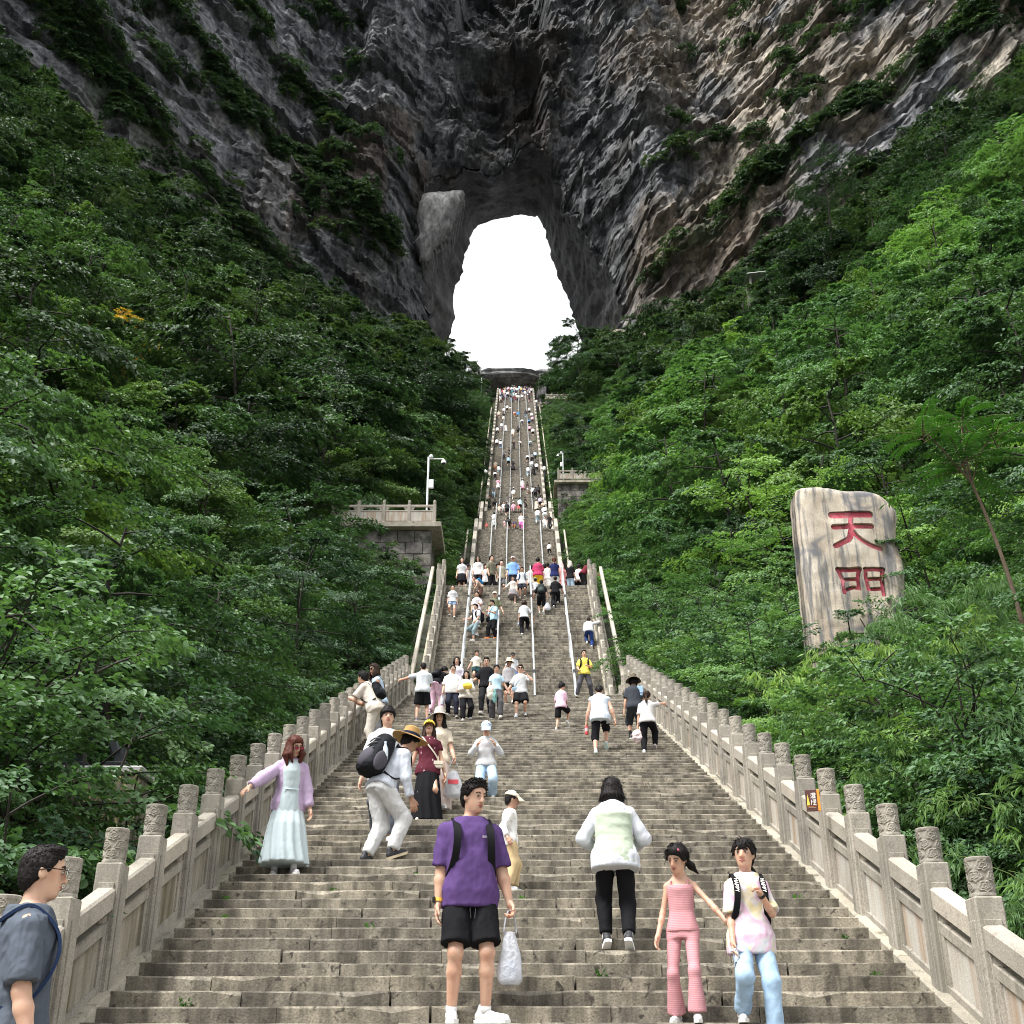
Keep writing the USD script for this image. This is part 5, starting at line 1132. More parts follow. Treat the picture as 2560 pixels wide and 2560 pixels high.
def torso_levels(J, grow=0.0, lo=-0.1, hi=0.99, belly=0.0):
    s, w = J["s"], J["w"]
    L = [(-0.14, 0.158, 0.108), (0.0, 0.166, 0.112), (0.16, 0.15, 0.104), (0.32, 0.14, 0.1), (0.55, 0.15, 0.108), (0.74, 0.16, 0.112), (0.86, 0.148, 0.098), (0.94, 0.11, 0.08), (1.02, 0.07, 0.06)] if not J["female"] else \
        [(-0.14, 0.166, 0.116), (0.0, 0.166, 0.116), (0.16, 0.142, 0.1), (0.32, 0.122, 0.088), (0.55, 0.134, 0.1), (0.72, 0.142, 0.114, 0.006), (0.86, 0.13, 0.092), (0.94, 0.098, 0.074), (1.02, 0.062, 0.055)]
    L = [tuple(l) + (0.0,) * (4 - len(l)) for l in L]; t = np.array([l[0] for l in L])
    out = []
    for q in sorted(set([lo, hi] + [x for x in t if lo < x < hi])):
        a, b, o = (np.interp(q, t, [l[i] for l in L]) for i in (1, 2, 3)); bb = belly * math.exp(-((q - 0.25) / 0.25) ** 2)
        out.append((q, a * s * w + grow + bb * 0.5, b * s * (0.4 + 0.6 * w) + grow + bb, o * s + bb * 0.6))
    return out

def hand_field(F, J, nm, curl=25, spread=6, fine=True, palm=None, point=None):
    s = J["s"] * 0.98; w = J["wr" + nm]; el = J["el" + nm]; d = (w - el) / np.linalg.norm(w - el)
    if point is not None: d = np.asarray(point, float); d /= np.linalg.norm(d)
    sx = 1 if nm == "R" else -1
    pn = np.asarray(palm, float) if palm is not None else np.array([-sx * 0.9, 0.25, 0.0]); pn = pn - d * (pn @ d); pn /= np.linalg.norm(pn) + 1e-9   # the way the palm faces
    lat = np.cross(d, pn) * sx; lat /= np.linalg.norm(lat)
    thumb = lat if lat @ [0, 1, 0.2] > 0 or palm is not None else -lat
    k = 0.006 if fine else 0.012
    F.cap(w - d * 0.03 * s, w + d * 0.02 * s, 0.027 * s, 0.028 * s, 0.015)
    for j, q in enumerate((-0.031, -0.011, 0.01, 0.03)):
        F.cap(w + d * 0.015 * s + thumb * q * 0.7 * s, w + d * 0.088 * s + thumb * q * s, 0.0145 * s, 0.0125 * s, 0.012)
    for j, (q, L) in enumerate(((-0.031, 0.058), (-0.011, 0.074), (0.01, 0.08), (0.03, 0.07))):
        p = w + d * 0.088 * s + thumb * q * s; a = math.radians(curl * (1.1 - 0.12 * j)); e = d + thumb * math.radians(spread) * (j - 1.5) * 0.5; e /= np.linalg.norm(e); r = 0.0098 * s if fine else 0.012 * s
        for m_, fr in enumerate((0.45, 0.31, 0.24)):
            ax = np.cross(e, pn); e = e * math.cos(a) + pn * math.sin(a); e /= np.linalg.norm(e); pn2 = np.cross(ax, e); pn_ = pn2 if pn2 @ pn > 0 else -pn2; pn = pn_ / (np.linalg.norm(pn_) + 1e-9) if m_ < 2 else pn
            q2 = p + e * L * fr * s * 1.08; F.cap(p, q2, r, r * 0.9, k); p = q2; r *= 0.92
        pn = np.asarray(palm, float) if palm is not None else np.array([-sx * 0.9, 0.25, 0.0]); pn = pn - d * (pn @ d); pn /= np.linalg.norm(pn) + 1e-9
    p = w + d * 0.028 * s + thumb * 0.027 * s; e = d * 0.72 + thumb * 0.62 + pn * 0.3; e /= np.linalg.norm(e)
    p2 = p + e * 0.045 * s; F.cap(p, p2, 0.0145 * s, 0.0115 * s, 0.01); e = d * 0.88 + thumb * 0.25 + pn * 0.36; e /= np.linalg.norm(e); F.cap(p2, p2 + e * 0.034 * s, 0.011 * s, 0.0095 * s, k)
    return w + d * 0.075 * s + pn * 0.02 * s

def person(spec):
    """One person: a continuous body, the clothes over it, hair, face, shoes. Returns the joints in the world."""
    g = dict(spec); u, v = g.get("at", (7, 7)); fem = g.get("fem", False)
    P0 = np.array(g["pos"], float) if "pos" in g else stand(u, v)
    P0[2] = step_z(P0[1]) if "z" not in g else g["z"]
    if "h" in g: h = g["h"]
    else: h = float(np.clip((height_at(P0[1], g["top"]) - P0[2]) / g.get("crouch", 1.0), 0.95, 1.86))
    face = g.get("face", 0)
    for a_ in "LR":
        if f"hand{a_}W" in g: g["hand" + a_] = Rz(-(face + 180)) @ (np.array(g[f"hand{a_}W"], float) - P0)
    J = skeleton(h, face, g.get("feet", [(-0.09, 0, 0, 0), (0.09, 0, 0, 0)]), P0, **{k: g[k] for k in ("lean", "twist", "side", "head", "armL", "armR", "handL", "handR", "w", "headk", "drop", "sit", "sway") if k in g}, female=fem)
    s = J["s"]; dist = P0[1]; cell = float(np.clip(dist * 0.00105, 0.0095, 0.026)) * g.get("cellk", 1.0); fine = dist < 24
    if "proto" in g: fine = False
    px = UsdGeom.Xform.Define(stage, free("/World", "person")); px.AddTranslateOp().Set(Gf.Vec3d(*map(float, P0))); px.AddRotateZOp().Set(face + 180.0)
    tag(px, g["label"], "person", g.get("group"))
    allp = np.array([J[k] for k in J if isinstance(J[k], np.ndarray) and J[k].shape == (3,)]); lo, hi = allp.min(0) - 0.24, allp.max(0) + 0.24
    lo[2] = min(lo[2], -0.3 * 0 + allp[:, 2].min() - 0.02); skin = skin_mat(g.get("skin", 0)); Rt, Rh = J["Rt"], J["Rh"]
    ax0, ax1 = J["pel"], J["neck"]; hk = s * J["headk"]
    top, bot = g.get("top_", {"c": (0.7, 0.7, 0.7)}), g.get("bot", {"c": (0.02, 0.02, 0.022), "kind": "trousers"})
    # ---- body
    F = Field(lo, hi, cell)
    F.loft(ax0, ax1, Rt, torso_levels(J, -0.014 * s, -0.12, 1.0, g.get("belly", 0) * 0.8), 0.02)
    H = J["head"]
    F.cap(J["neck"] - Rt @ [0, 0, 0.05 * s], H - Rh @ [0, 0.012 * hk, 0.05 * hk], 0.056 * s * (0.5 + 0.5 * J["w"]), 0.05 * s, 0.025)
    F.ell(H + Rh @ [0, -0.008 * hk, 0.028 * hk], (0.077 * hk, 0.093 * hk, 0.084 * hk), Rh, 0.02)
    F.ell(H + Rh @ [0, 0.016 * hk, -0.042 * hk], (0.06 * hk * (1 + 0.25 * (J["w"] - 1)), 0.07 * hk, 0.073 * hk), Rh, 0.03)
    F.ell(H + Rh @ [0, 0.05 * hk, -0.09 * hk], (0.032 * hk, 0.03 * hk, 0.024 * hk), Rh, 0.025)
    if dist < 50:
        F.cap(H + Rh @ [0, 0.083 * hk, 0.012 * hk], H + Rh @ [0, 0.099 * hk, -0.026 * hk], 0.009 * hk, 0.0135 * hk, 0.012)
        for sx in (-1, 1):
            F.ell(H + Rh @ [sx * 0.074 * hk, -0.005 * hk, -0.008 * hk], (0.011 * hk, 0.02 * hk, 0.032 * hk), Rh, 0.008)
            F.ell(H + Rh @ [sx * 0.016 * hk, 0.088 * hk, -0.03 * hk], (0.009 * hk, 0.01 * hk, 0.008 * hk), Rh, 0.008)
        for sx in (-1, 1): F.ell(H + Rh @ [sx * 0.031 * hk, 0.094 * hk, 0.008 * hk], (0.021 * hk, 0.011 * hk, 0.011 * hk), Rh, 0.01, sub=True)
        F.cap(H + Rh @ [-0.017 * hk, 0.081 * hk, -0.061 * hk], H + Rh @ [0.017 * hk, 0.081 * hk, -0.061 * hk], 0.008 * hk, 0.008 * hk, 0.008)
    for nm in "LR":
        sh, el, wr = J["sh" + nm], J["el" + nm], J["wr" + nm]; aw = g.get("arm", 1.0) * (0.9 if fem else 1.0) * (0.6 + 0.4 * J["w"])
        F.cap(J["neck"] + (sh - J["neck"]) * 0.25 + Rt @ [0, 0, -0.02 * s], sh, 0.046 * s, 0.047 * s * aw, 0.022)
        F.cap(sh, el, 0.047 * s * aw, 0.039 * s * aw, 0.02); F.cap(el, el + (wr - el) * 0.3, 0.04 * s * aw, 0.041 * s * aw, 0.02); F.cap(el + (wr - el) * 0.3, wr, 0.041 * s * aw, 0.026 * s, 0.02)
        if not fine: hand_field(F, J, nm, g.get("curl", 25), 8, False, g.get("palm" + nm))
        hip, kn, an = J["hip" + nm], J["kn" + nm], J["an" + nm]; lw_ = g.get("leg", 1.0) * (0.72 if bot.get("kind") == "skirt" else 1.0)
        F.cap(hip, kn, 0.078 * s * lw_, 0.052 * s * lw_, 0.03); F.cap(kn, kn + (an - kn) * 0.32, 0.05 * s * lw_, 0.053 * s * lw_, 0.03); F.cap(kn + (an - kn) * 0.32, an, 0.053 * s * lw_, 0.034 * s, 0.02)
        F.ell(kn + norm((an - kn) * 0 + np.array([0, 1.0, 0])) * 0.012 * s, (0.042 * s * lw_, 0.045 * s * lw_, 0.05 * s), None, 0.03)
    body = [F.surface()]; grip = {}
    if fine:
        for nm in "LR":
            w_ = J["wr" + nm]; F2 = Field(w_ - 0.21 * s, w_ + 0.21 * s, 0.0058 if dist < 14 else 0.0085)
            grip[nm] = hand_field(F2, J, nm, g.get("curl" + nm, g.get("curl", 22)), 7, True, g.get("palm" + nm), g.get("point" + nm)); body.append(F2.surface())
    b_ = part("body", cat_(body), skin, px, smooth=True)
    # ---- face
    def onhead(x, y, z): return H + Rh @ (np.array([x, y, z]) * hk)
    if dist < 34 and abs((face + g.get("head", (0, 0, 0))[0] * -1 + 180) % 360 - 180) < 125:
        ey, br = [], []
        for sx in (-1, 1):
            c = onhead(sx * 0.031, 0.0805, 0.006); m = trimesh.creation.icosphere(2); vv = np.array(m.vertices)
            sq = g.get("eyes", 1.0)
            ey.append(((vv * [0.0165 * hk, 0.006 * hk, 0.0058 * hk * sq]) @ Rh.T + c, np.array(m.faces)))
            br.append(tube([onhead(sx * 0.014, 0.0865, 0.0275), onhead(sx * 0.032, 0.086, 0.0335), onhead(sx * 0.051, 0.074, 0.027)], 0.0042 * hk, 5))
            br.append(tube([onhead(sx * 0.014, 0.0855, 0.0075), onhead(sx * 0.03, 0.0875, 0.0125), onhead(sx * 0.047, 0.079, 0.008)], 0.0021 * hk, 4))
        part("eyes", cat_(ey), EYEW, b_, smooth=True)
        iris = [((np.array(m.vertices) * [0.0072 * hk, 0.0022 * hk, 0.0062 * hk * sq]) @ Rh.T + onhead(sx * 0.031 + g.get("gaze", 0), 0.0862, 0.0055), np.array(m.faces)) for sx in (-1, 1)]
        part("irises", cat_(iris), DARK, b_, smooth=True); part("eyebrows", cat_(br), DARK, b_, smooth=True)
        part("lips", cat_([tube([onhead(-0.023, 0.078, -0.058), onhead(-0.009, 0.0885, -0.0555), onhead(0.009, 0.0885, -0.0555), onhead(0.023, 0.078, -0.058)], 0.0052 * hk, 6), tube([onhead(-0.021, 0.078, -0.0615), onhead(0, 0.0885, -0.065), onhead(0.021, 0.078, -0.0615)], 0.0055 * hk, 6)]), LIP, b_, smooth=True)
    # ---- hair
    hs = g.get("hair", "short"); hm = g.get("hairm", HAIR)
    if hs:
        F = Field(H - 0.34 * hk - [0, 0, 0.25 * hk if hs in ("long", "tail", "wavy") else 0], H + 0.26 * hk, max(cell * 0.75, 0.0075))
        tilt = {"short": (0.62, -0.5), "crew": (0.62, -0.5), "bowl": (0.5, -0.62)}.get(hs, (0.62, -0.62))
        n = Rh @ np.array([0, tilt[0], tilt[1]]); n /= np.linalg.norm(n)
        p0 = onhead(0, 0.09, 0.045) if hs == "bowl" else (onhead(0, 0.078, 0.08) if hs in ("short", "crew") else onhead(0, 0.084, 0.066))
        clips = [(p0, n)] if hs != "bald" else []
        vol = {"crew": 0.004, "short": 0.01, "bowl": 0.014}.get(hs, 0.012) * hk
        F.ell(H + Rh @ [0, -0.012 * hk, 0.03 * hk], (0.077 * hk + vol, 0.095 * hk + vol, 0.084 * hk + vol * 1.2), Rh, 0.01, clips)
        F.ell(H + Rh @ [0, -0.045 * hk, -0.02 * hk], (0.066 * hk + vol * 0.6, 0.062 * hk, 0.075 * hk), Rh, 0.015, [(p0, n)])
        if hs in ("short", "crew"):
            F.ell(H + Rh @ [0, 0.018 * hk, 0.1 * hk], (0.062 * hk, 0.062 * hk, 0.02 * hk + vol), Rh, 0.02)
            for sx in (-1, 1): F.ell(H + Rh @ [sx * 0.071 * hk, 0.012 * hk, 0.03 * hk], (0.01 * hk, 0.022 * hk, 0.035 * hk), Rh, 0.01)
        if hs == "bowl":
            for a_ in np.linspace(-1.15, 1.15, 9): F.cap(onhead(0.04 * math.sin(a_), 0.06 * math.cos(a_), 0.105), onhead(0.076 * math.sin(a_), 0.03 + 0.064 * math.cos(a_), 0.042), 0.018 * hk, 0.012 * hk, 0.012)
        if hs in ("long", "wavy", "tail", "bun", "fringe"):
            for sx in (-1, 1): F.cap(onhead(sx * 0.03, 0.05, 0.09), onhead(sx * 0.077, 0.03, 0.0), 0.02 * hk, 0.012 * hk, 0.012)
        if hs == "fringe":
            for a_ in np.linspace(-0.9, 0.9, 8): F.cap(onhead(0.035 * math.sin(a_), 0.062, 0.1), onhead(0.07 * math.sin(a_), 0.03 + 0.066 * math.cos(a_), 0.03 if abs(a_) > 0.35 else 0.045), 0.015 * hk, 0.009 * hk, 0.008)
        if hs in ("long", "wavy"):
            L = g.get("hairlen", 0.3); r_ = np.random.default_rng(int(u))
            back = -0.075 if abs(g.get("lean", 0)) < 25 else -0.05
            for a_ in np.linspace(-2.3, 2.3, 13):
                if abs(a_) < 0.0: continue
                sx_, cx__ = math.sin(a_), math.cos(a_)
                p1 = onhead(0.074 * sx_, -0.02 - 0.07 * cx__, 0.02); end = p1 + np.array([0.012 * hk * sx_, -0.03 * hk * cx__, -L * hk * (1 if cx__ > -0.55 else 0.92) / 1.0]) + (r_.normal(0, 0.012, 3) if hs == "wavy" else 0)
                mid = (p1 + end) / 2 + np.array([0.02 * sx_, -0.02 * cx__, 0]) * (1.6 if hs == "wavy" else 0.6)
                F.cap(p1, mid, 0.024 * hk, 0.026 * hk, 0.014); F.cap(mid, end, 0.026 * hk, 0.012 * hk, 0.014)
        hp = [wrinkle(F.surface(), 0.011 * hk, (34, 34, 10) if hs not in ("short", "crew") else (45, 45, 25), 4)]
        if hs == "tail":
            F = Field(H - 0.4 * hk, H + 0.1 * hk, max(cell * 0.75, 0.0075)); tb = onhead(0, -0.112, g.get("tailz", 0.0)); td = Rh @ np.array(g.get("taild", (0.0, -0.35, -1.0))); td = td / np.linalg.norm(td); L = g.get("hairlen", 0.22) * hk
            F.cap(tb, tb + td * L * 0.55, 0.022 * hk, 0.03 * hk, 0.02); F.cap(tb + td * L * 0.55, tb + td * L, 0.03 * hk, 0.008 * hk, 0.02); hp.append(wrinkle(F.surface(), 0.006 * hk, (26, 26, 9), 4))
        if hs == "bun":
            m = trimesh.creation.icosphere(2); hp.append((np.array(m.vertices) * 0.035 * hk + onhead(0, -0.08, 0.1), np.array(m.faces)))
        if dist < 24:   # loose locks, so that the outline is uneven
            rr = np.random.default_rng(int(u) + 5); hv, hf = hp[0]; hn = vnormals(hv, hf); nl = 900 if dist < 13 else 400
            pick = rr.integers(0, len(hv), nl); pick = pick[hn[pick] @ (Rh @ [0, 0.75, -0.66]) < (0.55 if hs in ("short", "crew", "bowl") else -0.05)]; up_ = Rh @ [0, 0, 1.0]
            locks = []
            for q_ in pick:
                n_ = hn[q_]
                if hs in ("short", "crew", "bowl"): d_ = n_ * (0.42 if hs != "bowl" else 0.06) + Rh @ np.array([rr.normal(0, 0.14), 0.6 if hs != "bowl" else 0.1, 0.2 if hs != "bowl" else -0.9]); L_ = rr.uniform(0.012, 0.026) * hk * (0.55 if hs == "crew" else 1.0)
                else: t_d = np.array([0, 0, -1.0]); d_ = t_d - n_ * (t_d @ n_) + n_ * 0.03 + rr.normal(0, 0.06, 3); L_ = rr.uniform(0.03, 0.06) * hk
                d_ = d_ / np.linalg.norm(d_); p0_ = hv[q_] - n_ * 0.004 * hk; locks.append(tube([p0_, p0_ + d_ * L_ * 0.55 + n_ * 0.002 * hk, p0_ + d_ * L_ - [0, 0, 0.1 * L_]], [0.0042 * hk, 0.003 * hk, 0.0005], 3, cap=False))
            hp.append(cat_(locks))
        part("hair", cat_(hp), hm, px, smooth=True)
    # ---- trousers, shorts, skirt
    kind = bot.get("kind", "trousers"); mat = bot.get("m") or cloth(bot["c"])
    hem = {"shorts": 0.8, "capri": 1.32, "trousers": 1.9, "flare": 1.93, "wide": 1.9, "minis": 0.62}.get(kind)
    if hem:
        hem = bot.get("hem", hem); F = Field(lo, hi, cell); gr = bot.get("loose", 0.012) * s
        F.loft(ax0, ax1, Rt, torso_levels(J, gr * 0.6, -0.16, bot.get("waist", 0.2), g.get("belly", 0)), 0.02)
        for nm in "LR":
            hip, kn, an = J["hip" + nm], J["kn" + nm], J["an" + nm]; lw_ = g.get("leg", 1.0)
            r1, r2, r3 = 0.083 * s * lw_ + gr, 0.06 * s * lw_ + gr * (1.5 if kind in ("shorts", "wide") else 1.1), 0.05 * s + gr * (1.7 if kind in ("wide",) else 0.5)
            if kind == "flare": r2, r3 = 0.058 * s * lw_ + gr, 0.098 * s
            if hem <= 1.0:
                e = hip + (kn - hip) * hem; n = norm(kn - hip); F.cap(hip, hip + (kn - hip) * (hem + 0.12), r1, r2 + 0.016 * s, 0.014, [(e, n)])
            else:
                F.cap(hip, kn, r1, r2, 0.025); e = kn + (an - kn) * (hem - 1.0); n = norm(an - kn)
                F.cap(kn, kn + (an - kn) * (hem - 1.0 + 0.1), r2, r3, 0.03, [(e, n)])
        part({"shorts": "shorts", "minis": "shorts"}.get(kind, "trousers"), wrinkle(F.surface(), bot.get("wr", 0.022) * s, (9.5, 9.5, 4.2), int(u) % 50), mat, px, smooth=True)
    else:   # skirts hang straight down
        F = Field(lo - 0.1, hi + 0.1, cell); L = bot.get("len", 0.75) * s; a = J["pel"] + [0, 0, 0.1 * s]; b = a - [0, 0, L]; b[1] = 0.5 * (J["knL"][1] + J["knR"][1]) * 0.6 + 0.4 * a[1]; fl = bot.get("flare", 0.1) * s
        F.loft(b, a, np.eye(3), [(0.0, 0.17 * s + fl, 0.16 * s + fl * 0.8), (0.55, 0.168 * s + fl * 0.5, 0.165 * s + fl * 0.4), (0.85, 0.175 * s, 0.135 * s), (1.0, 0.135 * s, 0.1 * s)], 0.02, 2.0, (bot.get("n", 11), bot.get("fold", 0.07), -1, 0.4))
        part("skirt", wrinkle(F.surface(), 0.01 * s, (14, 14, 3), 9), mat, px, smooth=True)
    # ---- top
    if top:
        mat = top.get("m") or cloth(top["c"]); sl = top.get("sleeve", 0.72); gr = top.get("loose", 0.016) * s; F = Field(lo, hi, cell)
        F.loft(ax0, ax1, Rt, [(t_, a + (gr * (1.0 if t_ > 0.35 else 1.35 if t_ > 0.02 else 1.75)), b + gr * (1.0 if t_ > 0.35 else 1.35 if t_ > 0.02 else 1.75), o) for t_, a, b, o in torso_levels(J, 0.004 * s, top.get("hem", -0.12), top.get("neck", 0.985), g.get("belly", 0))], 0.02)
        for nm in "LR":
            sh, el, wr = J["sh" + nm], J["el" + nm], J["wr" + nm]; aw = g.get("arm", 1.0) * (0.9 if fem else 1.0) * (0.6 + 0.4 * J["w"])
            if not top.get("straps"): F.cap(J["neck"] + (sh - J["neck"]) * 0.35 + Rt @ [0, 0, -0.035 * s], sh - Rt @ [0, 0, 0.004 * s], 0.046 * s + gr * 0.3, 0.05 * s * aw + gr * 0.3, 0.022)
            if sl > 0:
                gs = top.get("sleeve_loose", 0.9) * gr; n = norm(el - sh)
                if sl <= 1.0:
                    e = sh + (el - sh) * sl; F.cap(sh, sh + (el - sh) * (sl + 0.2), 0.05 * s * aw + gs * 0.5, 0.048 * s * aw + gs * 1.5, 0.018, [(e, n)])
                else:
                    n2 = norm(wr - el); e = el + (wr - el) * (sl - 1.0); F.cap(sh, el, 0.051 * s * aw + gs * 0.6, 0.045 * s * aw + gs * 0.9, 0.02); F.cap(el, el + (wr - el) * (sl - 0.95), 0.045 * s * aw + gs * 0.9, 0.032 * s + gs * 0.7, 0.02, [(e, n2)])
        t_ = part(top.get("name", "shirt"), wrinkle(F.surface(), top.get("wr", 0.024) * s, (9.5, 9.5, 3.4), int(u) % 40 + 3), mat, px, smooth=True)
        if top.get("straps"):
            for sx in (-1, 1): part("shoulder_strap", tube([ax0 + Rt @ [sx * 0.085 * s, 0.098 * s, 0.40 * s], ax0 + Rt @ [sx * 0.09 * s, 0.07 * s, 0.475 * s], ax0 + Rt @ [sx * 0.095 * s, 0.0, 0.505 * s], ax0 + Rt @ [sx * 0.085 * s, -0.09 * s, 0.41 * s]], 0.007, 5), mat, t_)
        if "collar" in top:
            tor = trimesh.creation.torus(0.062 * s, 0.012 * s, major_sections=24, minor_sections=8); part("collar", mv((np.array(tor.vertices), np.array(tor.faces)), J["neck"] + Rt @ [0, 0.008 * s, -0.022 * s], Rt @ Rx(-14)), cloth(top["collar"]), t_, smooth=True)
    if "vest" in g:   # a panel of another colour over the body of a jacket
        F = Field(lo, hi, cell); F.loft(ax0, ax1, Rt, [(t_, a + gr * (1.35 if t_ < 0.35 else 1.0) + 0.004 * s, b + gr * (1.35 if t_ < 0.35 else 1.0) + 0.014 * s, o) for t_, a, b, o in torso_levels(J, 0.006 * s, -0.2, 0.76)], 0.02); part("body_panel", wrinkle(F.surface(), 0.016 * s, (5, 5, 10), 8), cloth(g["vest"]), px, smooth=True)
        m = trimesh.creation.icosphere(3); part("hood", wrinkle(((np.array(m.vertices) * [0.1 * s, 0.05 * s, 0.07 * s]) @ Rt.T + J["neck"] + Rt @ [0, -0.085 * s, -0.06 * s], np.array(m.faces)), 0.01, (12, 12, 12)), cloth(top["c"]), px, smooth=True)
    # ---- shoes
    sc_ = g.get("shoe", (0.6, 0.6, 0.6)); sole_c = g.get("sole", (0.65, 0.65, 0.63)); sockc = g.get("sock")
    for nm in "LR":
        an, ft = J["an" + nm], J["ft" + nm]; pit = J["pit" + nm]; tw = g.get("toe" + nm, g.get("toe", 8)) * (1 if nm == "R" else -1)
        R = Rz(-tw) @ Rx(pit); c = an - np.array([0, 0, 0.075 * s]); tr = lambda p: an + R @ (np.array(p) * s - [0, 0, 0.075 * s])
        F = Field(an - 0.24 * s, an + 0.24 * s, max(cell * 0.8, 0.0075))
        F.cap(tr([0, -0.045, 0.05]), tr([0, 0.03, 0.055]), 0.036 * s, 0.038 * s, 0.02); F.cap(tr([0, 0.03, 0.05]), tr([0.005 * np.sign(tw), 0.15, 0.034]), 0.038 * s, 0.033 * s, 0.02); F.cap(tr([0, -0.03, 0.07]), tr([0, -0.02, 0.105]), 0.036 * s, 0.037 * s, 0.02)
        F.f = np.maximum(F.f, -((F.ax[0][:, None, None] - tr([0, 0, 0.012])[0]) * R[0, 2] + (F.ax[1][None, :, None] - tr([0, 0, 0.012])[1]) * R[1, 2] + (F.ax[2][None, None, :] - tr([0, 0, 0.012])[2]) * R[2, 2]).astype(np.float32))
        sp_ = part("shoe", F.surface(), plain(sc_, 0.6), px, smooth=True)
        o = np.array([(-0.036, -0.075), (-0.04, 0.0), (-0.044, 0.1), (-0.038, 0.16), (0, 0.19), (0.038, 0.16), (0.044, 0.1), (0.04, 0.0), (0.036, -0.075), (0, -0.088)]) * s
        n_ = len(o); vs = np.vstack([np.column_stack([o, np.full(n_, 0.0)]), np.column_stack([o * 1.02, np.full(n_, 0.03 * s)])]) @ R.T + an - R @ [0, 0, 0.075 * s]
        hull = trimesh.convex.convex_hull(vs); part("sole", (np.array(hull.vertices), np.array(hull.faces)), plain(sole_c, 0.6), sp_)
        if dist < 13: part("lace", tube([tr([-0.022, 0.05, 0.083]), tr([0.022, 0.065, 0.079]), tr([-0.022, 0.08, 0.073]), tr([0.022, 0.095, 0.067])], 0.004, 4), plain(tuple(np.minimum(np.array(sc_) * 0.8 + 0.1, 0.85)), 0.7), sp_)
        if sockc: part("sock", tube([an + (J["kn" + nm] - an) * 0.0, an + (J["kn" + nm] - an) * g.get("sockh", 0.2)], [0.04 * s, 0.042 * s], 12), cloth(sockc), px, smooth=True)
    # ---- hats, glasses
    hat = g.get("hat")
    if hat:
        hc = hat.get("m") or cloth(hat["c"])
        if hat["kind"] == "cap":
            F = Field(H - 0.16 * hk, H + 0.3 * hk, max(cell * 0.7, 0.0075)); nn = Rh @ [0, -0.12, -1.0]
            F.ell(H + Rh @ [0, -0.012 * hk, 0.035 * hk], (0.099 * hk, 0.118 * hk, 0.104 * hk), Rh, 0.01, [(onhead(0, 0, hat.get("z", 0.045)), nn)])
            hp_ = part("hat", F.surface(), hc, px, smooth=True)
            th = np.linspace(-1.1, 1.1, 15); rr_ = np.linspace(0, 1, 5); T, Q = np.meshgrid(th, rr_, indexing="ij")
            x = np.sin(T) * 0.096; y = np.cos(T) * 0.108 + Q * 0.085 * np.cos(T * 0.95); zz = hat.get("z", 0.045) + 0.012 - 0.045 * Q ** 1.3 - 0.016 * (np.abs(T)) ** 2 * Q
            bv = np.stack([x, y, zz], -1).reshape(-1, 3) * hk @ Rh.T + H; f_ = grid_faces(15, 5); part("brim", (np.vstack([bv, bv - Rh @ [0, 0, 0.006]]), np.vstack([f_, f_[:, ::-1] + len(bv)])), plain(tuple(hat.get("brim", hat.get("c", (0.6, 0.6, 0.6)))), 0.8), hp_, smooth=40)
        else:   # brimmed
            br_ = hat.get("r", 0.19); nx_ = 36; a_ = np.arange(nx_) * 2 * PI / nx_
            prof = [(0.002, hat.get("crown", 0.12)), (0.06, hat.get("crown", 0.12)), (0.084, hat.get("crown", 0.12) - 0.018), (0.098, 0.012), (0.1, 0.0), (br_ * 0.75, hat.get("droop", -0.02) * 0.4), (br_, hat.get("droop", -0.02)), (br_, hat.get("droop", -0.02) - 0.006), (br_ * 0.7, hat.get("droop", -0.02) * 0.4 - 0.006), (0.099, -0.012)]
            vv, ff = lathe(prof, nx_); ang = np.arctan2(vv[:, 1], vv[:, 0]); rr_ = np.hypot(vv[:, 0], vv[:, 1]); vv = vv * [0.92, 1.1, 1]; vv[:, 2] += 0.018 * np.cos(2 * ang) * -1 * sstep(0.1, br_, rr_)
            Rk = Rh @ Rx(hat.get("tilt", 0))
            hp_ = part("hat", ((vv + [0, -0.01, 0.07]) * hk @ Rk.T + H, ff), hc, px, smooth=35)
            if "band" in hat:
                vv, ff = lathe([(0.1, 0.002), (0.1025, 0.004), (0.0985, 0.036), (0.096, 0.036)], nx_); part("hat_band", ((vv * [0.93, 1.11, 1] + [0, -0.01, 0.07]) * hk @ Rk.T + H, ff), cloth(hat["band"]), hp_, smooth=35)
    if "glasses" in g:
        gl = g["glasses"]; ms = []
        for sx in (-1, 1):
            lens = trimesh.creation.cylinder(radius=0.024 * hk, height=0.003, sections=20); ms.append((((np.array(lens.vertices) @ Rx(90).T) * [1.1, 1, 0.85]) @ Rh.T + onhead(sx * 0.032, 0.1, 0.004), np.array(lens.faces)))
        gp = part("glasses", cat_([tube([onhead(-0.058, 0.098, 0.016), onhead(0, 0.106, 0.018), onhead(0.058, 0.098, 0.016)], 0.0028, 5)] + [tube([onhead(sx * 0.058, 0.097, 0.015), onhead(sx * 0.083, 0.03, 0.012), onhead(sx * 0.086, -0.02, 0.0)], 0.0028, 5) for sx in (-1, 1)]), DARK, px)
        part("lenses", cat_(ms), gl, gp)
    J["world"] = lambda p: Rz(face + 180) @ np.asarray(p, float) + P0; J["prim"] = px; J["grip"] = grip; J["P0"] = P0; J["face"] = face
    return J
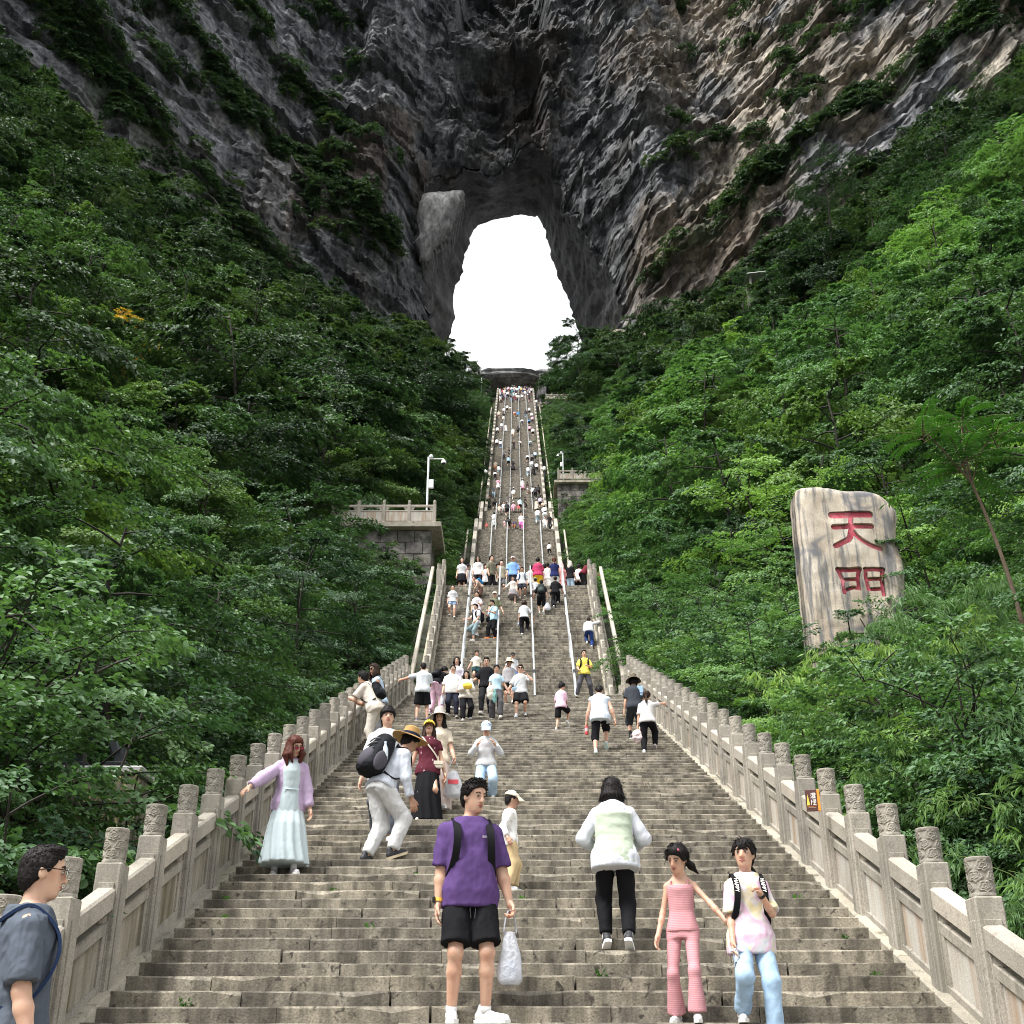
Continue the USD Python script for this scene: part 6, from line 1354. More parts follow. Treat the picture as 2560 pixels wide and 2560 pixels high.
# ---- things people carry
def at_world(J, name, label, cat, p=(0, 0, 0), group=None):
    """A thing whose own axes are the carrier's, placed at a point given in the carrier's frame."""
    x = xf(name, J["world"](p), math.radians(J["face"] + 180), label, cat, group); return x
def backpack(J, label, c, c2=None, size=(0.3, 0.17, 0.44), straps=True, front_only=False, low=0.0, cellk=1.0, extra=None):
    s = J["s"]; Rt = J["Rt"]; base = J["pel"] + Rt @ [0, 0, 0.0]
    b = at_world(J, "backpack", label, "backpack", base); o = lambda p: Rt @ (np.array(p, float) * s)
    dep = 0.125; zc = 0.29 - low; sx, sy, sz = size
    F = Field(np.full(3, -0.55) * s, np.full(3, 0.65) * s, 0.012 if J["P0"][1] < 25 else 0.022)
    yb = -dep - sy / 2
    F.loft(o([0, yb, zc - sz * 0.46]), o([0, yb, zc + sz * 0.4]), Rt, [(0, sx * 0.4 * s, sy * 0.42 * s), (0.08, sx * 0.49 * s, sy * 0.56 * s), (0.5, sx * 0.5 * s, sy * 0.52 * s), (0.85, sx * 0.44 * s, sy * 0.44 * s), (1.0, sx * 0.34 * s, sy * 0.32 * s)], 0.03, 3.4)
    F.ell(o([0, yb, zc + sz * 0.38]), (sx * 0.4 * s, sy * 0.42 * s, sz * 0.12 * s), Rt, 0.04)
    m1 = cloth(c, 0.75); part("bag", wrinkle(F.surface(), 0.016 * s, (9, 9, 9), 3), m1, b, smooth=True)
    F = Field(np.full(3, -0.55) * s, np.full(3, 0.65) * s, 0.012 if J["P0"][1] < 25 else 0.022)
    F.ell(o([0, yb - sy * 0.42, zc - sz * 0.2]), (sx * 0.36 * s, sy * 0.34 * s, sz * 0.24 * s), Rt, 0.02)
    if size[0] > 0.33:
        for q in (-1, 1): F.ell(o([q * sx * 0.5, yb, zc - sz * 0.22]), (sx * 0.1 * s, sy * 0.36 * s, sz * 0.24 * s), Rt, 0.02)
        for zz_ in (0.1, 0.24, 0.36): part("strap", tube([o([-sx * 0.3, yb - sy * 0.53, zc + sz * (zz_ - 0.12)]), o([0, yb - sy * 0.58, zc + sz * (zz_ - 0.1)]), o([sx * 0.3, yb - sy * 0.53, zc + sz * (zz_ - 0.12)])], 0.008, 5), plain((0.09, 0.09, 0.1), 0.5), b)
    part("pocket", F.surface(), cloth(c2 or tuple(np.array(c) * 1.8 + 0.01), 0.7), b, smooth=True)
    part("handle", tube([o([-0.03, -dep - 0.02, zc + sz * 0.5]), o([-0.02, -dep - 0.02, zc + sz * 0.57]), o([0.02, -dep - 0.02, zc + sz * 0.57]), o([0.03, -dep - 0.02, zc + sz * 0.5])], 0.008, 6), m1, b)
    if straps:
        k = s * J["w"]; fd = 0.118 * (0.4 + 0.6 * J["w"]) + (extra or 0)
        for q in (-1, 1):
            pts = [o([q * 0.09, -dep, zc + sz * 0.4]), o([q * 0.115, -0.075, 0.505]), o([q * 0.12, -0.01, 0.535]), o([q * 0.122, 0.06, 0.505]), o([q * 0.125, fd + 0.012, 0.42]), o([q * 0.13, fd + 0.025, 0.3]), o([q * 0.145, fd * 0.8, 0.18]), o([q * 0.165, 0.02, 0.1]), o([q * 0.14, -dep, 0.1])]
            part("strap", ribbon(pts, 0.055 * s, 0.008, Rt, s), m1, b, smooth=40)
    return b
def ribbon(pts, w, th, R, s):
    """A flat strap along points; its width lies across the carrier's shoulders."""
    p = np.array(pts); t = np.linspace(0, len(p) - 1, len(p) * 4); from scipy.interpolate import CubicSpline
    q = CubicSpline(np.arange(len(p)), p)(t); lat = np.tile(R @ [1.0, 0, 0], (len(q), 1)); tg = norm(np.gradient(q, axis=0)); lat = norm(lat - tg * (lat * tg).sum(1)[:, None]); nn = np.cross(lat, tg)
    v = np.stack([q + lat * w / 2 + nn * th, q - lat * w / 2 + nn * th, q - lat * w / 2 - nn * th, q + lat * w / 2 - nn * th], 1).reshape(-1, 3); n = len(q); f = []
    for i in range(n - 1):
        for j in range(4): a, b2, c2, d = i * 4 + j, i * 4 + (j + 1) % 4, (i + 1) * 4 + (j + 1) % 4, (i + 1) * 4 + j; f += [(a, b2, c2), (a, c2, d)]
    f += [(0, 2, 1), (0, 3, 2), (4 * n - 4, 4 * n - 3, 4 * n - 2), (4 * n - 4, 4 * n - 2, 4 * n - 1)]
    return v, np.array(f)
M["plastic"] = MAT("thin_plastic", {"p": ("principled_bsdf", {"base_color": (0.7, 0.72, 0.76), "roughness": 0.3}), "t": ("translucent_bsdf", {"color": (0.75, 0.77, 0.8)}), "x": ("transparent_bsdf", {"color": (0.95, 0.95, 0.97)}),
    "m1": ("mix_closure", {"fac": 0.35}), "m2": ("mix_closure", {"fac": 0.22}), "g": ("geometry", {}), "n": ("noise_texture", {"scale": 28.0, "detail": 4.0}), "b": ("bump", {"strength": 0.8, "distance": 0.02})},
    [("g.position", "n.vector"), ("n.fac", "b.height"), ("b.normal", "p.normal"), ("p.BSDF", "m1.closure1"), ("t.BSDF", "m1.closure2"), ("m1.closure", "m2.closure1"), ("x.BSDF", "m2.closure2")], "m2.closure")
def plastic_bag(J, label, p, L=0.36, w=0.13, red=False):
    b = at_world(J, "plastic_bag", label, "bag", p); r = np.random.default_rng(3)
    a = np.linspace(0, 2 * PI, 40, endpoint=False); zz = np.linspace(0, 1, 16); T, Q = np.meshgrid(a, zz, indexing="ij")
    R_ = w * np.interp(Q, [0, 0.08, 0.3, 0.65, 1.0], [0.7, 0.98, 1.0, 0.72, 0.36]); R_ = R_ * (1 + 0.12 * np.cos(7 * T + 5 * Q) * Q + 0.25 * (fbm(np.stack([np.cos(T) * 2, np.sin(T) * 2, Q * 4], -1), 3, 5) - 0.5))
    v = np.stack([R_ * np.cos(T), R_ * np.sin(T) * 0.7, -L + Q * L * 0.72], -1); n2 = len(zz); vv = np.vstack([v.reshape(-1, 3), [[0, 0, -L + 0.005]]])
    i, j = np.meshgrid(np.arange(40), np.arange(n2 - 1), indexing="ij"); i, j = i.ravel(), j.ravel(); k = (i + 1) % 40
    q = np.stack([i * n2 + j, k * n2 + j, k * n2 + j + 1, i * n2 + j + 1], 1); s_ = np.arange(40)
    part("bag", (vv, np.vstack([q[:, [0, 1, 2]], q[:, [0, 2, 3]], np.stack([(s_ + 1) % 40 * n2, s_ * n2, np.full(40, len(vv) - 1)], 1)])), M["plastic"], b, smooth=True)
    for q_ in (-1, 1):
        pts = np.array([(q_ * w * 0.5, 0.0, -L * 0.3), (q_ * w * 0.42, 0.01, -L * 0.15), (q_ * 0.02, 0, -0.01), (q_ * 0.005, 0.0, 0.01)]); part("handle", ribbon(pts[:, [0, 1, 2]], 0.035, 0.003, np.array([[0, 1, 0], [1, 0, 0], [0, 0, 1.0]]), 1), M["plastic"], b, smooth=True)
    if red: part("print", mv((trimesh.creation.box((w * 1.1, 0.004, 0.06)).vertices.view(np.ndarray), trimesh.creation.box((1, 1, 1)).faces.view(np.ndarray)), (0, 0.72 * w, -L * 0.62)), plain((0.6, 0.08, 0.1), 0.6), b)
    else: part("contents", wrinkle((np.array(trimesh.creation.icosphere(3).vertices) * [w * 0.6, w * 0.38, L * 0.16] + [0, 0, -L * 0.82], np.array(trimesh.creation.icosphere(3).faces)), 0.03, (18, 18, 18)), plain((0.35, 0.4, 0.55), 0.5), b, smooth=True)
    return b
def bottle(J, label, p, c, cap=(0.7, 0.1, 0.1), s=1.0, tilt=0):
    b = at_world(J, "bottle", label, "bottle", p); R = Rx(tilt)
    part("bottle", mv(lathe([(0, 0), (0.03 * s, 0), (0.033 * s, 0.02 * s), (0.033 * s, 0.14 * s), (0.012 * s, 0.19 * s), (0.012 * s, 0.2 * s), (0, 0.2 * s)], 14), (0, 0, -0.1 * s), R), plain(c, 0.25), b, smooth=40)
    part("cap", mv(lathe([(0, 0.2 * s), (0.014 * s, 0.2 * s), (0.014 * s, 0.225 * s), (0, 0.225 * s)], 12), (0, 0, -0.1 * s), R), plain(cap, 0.4), b)
    part("wrapper", mv(lathe([(0.0335 * s, 0.05 * s), (0.0345 * s, 0.052 * s), (0.0345 * s, 0.11 * s), (0.0335 * s, 0.112 * s)], 14), (0, 0, -0.1 * s), R), plain(tuple(np.clip(np.array(c) * 0.5 + 0.35, 0, 0.8)), 0.5), b)
    return b
def side_bag(J, label, c, side=1, size=(0.17, 0.06, 0.12), drop=0.0, strap=True):
    s = J["s"]; Rt = J["Rt"]; b = at_world(J, "shoulder_bag", label, "bag", J["pel"]); o = lambda p: Rt @ (np.array(p, float) * s); m = cloth(c, 0.6)
    part("bag", mv((lambda t: (np.sign(t[0]) * np.abs(t[0]) ** 0.6 * np.array(size) * s / 2, t[1]))((np.array(trimesh.creation.icosphere(3).vertices), np.array(trimesh.creation.icosphere(3).faces))), o([side * 0.17, 0.1, 0.06 - drop]), Rt), m, b, smooth=True)
    part("flap", mv(cbox(size[0] * 0.9 * s, 0.012, size[2] * 0.5 * s, 0.004), o([side * 0.17, 0.1 + size[1] / 2, 0.09 - drop]), Rt), m, b)
    if strap: part("strap", ribbon([o([side * 0.17, 0.1, 0.1 - drop]), o([side * 0.1, 0.135, 0.25]), o([-side * 0.02, 0.135, 0.4]), o([-side * 0.1, 0.08, 0.52]), o([-side * 0.11, -0.04, 0.52]), o([-side * 0.02, -0.13, 0.35]), o([side * 0.17, -0.02, 0.1 - drop])], 0.022 * s, 0.004, Rt, s), m, b, smooth=40)
    return b
def phone(J, label, p, tilt=0):
    b = at_world(J, "phone", label, "phone", p); part("case", mv(cbox(0.075, 0.01, 0.155, 0.003), (0, 0, 0), Rz(tilt)), plain((0.35, 0.37, 0.42), 0.35), b); part("camera", mv(cbox(0.025, 0.006, 0.03, 0.002), Rz(tilt) @ [0.02, 0.007, 0.05], Rz(tilt)), DARK, b)

# ---- patterned cloth
def cloth_pattern(name, base, nodes, links, out):
    n = {"tc": ("texture_coordinate", {}), "p": ("principled_bsdf", {"roughness": 0.85, "specular_ior_level": 0.15}), "nb": ("noise_texture", {"scale": 200.0}), "b": ("bump", {"strength": 0.12, "distance": 0.01})}
    n.update(nodes); return MAT(name, n, [("tc.object", "nb.vector"), ("nb.fac", "b.height"), ("b.normal", "p.normal")] + links + [(out, "p.base_color")])
M["tiedye"] = cloth_pattern("tie_dye_cloth", None, {"n": ("noise_texture", {"scale": 4.2, "detail": 2.0, "distortion": 0.8}), "r": ("rgb_ramp", {"ramp": [(0.22, (0.33, 0.47, 0.62)), (0.36, (0.53, 0.53, 0.55)), (0.46, (0.58, 0.38, 0.5)), (0.53, (0.56, 0.53, 0.53)), (0.6, (0.58, 0.5, 0.28)), (0.67, (0.55, 0.52, 0.5)), (0.78, (0.58, 0.4, 0.5))]})}, [("tc.object", "n.vector"), ("n.fac", "r.fac")], "r.color")
M["pink_rib"] = cloth_pattern("pink_ribbed_knit", None, {"w": ("wave_texture", {"bands_direction": "z", "scale": 26.0, "distortion": 0.5}), "r": ("rgb_ramp", {"ramp": [(0, (0.4, 0.17, 0.19)), (0.35, (0.5, 0.245, 0.265)), (1, (0.54, 0.285, 0.305))]})}, [("tc.object", "w.vector"), ("w.fac", "r.fac")], "r.color")
M["maroon"] = cloth_pattern("maroon_print", None, {"mp": ("mapping", {"scale": (1.0, 1.0, 0.45)}), "v": ("voronoi_texture", {"scale": 17.0}), "r": ("rgb_ramp", {"ramp": [(0.0, (0.62, 0.48, 0.5)), (0.13, (0.6, 0.42, 0.45)), (0.17, (0.095, 0.018, 0.03)), (1, (0.085, 0.016, 0.026))]})}, [("tc.object", "mp.vector"), ("mp.vector", "v.vector"), ("v.distance", "r.fac")], "r.color")
M["floral"] = cloth_pattern("pale_floral_cloth", None, {"v": ("noise_texture", {"scale": 38.0, "detail": 3.0}), "r": ("rgb_ramp", {"ramp": [(0.0, (0.76, 0.75, 0.73)), (0.56, (0.76, 0.75, 0.73)), (0.62, (0.55, 0.54, 0.56)), (0.72, (0.68, 0.56, 0.42))]})}, [("tc.object", "v.vector"), ("v.fac", "r.fac")], "r.color")
M["stripe"] = cloth_pattern("cream_striped_cloth", None, {"w": ("wave_texture", {"bands_direction": "x", "scale": 14.0}), "r": ("rgb_ramp", {"ramp": [(0, (0.5, 0.45, 0.36)), (0.25, (0.68, 0.63, 0.54)), (1, (0.7, 0.66, 0.58))]})}, [("tc.object", "w.vector"), ("w.fac", "r.fac")], "r.color")
M["stripe_grey"] = cloth_pattern("grey_striped_cloth", None, {"w": ("wave_texture", {"bands_direction": "x", "scale": 12.0}), "r": ("rgb_ramp", {"ramp": [(0, (0.14, 0.13, 0.14)), (0.4, (0.34, 0.33, 0.34)), (1, (0.42, 0.41, 0.42))]})}, [("tc.object", "w.vector"), ("w.fac", "r.fac")], "r.color")
M["plaid"] = cloth_pattern("pale_print_cloth", None, {"v": ("voronoi_texture", {"scale": 22.0}), "r": ("rgb_ramp", {"ramp": [(0, (0.2, 0.16, 0.3)), (0.2, (0.5, 0.4, 0.52)), (0.4, (0.66, 0.6, 0.64)), (1, (0.7, 0.66, 0.68))]})}, [("tc.object", "v.vector"), ("v.distance", "r.fac")], "r.color")
M["straw"] = cloth_pattern("woven_straw", None, {"w": ("noise_texture", {"scale": 110.0, "detail": 2.0}), "r": ("rgb_ramp", {"ramp": [(0.3, (0.26, 0.15, 0.05)), (0.6, (0.45, 0.28, 0.11))]})}, [("tc.object", "w.vector"), ("w.fac", "r.fac")], "r.color")
M["denim"] = cloth_pattern("pale_denim", None, {"w": ("noise_texture", {"scale": 5.0, "detail": 3.0}), "r": ("rgb_ramp", {"ramp": [(0.3, (0.22, 0.33, 0.46)), (0.65, (0.42, 0.54, 0.66))]})}, [("tc.object", "w.vector"), ("w.fac", "r.fac")], "r.color")
W, OFFW, BLK, GREY, PALEBLUE, PINK, CREAM = (0.54, 0.545, 0.56), (0.52, 0.49, 0.44), (0.012, 0.012, 0.014), (0.12, 0.12, 0.13), (0.45, 0.62, 0.72), (0.68, 0.42, 0.5), (0.68, 0.6, 0.48)
SUNG, CLEARG = plain((0.01, 0.008, 0.01), 0.1, "dark_lens"), plain((0.25, 0.03, 0.06), 0.15, "red_lens")
UPF = [(-0.09, -0.08, 0, -30), (0.09, 0.28, 0, 0)]; UPF2 = [(-0.09, 0.26, 0, 0), (0.09, -0.06, 0.02, -40)]; DNF = [(-0.09, 0.26, 0, 0), (0.09, 0.0, 0, 0)]; DNF2 = [(-0.09, 0.0, 0, 0), (0.09, 0.26, 0, 0)]

# ---- the near figures
man_grey = person(dict(pos=(-2.5, 6.3, 0), h=1.8, face=112, label="man in grey T-shirt and glasses cut off by the left edge", hair="crew", head=(0, 4, 0), top_=dict(c=(0.085, 0.1, 0.125), sleeve=0.85, loose=0.02, wr=0.03), bot=dict(c=(0.03, 0.03, 0.035), kind="trousers"), glasses=plain((0.6, 0.62, 0.62), 0.1, "clear_lens"), w=1.08, armR=(4, 8, 12, 0), cellk=0.9))
backpack(man_grey, "dark blue backpack worn by the man at the left edge", (0.02, 0.035, 0.08))
man_p = person(dict(at=(1168, 2553), top=1945, crouch=0.965, face=12, label="man in purple T-shirt and black shorts carrying a plastic bag", hair="short", head=(30, 12, 0), w=1.08, arm=1.1, belly=0.02, skin=0, top_=dict(c=(0.092, 0.052, 0.16), sleeve=0.9, loose=0.018, wr=0.024, collar=(0.02, 0.015, 0.03), hem=-0.2), bot=dict(c=BLK, kind="shorts", hem=0.86, loose=0.022, wr=0.02), feet=[(-0.12, 0.06, 0, 0), (0.12, 0.02, 0, 0)], armR=(-2, 6, 8, 0), armL=(2, 12, 14, 0), shoe=(0.75, 0.75, 0.74), sole=(0.75, 0.75, 0.74), toe=4, toeL=58, eyes=0.62, gaze=0.004, curlL=55, sock=(0.7, 0.7, 0.7), sockh=0.12))
s_ = man_p["s"]; px = man_p["prim"]
part("wristwatch", cat_([tube([man_p["wrR"] + (man_p["elR"] - man_p["wrR"]) * t_ for t_ in (0.06, 0.16)], 0.0355 * s_, 14)]), plain((0.75, 0.42, 0.06), 0.5), px); part("watch_face", mv(cbox(0.02, 0.045, 0.045, 0.006), man_p["wrR"] + (man_p["elR"] - man_p["wrR"]) * 0.11 + [0.036, 0.012, 0]), DARK, px)
tm = meshkit.text_mesh("BSG", 0.016, 0.002, True); tv = np.array(tm.vertices) - [0.02, 0, 0]; part("shirt_logo", (np.stack([-tv[:, 0], tv[:, 2], tv[:, 1]], 1) @ man_p["Rt"].T + man_p["pel"] + man_p["Rt"] @ [-0.085, 0.152, 0.375], np.array(tm.faces)), plain((0.5, 0.45, 0.55), 0.5), px)
part("drawstring", cat_([tube([man_p["pel"] + [q * 0.008, 0.13, -0.1], man_p["pel"] + [q * 0.02, 0.15, -0.14], man_p["pel"] + [q * 0.014, 0.15, -0.2]], 0.0035, 4) for q in (-1, 1)]), plain((0.03, 0.03, 0.03), 0.8), px)
backpack(man_p, "black backpack worn by the man in purple, only its straps showing", BLK, extra=0.022)
plastic_bag(man_p, "thin white plastic bag in the hand of the man in purple", man_p["grip"]["L"] + [0, 0, 0.0], 0.5, 0.092)
girl_p = person(dict(at=(1722, 2566), top=2127, face=-14, fem=True, headk=1.16, label="girl in pink ribbed camisole and flared trousers, looking down", hair="tail", head=(-22, 26, -8), hairlen=0.2, taild=(-0.5, -0.35, -0.9), tailz=-0.02, w=0.92, arm=0.8, leg=0.84, top_=dict(m=M["pink_rib"], sleeve=0, straps=True, neck=0.8, hem=-0.05, loose=0.006, wr=0.012, name="camisole"), bot=dict(m=M["pink_rib"], kind="flare", loose=0.006, wr=0.01), feet=[(-0.08, 0.12, 0, 0), (0.08, -0.02, 0, 0)], armR=(6, 12, 14, 0), handLW=(1.52, 8.86, 2.53), shoe=(0.6, 0.6, 0.6), eyes=0.55))
girl_t = person(dict(at=(1893, 2594), crouch=0.97, top=2086, face=4, fem=True, headk=1.1, label="girl in pastel tie-dyed T-shirt and pale blue trousers", hair="tail", head=(-26, 0, 0), hairlen=0.16, taild=(-0.35, -0.2, -1.0), tailz=-0.05, w=0.98, arm=0.9, leg=0.95, top_=dict(m=M["tiedye"], sleeve=0.92, loose=0.028, hem=-0.3, wr=0.022), bot=dict(c=(0.32, 0.45, 0.6), kind="wide", loose=0.012), feet=[(-0.09, 0.16, 0, 0), (0.09, 0.0, 0, 0)], armL=(22, 10, 118, 28), armR=(8, 6, 16, 0), shoe=(0.5, 0.5, 0.5), curlL=75, eyes=0.85))
for J_, z in ((girl_t, 1),):
    s = J_["s"]; hk = s * J_["headk"]; fr = [tube([J_["head"] + J_["Rh"] @ (np.array(p) * hk) for p in ((0.2 * q, 0.06, 0.1), (0.045 * q / 0.2 * 0.2 + q * 0.1, 0.095, 0.055), (q * 0.32, 0.082, 0.02))], [0.012 * hk, 0.011 * hk, 0.004 * hk], 6) for q in np.linspace(-0.17, 0.1, 8)]
    part("fringe", cat_(fr), HAIR, J_["prim"], smooth=True)
    part("bracelet_watch", tube([J_["wrL"] + (J_["elL"] - J_["wrL"]) * t_ for t_ in (0.05, 0.16)], 0.032 * s, 12), DARK, J_["prim"])
part("hair_clip", mv(cbox(0.016, 0.008, 0.055, 0.003), girl_p["head"] + girl_p["Rh"] @ (np.array([-0.055, 0.06, 0.092]) * girl_p["s"] * 1.16), girl_p["Rh"] @ Rx(-40) @ Ry(-20)), plain((0.75, 0.2, 0.32), 0.3), girl_p["prim"])
bp = backpack(girl_t, "black backpack with white lettered straps worn by the girl in tie-dye", BLK, extra=0.012)
for q in (-1, 1):
    tm = meshkit.text_mesh("HAPPY", 0.03 * girl_t["s"] / 0.85, 0.002, True); tv = np.array(tm.vertices); s = girl_t["s"]; o = lambda p: girl_t["Rt"] @ (np.array(p, float) * s)
    top_, bot_ = o([q * 0.1215, 0.108, 0.478]), o([q * 0.1265, 0.158, 0.35]); dn = norm(bot_ - top_); ac = girl_t["Rt"] @ [-1.0, 0, 0]; nn = norm(np.cross(ac, dn)); nn = nn if nn[1] > 0 else -nn
    tv = tv / tv[:, 0].max(); tv = np.stack([tv[:, 0], tv[:, 1] - tv[:, 1].mean(), tv[:, 2] * 0], 1)
    part("lettering", (top_ + tv[:, :1] * (bot_ - top_) - ac * tv[:, 1:2] * 0.16 * s * -1 + nn * (0.014 + np.array(tm.vertices)[:, 2:3]), np.array(tm.faces)), WHITE, bp)
toy = at_world(girl_t, "toy_figure", "little white and silver toy on a chain in the girls' joined hands", "toy", girl_t["grip"]["R"] + [0.0, 0.02, -0.01])
part("body", tube([(0, 0, 0.02), (0, 0.01, -0.05), (0.01, 0.01, -0.08)], [0.012, 0.014, 0.006], 8), plain((0.6, 0.6, 0.62), 0.3), toy, smooth=True); part("arms", tube([(-0.045, 0, -0.01), (0, 0.01, 0.005), (0.045, 0, -0.01)], [0.008, 0.01, 0.008], 6), plain((0.6, 0.55, 0.7), 0.3), toy, smooth=True); part("tail", tube([(0.01, 0.01, -0.08), (0.02, 0.01, -0.14)], [0.006, 0.002], 5), DARK, toy)
climb = person(dict(at=(1546, 2392), top=1942, face=178, fem=True, label="woman climbing in white and pale green jacket and black trousers", hair="long", hairlen=0.19, head=(0, 14, 0), lean=9, w=1.08, top_=dict(c=(0.55, 0.57, 0.61), sleeve=1.86, loose=0.032, hem=-0.24, wr=0.03, name="jacket"), vest=(0.42, 0.48, 0.38), bot=dict(c=BLK, kind="trousers", loose=0.014, hem=1.86, wr=0.02), feet=[(-0.09, 0.1, 0.02, -24), (0.09, -0.12, 0.0, -26)], armR=(14, 30, 84, 30), armL=(14, 32, 88, 30), shoe=(0.03, 0.03, 0.035), sole=(0.7, 0.7, 0.7), sock=(0.7, 0.7, 0.7), sockh=0.22))
boy = person(dict(at=(1272, 2243), top=1990, face=98, headk=1.2, label="small boy in cream cap, pale shirt and sand trousers, hands behind his back", hair="crew", head=(0, 10, 0), w=0.98, top_=dict(m=M["floral"], sleeve=1.8, loose=0.022, hem=-0.22), bot=dict(c=(0.56, 0.42, 0.24), kind="wide", loose=0.026), armR=(-30, 6, 52, -30), armL=(-30, 6, 52, -30), hat=dict(kind="cap", c=(0.7, 0.65, 0.52)), shoe=(0.7, 0.7, 0.7), feet=[(-0.07, 0.05, 0, 0), (0.07, -0.02, 0, 0)], skin=2))
old = person(dict(at=(940, 2160), top=1838, crouch=0.9, h=1.66, face=128, label="man in straw hat and white clothes bending forward under a backpack", hair="short", head=(-4, 36, 0), lean=30, drop=0.03, top_=dict(c=(0.52, 0.55, 0.61), sleeve=1.86, loose=0.026, hem=-0.05, wr=0.03), bot=dict(c=(0.56, 0.56, 0.56), kind="trousers", loose=0.028, wr=0.03), feet=[(-0.09, -0.08, 0.0, 0), (0.1, 0.14, 0.05, 20)], armR=(30, 6, 20, 0), armL=(24, 10, 28, 0), hat=dict(kind="brim", m=M["straw"], r=0.2, crown=0.12, droop=-0.03, band=(0.02, 0.025, 0.05), tilt=22), shoe=(0.025, 0.025, 0.03), sole=(0.6, 0.5, 0.34), skin=2))
backpack(old, "large black and grey hiking backpack on the man in the straw hat", (0.016, 0.017, 0.02), (0.075, 0.07, 0.085), size=(0.36, 0.24, 0.56))
bottle(old, "clear water bottle in the side pocket of the hiking backpack", old["pel"] + old["Rt"] @ [0.17, -0.24, 0.28], (0.55, 0.66, 0.75), (0.6, 0.7, 0.8))
lilac = person(dict(at=(705, 2192), top=1850, face=16, fem=True, label="woman in lilac cardigan and long white dress holding the left balustrade", hair="wavy", hairm=HAIR_RED, hairlen=0.24, head=(28, 26, 8), lean=8, top_=dict(c=(0.46, 0.35, 0.5), sleeve=1.85, loose=0.024, sleeve_loose=1.5, hem=-0.18, wr=0.03, name="cardigan"), bot=dict(c=(0.48, 0.555, 0.58), kind="skirt", len=0.86, flare=0.12, n=13, fold=0.08), feet=[(-0.1, 0.16, 0, 0), (0.09, 0.0, 0, 0)], handRW=(-3.13, 12.6, 4.21), palmR=(0, 0, -1), armL=(8, 12, 12, 0), shoe=(0.5, 0.48, 0.5), sock=(0.6, 0.6, 0.62), glasses=CLEARG, eyes=0.6))
s = lilac["s"]; F = Field(lilac["pel"] - 0.4, lilac["neck"] + 0.3, 0.012); F.loft(lilac["pel"], lilac["neck"], lilac["Rt"], [(-0.34, 0.15, 0.175, 0.012), (0.0, 0.13, 0.162, 0.012), (0.3, 0.1, 0.145, 0.012), (0.7, 0.11, 0.158, 0.008), (0.86, 0.095, 0.132, 0.006), (0.96, 0.075, 0.09, 0.0)], 0.01)
part("dress_bodice", wrinkle(F.surface(), 0.012, (14, 14, 4), 3), cloth((0.48, 0.555, 0.58)), lilac["prim"], smooth=True); part("waist_tie", tube([lilac["pel"] + np.array(p) for p in ((-0.09, 0.168, 0.12), (0, 0.183, 0.115), (0.09, 0.168, 0.12))], 0.006, 5), cloth((0.6, 0.72, 0.76)), lilac["prim"])
mar = person(dict(at=(1066, 2050), top=1785, face=4, fem=True, label="woman in maroon print blouse, long black skirt and yellow cap", hair="long", hairm=HAIR_BROWN, hairlen=0.36, head=(0, -14, 0), top_=dict(m=M["maroon"], sleeve=0.42, loose=0.02, hem=-0.16, name="blouse"), bot=dict(c=BLK, kind="skirt", len=1.0, flare=0.085, n=10, fold=0.08), feet=[(-0.09, 0.0, 0, 0), (0.1, 0.15, 0, 0)], armR=(-6, 20, 16, 0), armL=(2, 14, 10, 0), hat=dict(kind="cap", c=(0.75, 0.52, 0.07), z=0.05), glasses=plain((0.2, 0.12, 0.12), 0.2, "tinted_lens"), shoe=(0.62, 0.58, 0.52)))
side_bag(mar, "small cream crossbody bag of the woman in maroon", (0.6, 0.55, 0.45), -1)
beh = person(dict(at=(1093, 2032), top=1782, face=2, fem=True, label="woman in broad white hat mostly hidden behind the woman in maroon", hair="long", head=(0, 0, 0), top_=dict(c=CREAM, sleeve=0.6), bot=dict(c=(0.66, 0.55, 0.5), kind="skirt", len=0.95, flare=0.06), armL=(10, 14, 30, 0), hat=dict(kind="brim", c=OFFW, r=0.2, crown=0.11, droop=-0.05), feet=DNF, shoe=(0.6, 0.6, 0.6)))
plastic_bag(beh, "white bag with a red print hanging beside the woman in maroon", beh["grip"]["L"], 0.5, 0.13, True)
yng = person(dict(at=(955, 2100), top=1752, face=6, label="young man in plain white T-shirt above the man in the straw hat", hair="bowl", head=(6, 0, 0), top_=dict(c=W, sleeve=0.86, loose=0.024, hem=-0.2), bot=dict(c=(0.1, 0.11, 0.13), kind="trousers"), armR=(-6, 13, 14, 0), armL=(0, 10, 12, 0), feet=DNF, shoe=(0.6, 0.6, 0.6), eyes=0.7))
part("hung_sunglasses", mv((lathe([(0.001, 0), (0.022, 0), (0.022, 0.004), (0.001, 0.004)], 14)[0] @ Rx(80).T, lathe([(0.001, 0), (0.022, 0), (0.022, 0.004), (0.001, 0.004)], 14)[1]), yng["pel"] + yng["Rt"] @ [0.02, 0.15, 0.4]), plain((0.35, 0.12, 0.35), 0.2), yng["prim"])
capw = person(dict(at=(1214, 2002), top=1790, face=2, fem=True, label="woman in pale blue cap, white top and light jeans, hands raised", hair="tail", head=(0, 24, 0), top_=dict(c=W, sleeve=1.8, loose=0.026, hem=-0.12), bot=dict(m=M["denim"], kind="wide", loose=0.02), armR=(14, 30, 128, 10), armL=(14, 30, 128, 10), hat=dict(kind="cap", c=(0.55, 0.66, 0.78), z=0.035), feet=[(-0.09, 0.02, 0, 0), (0.1, 0.24, 0, 0)], shoe=(0.7, 0.7, 0.7), headk=1.05))
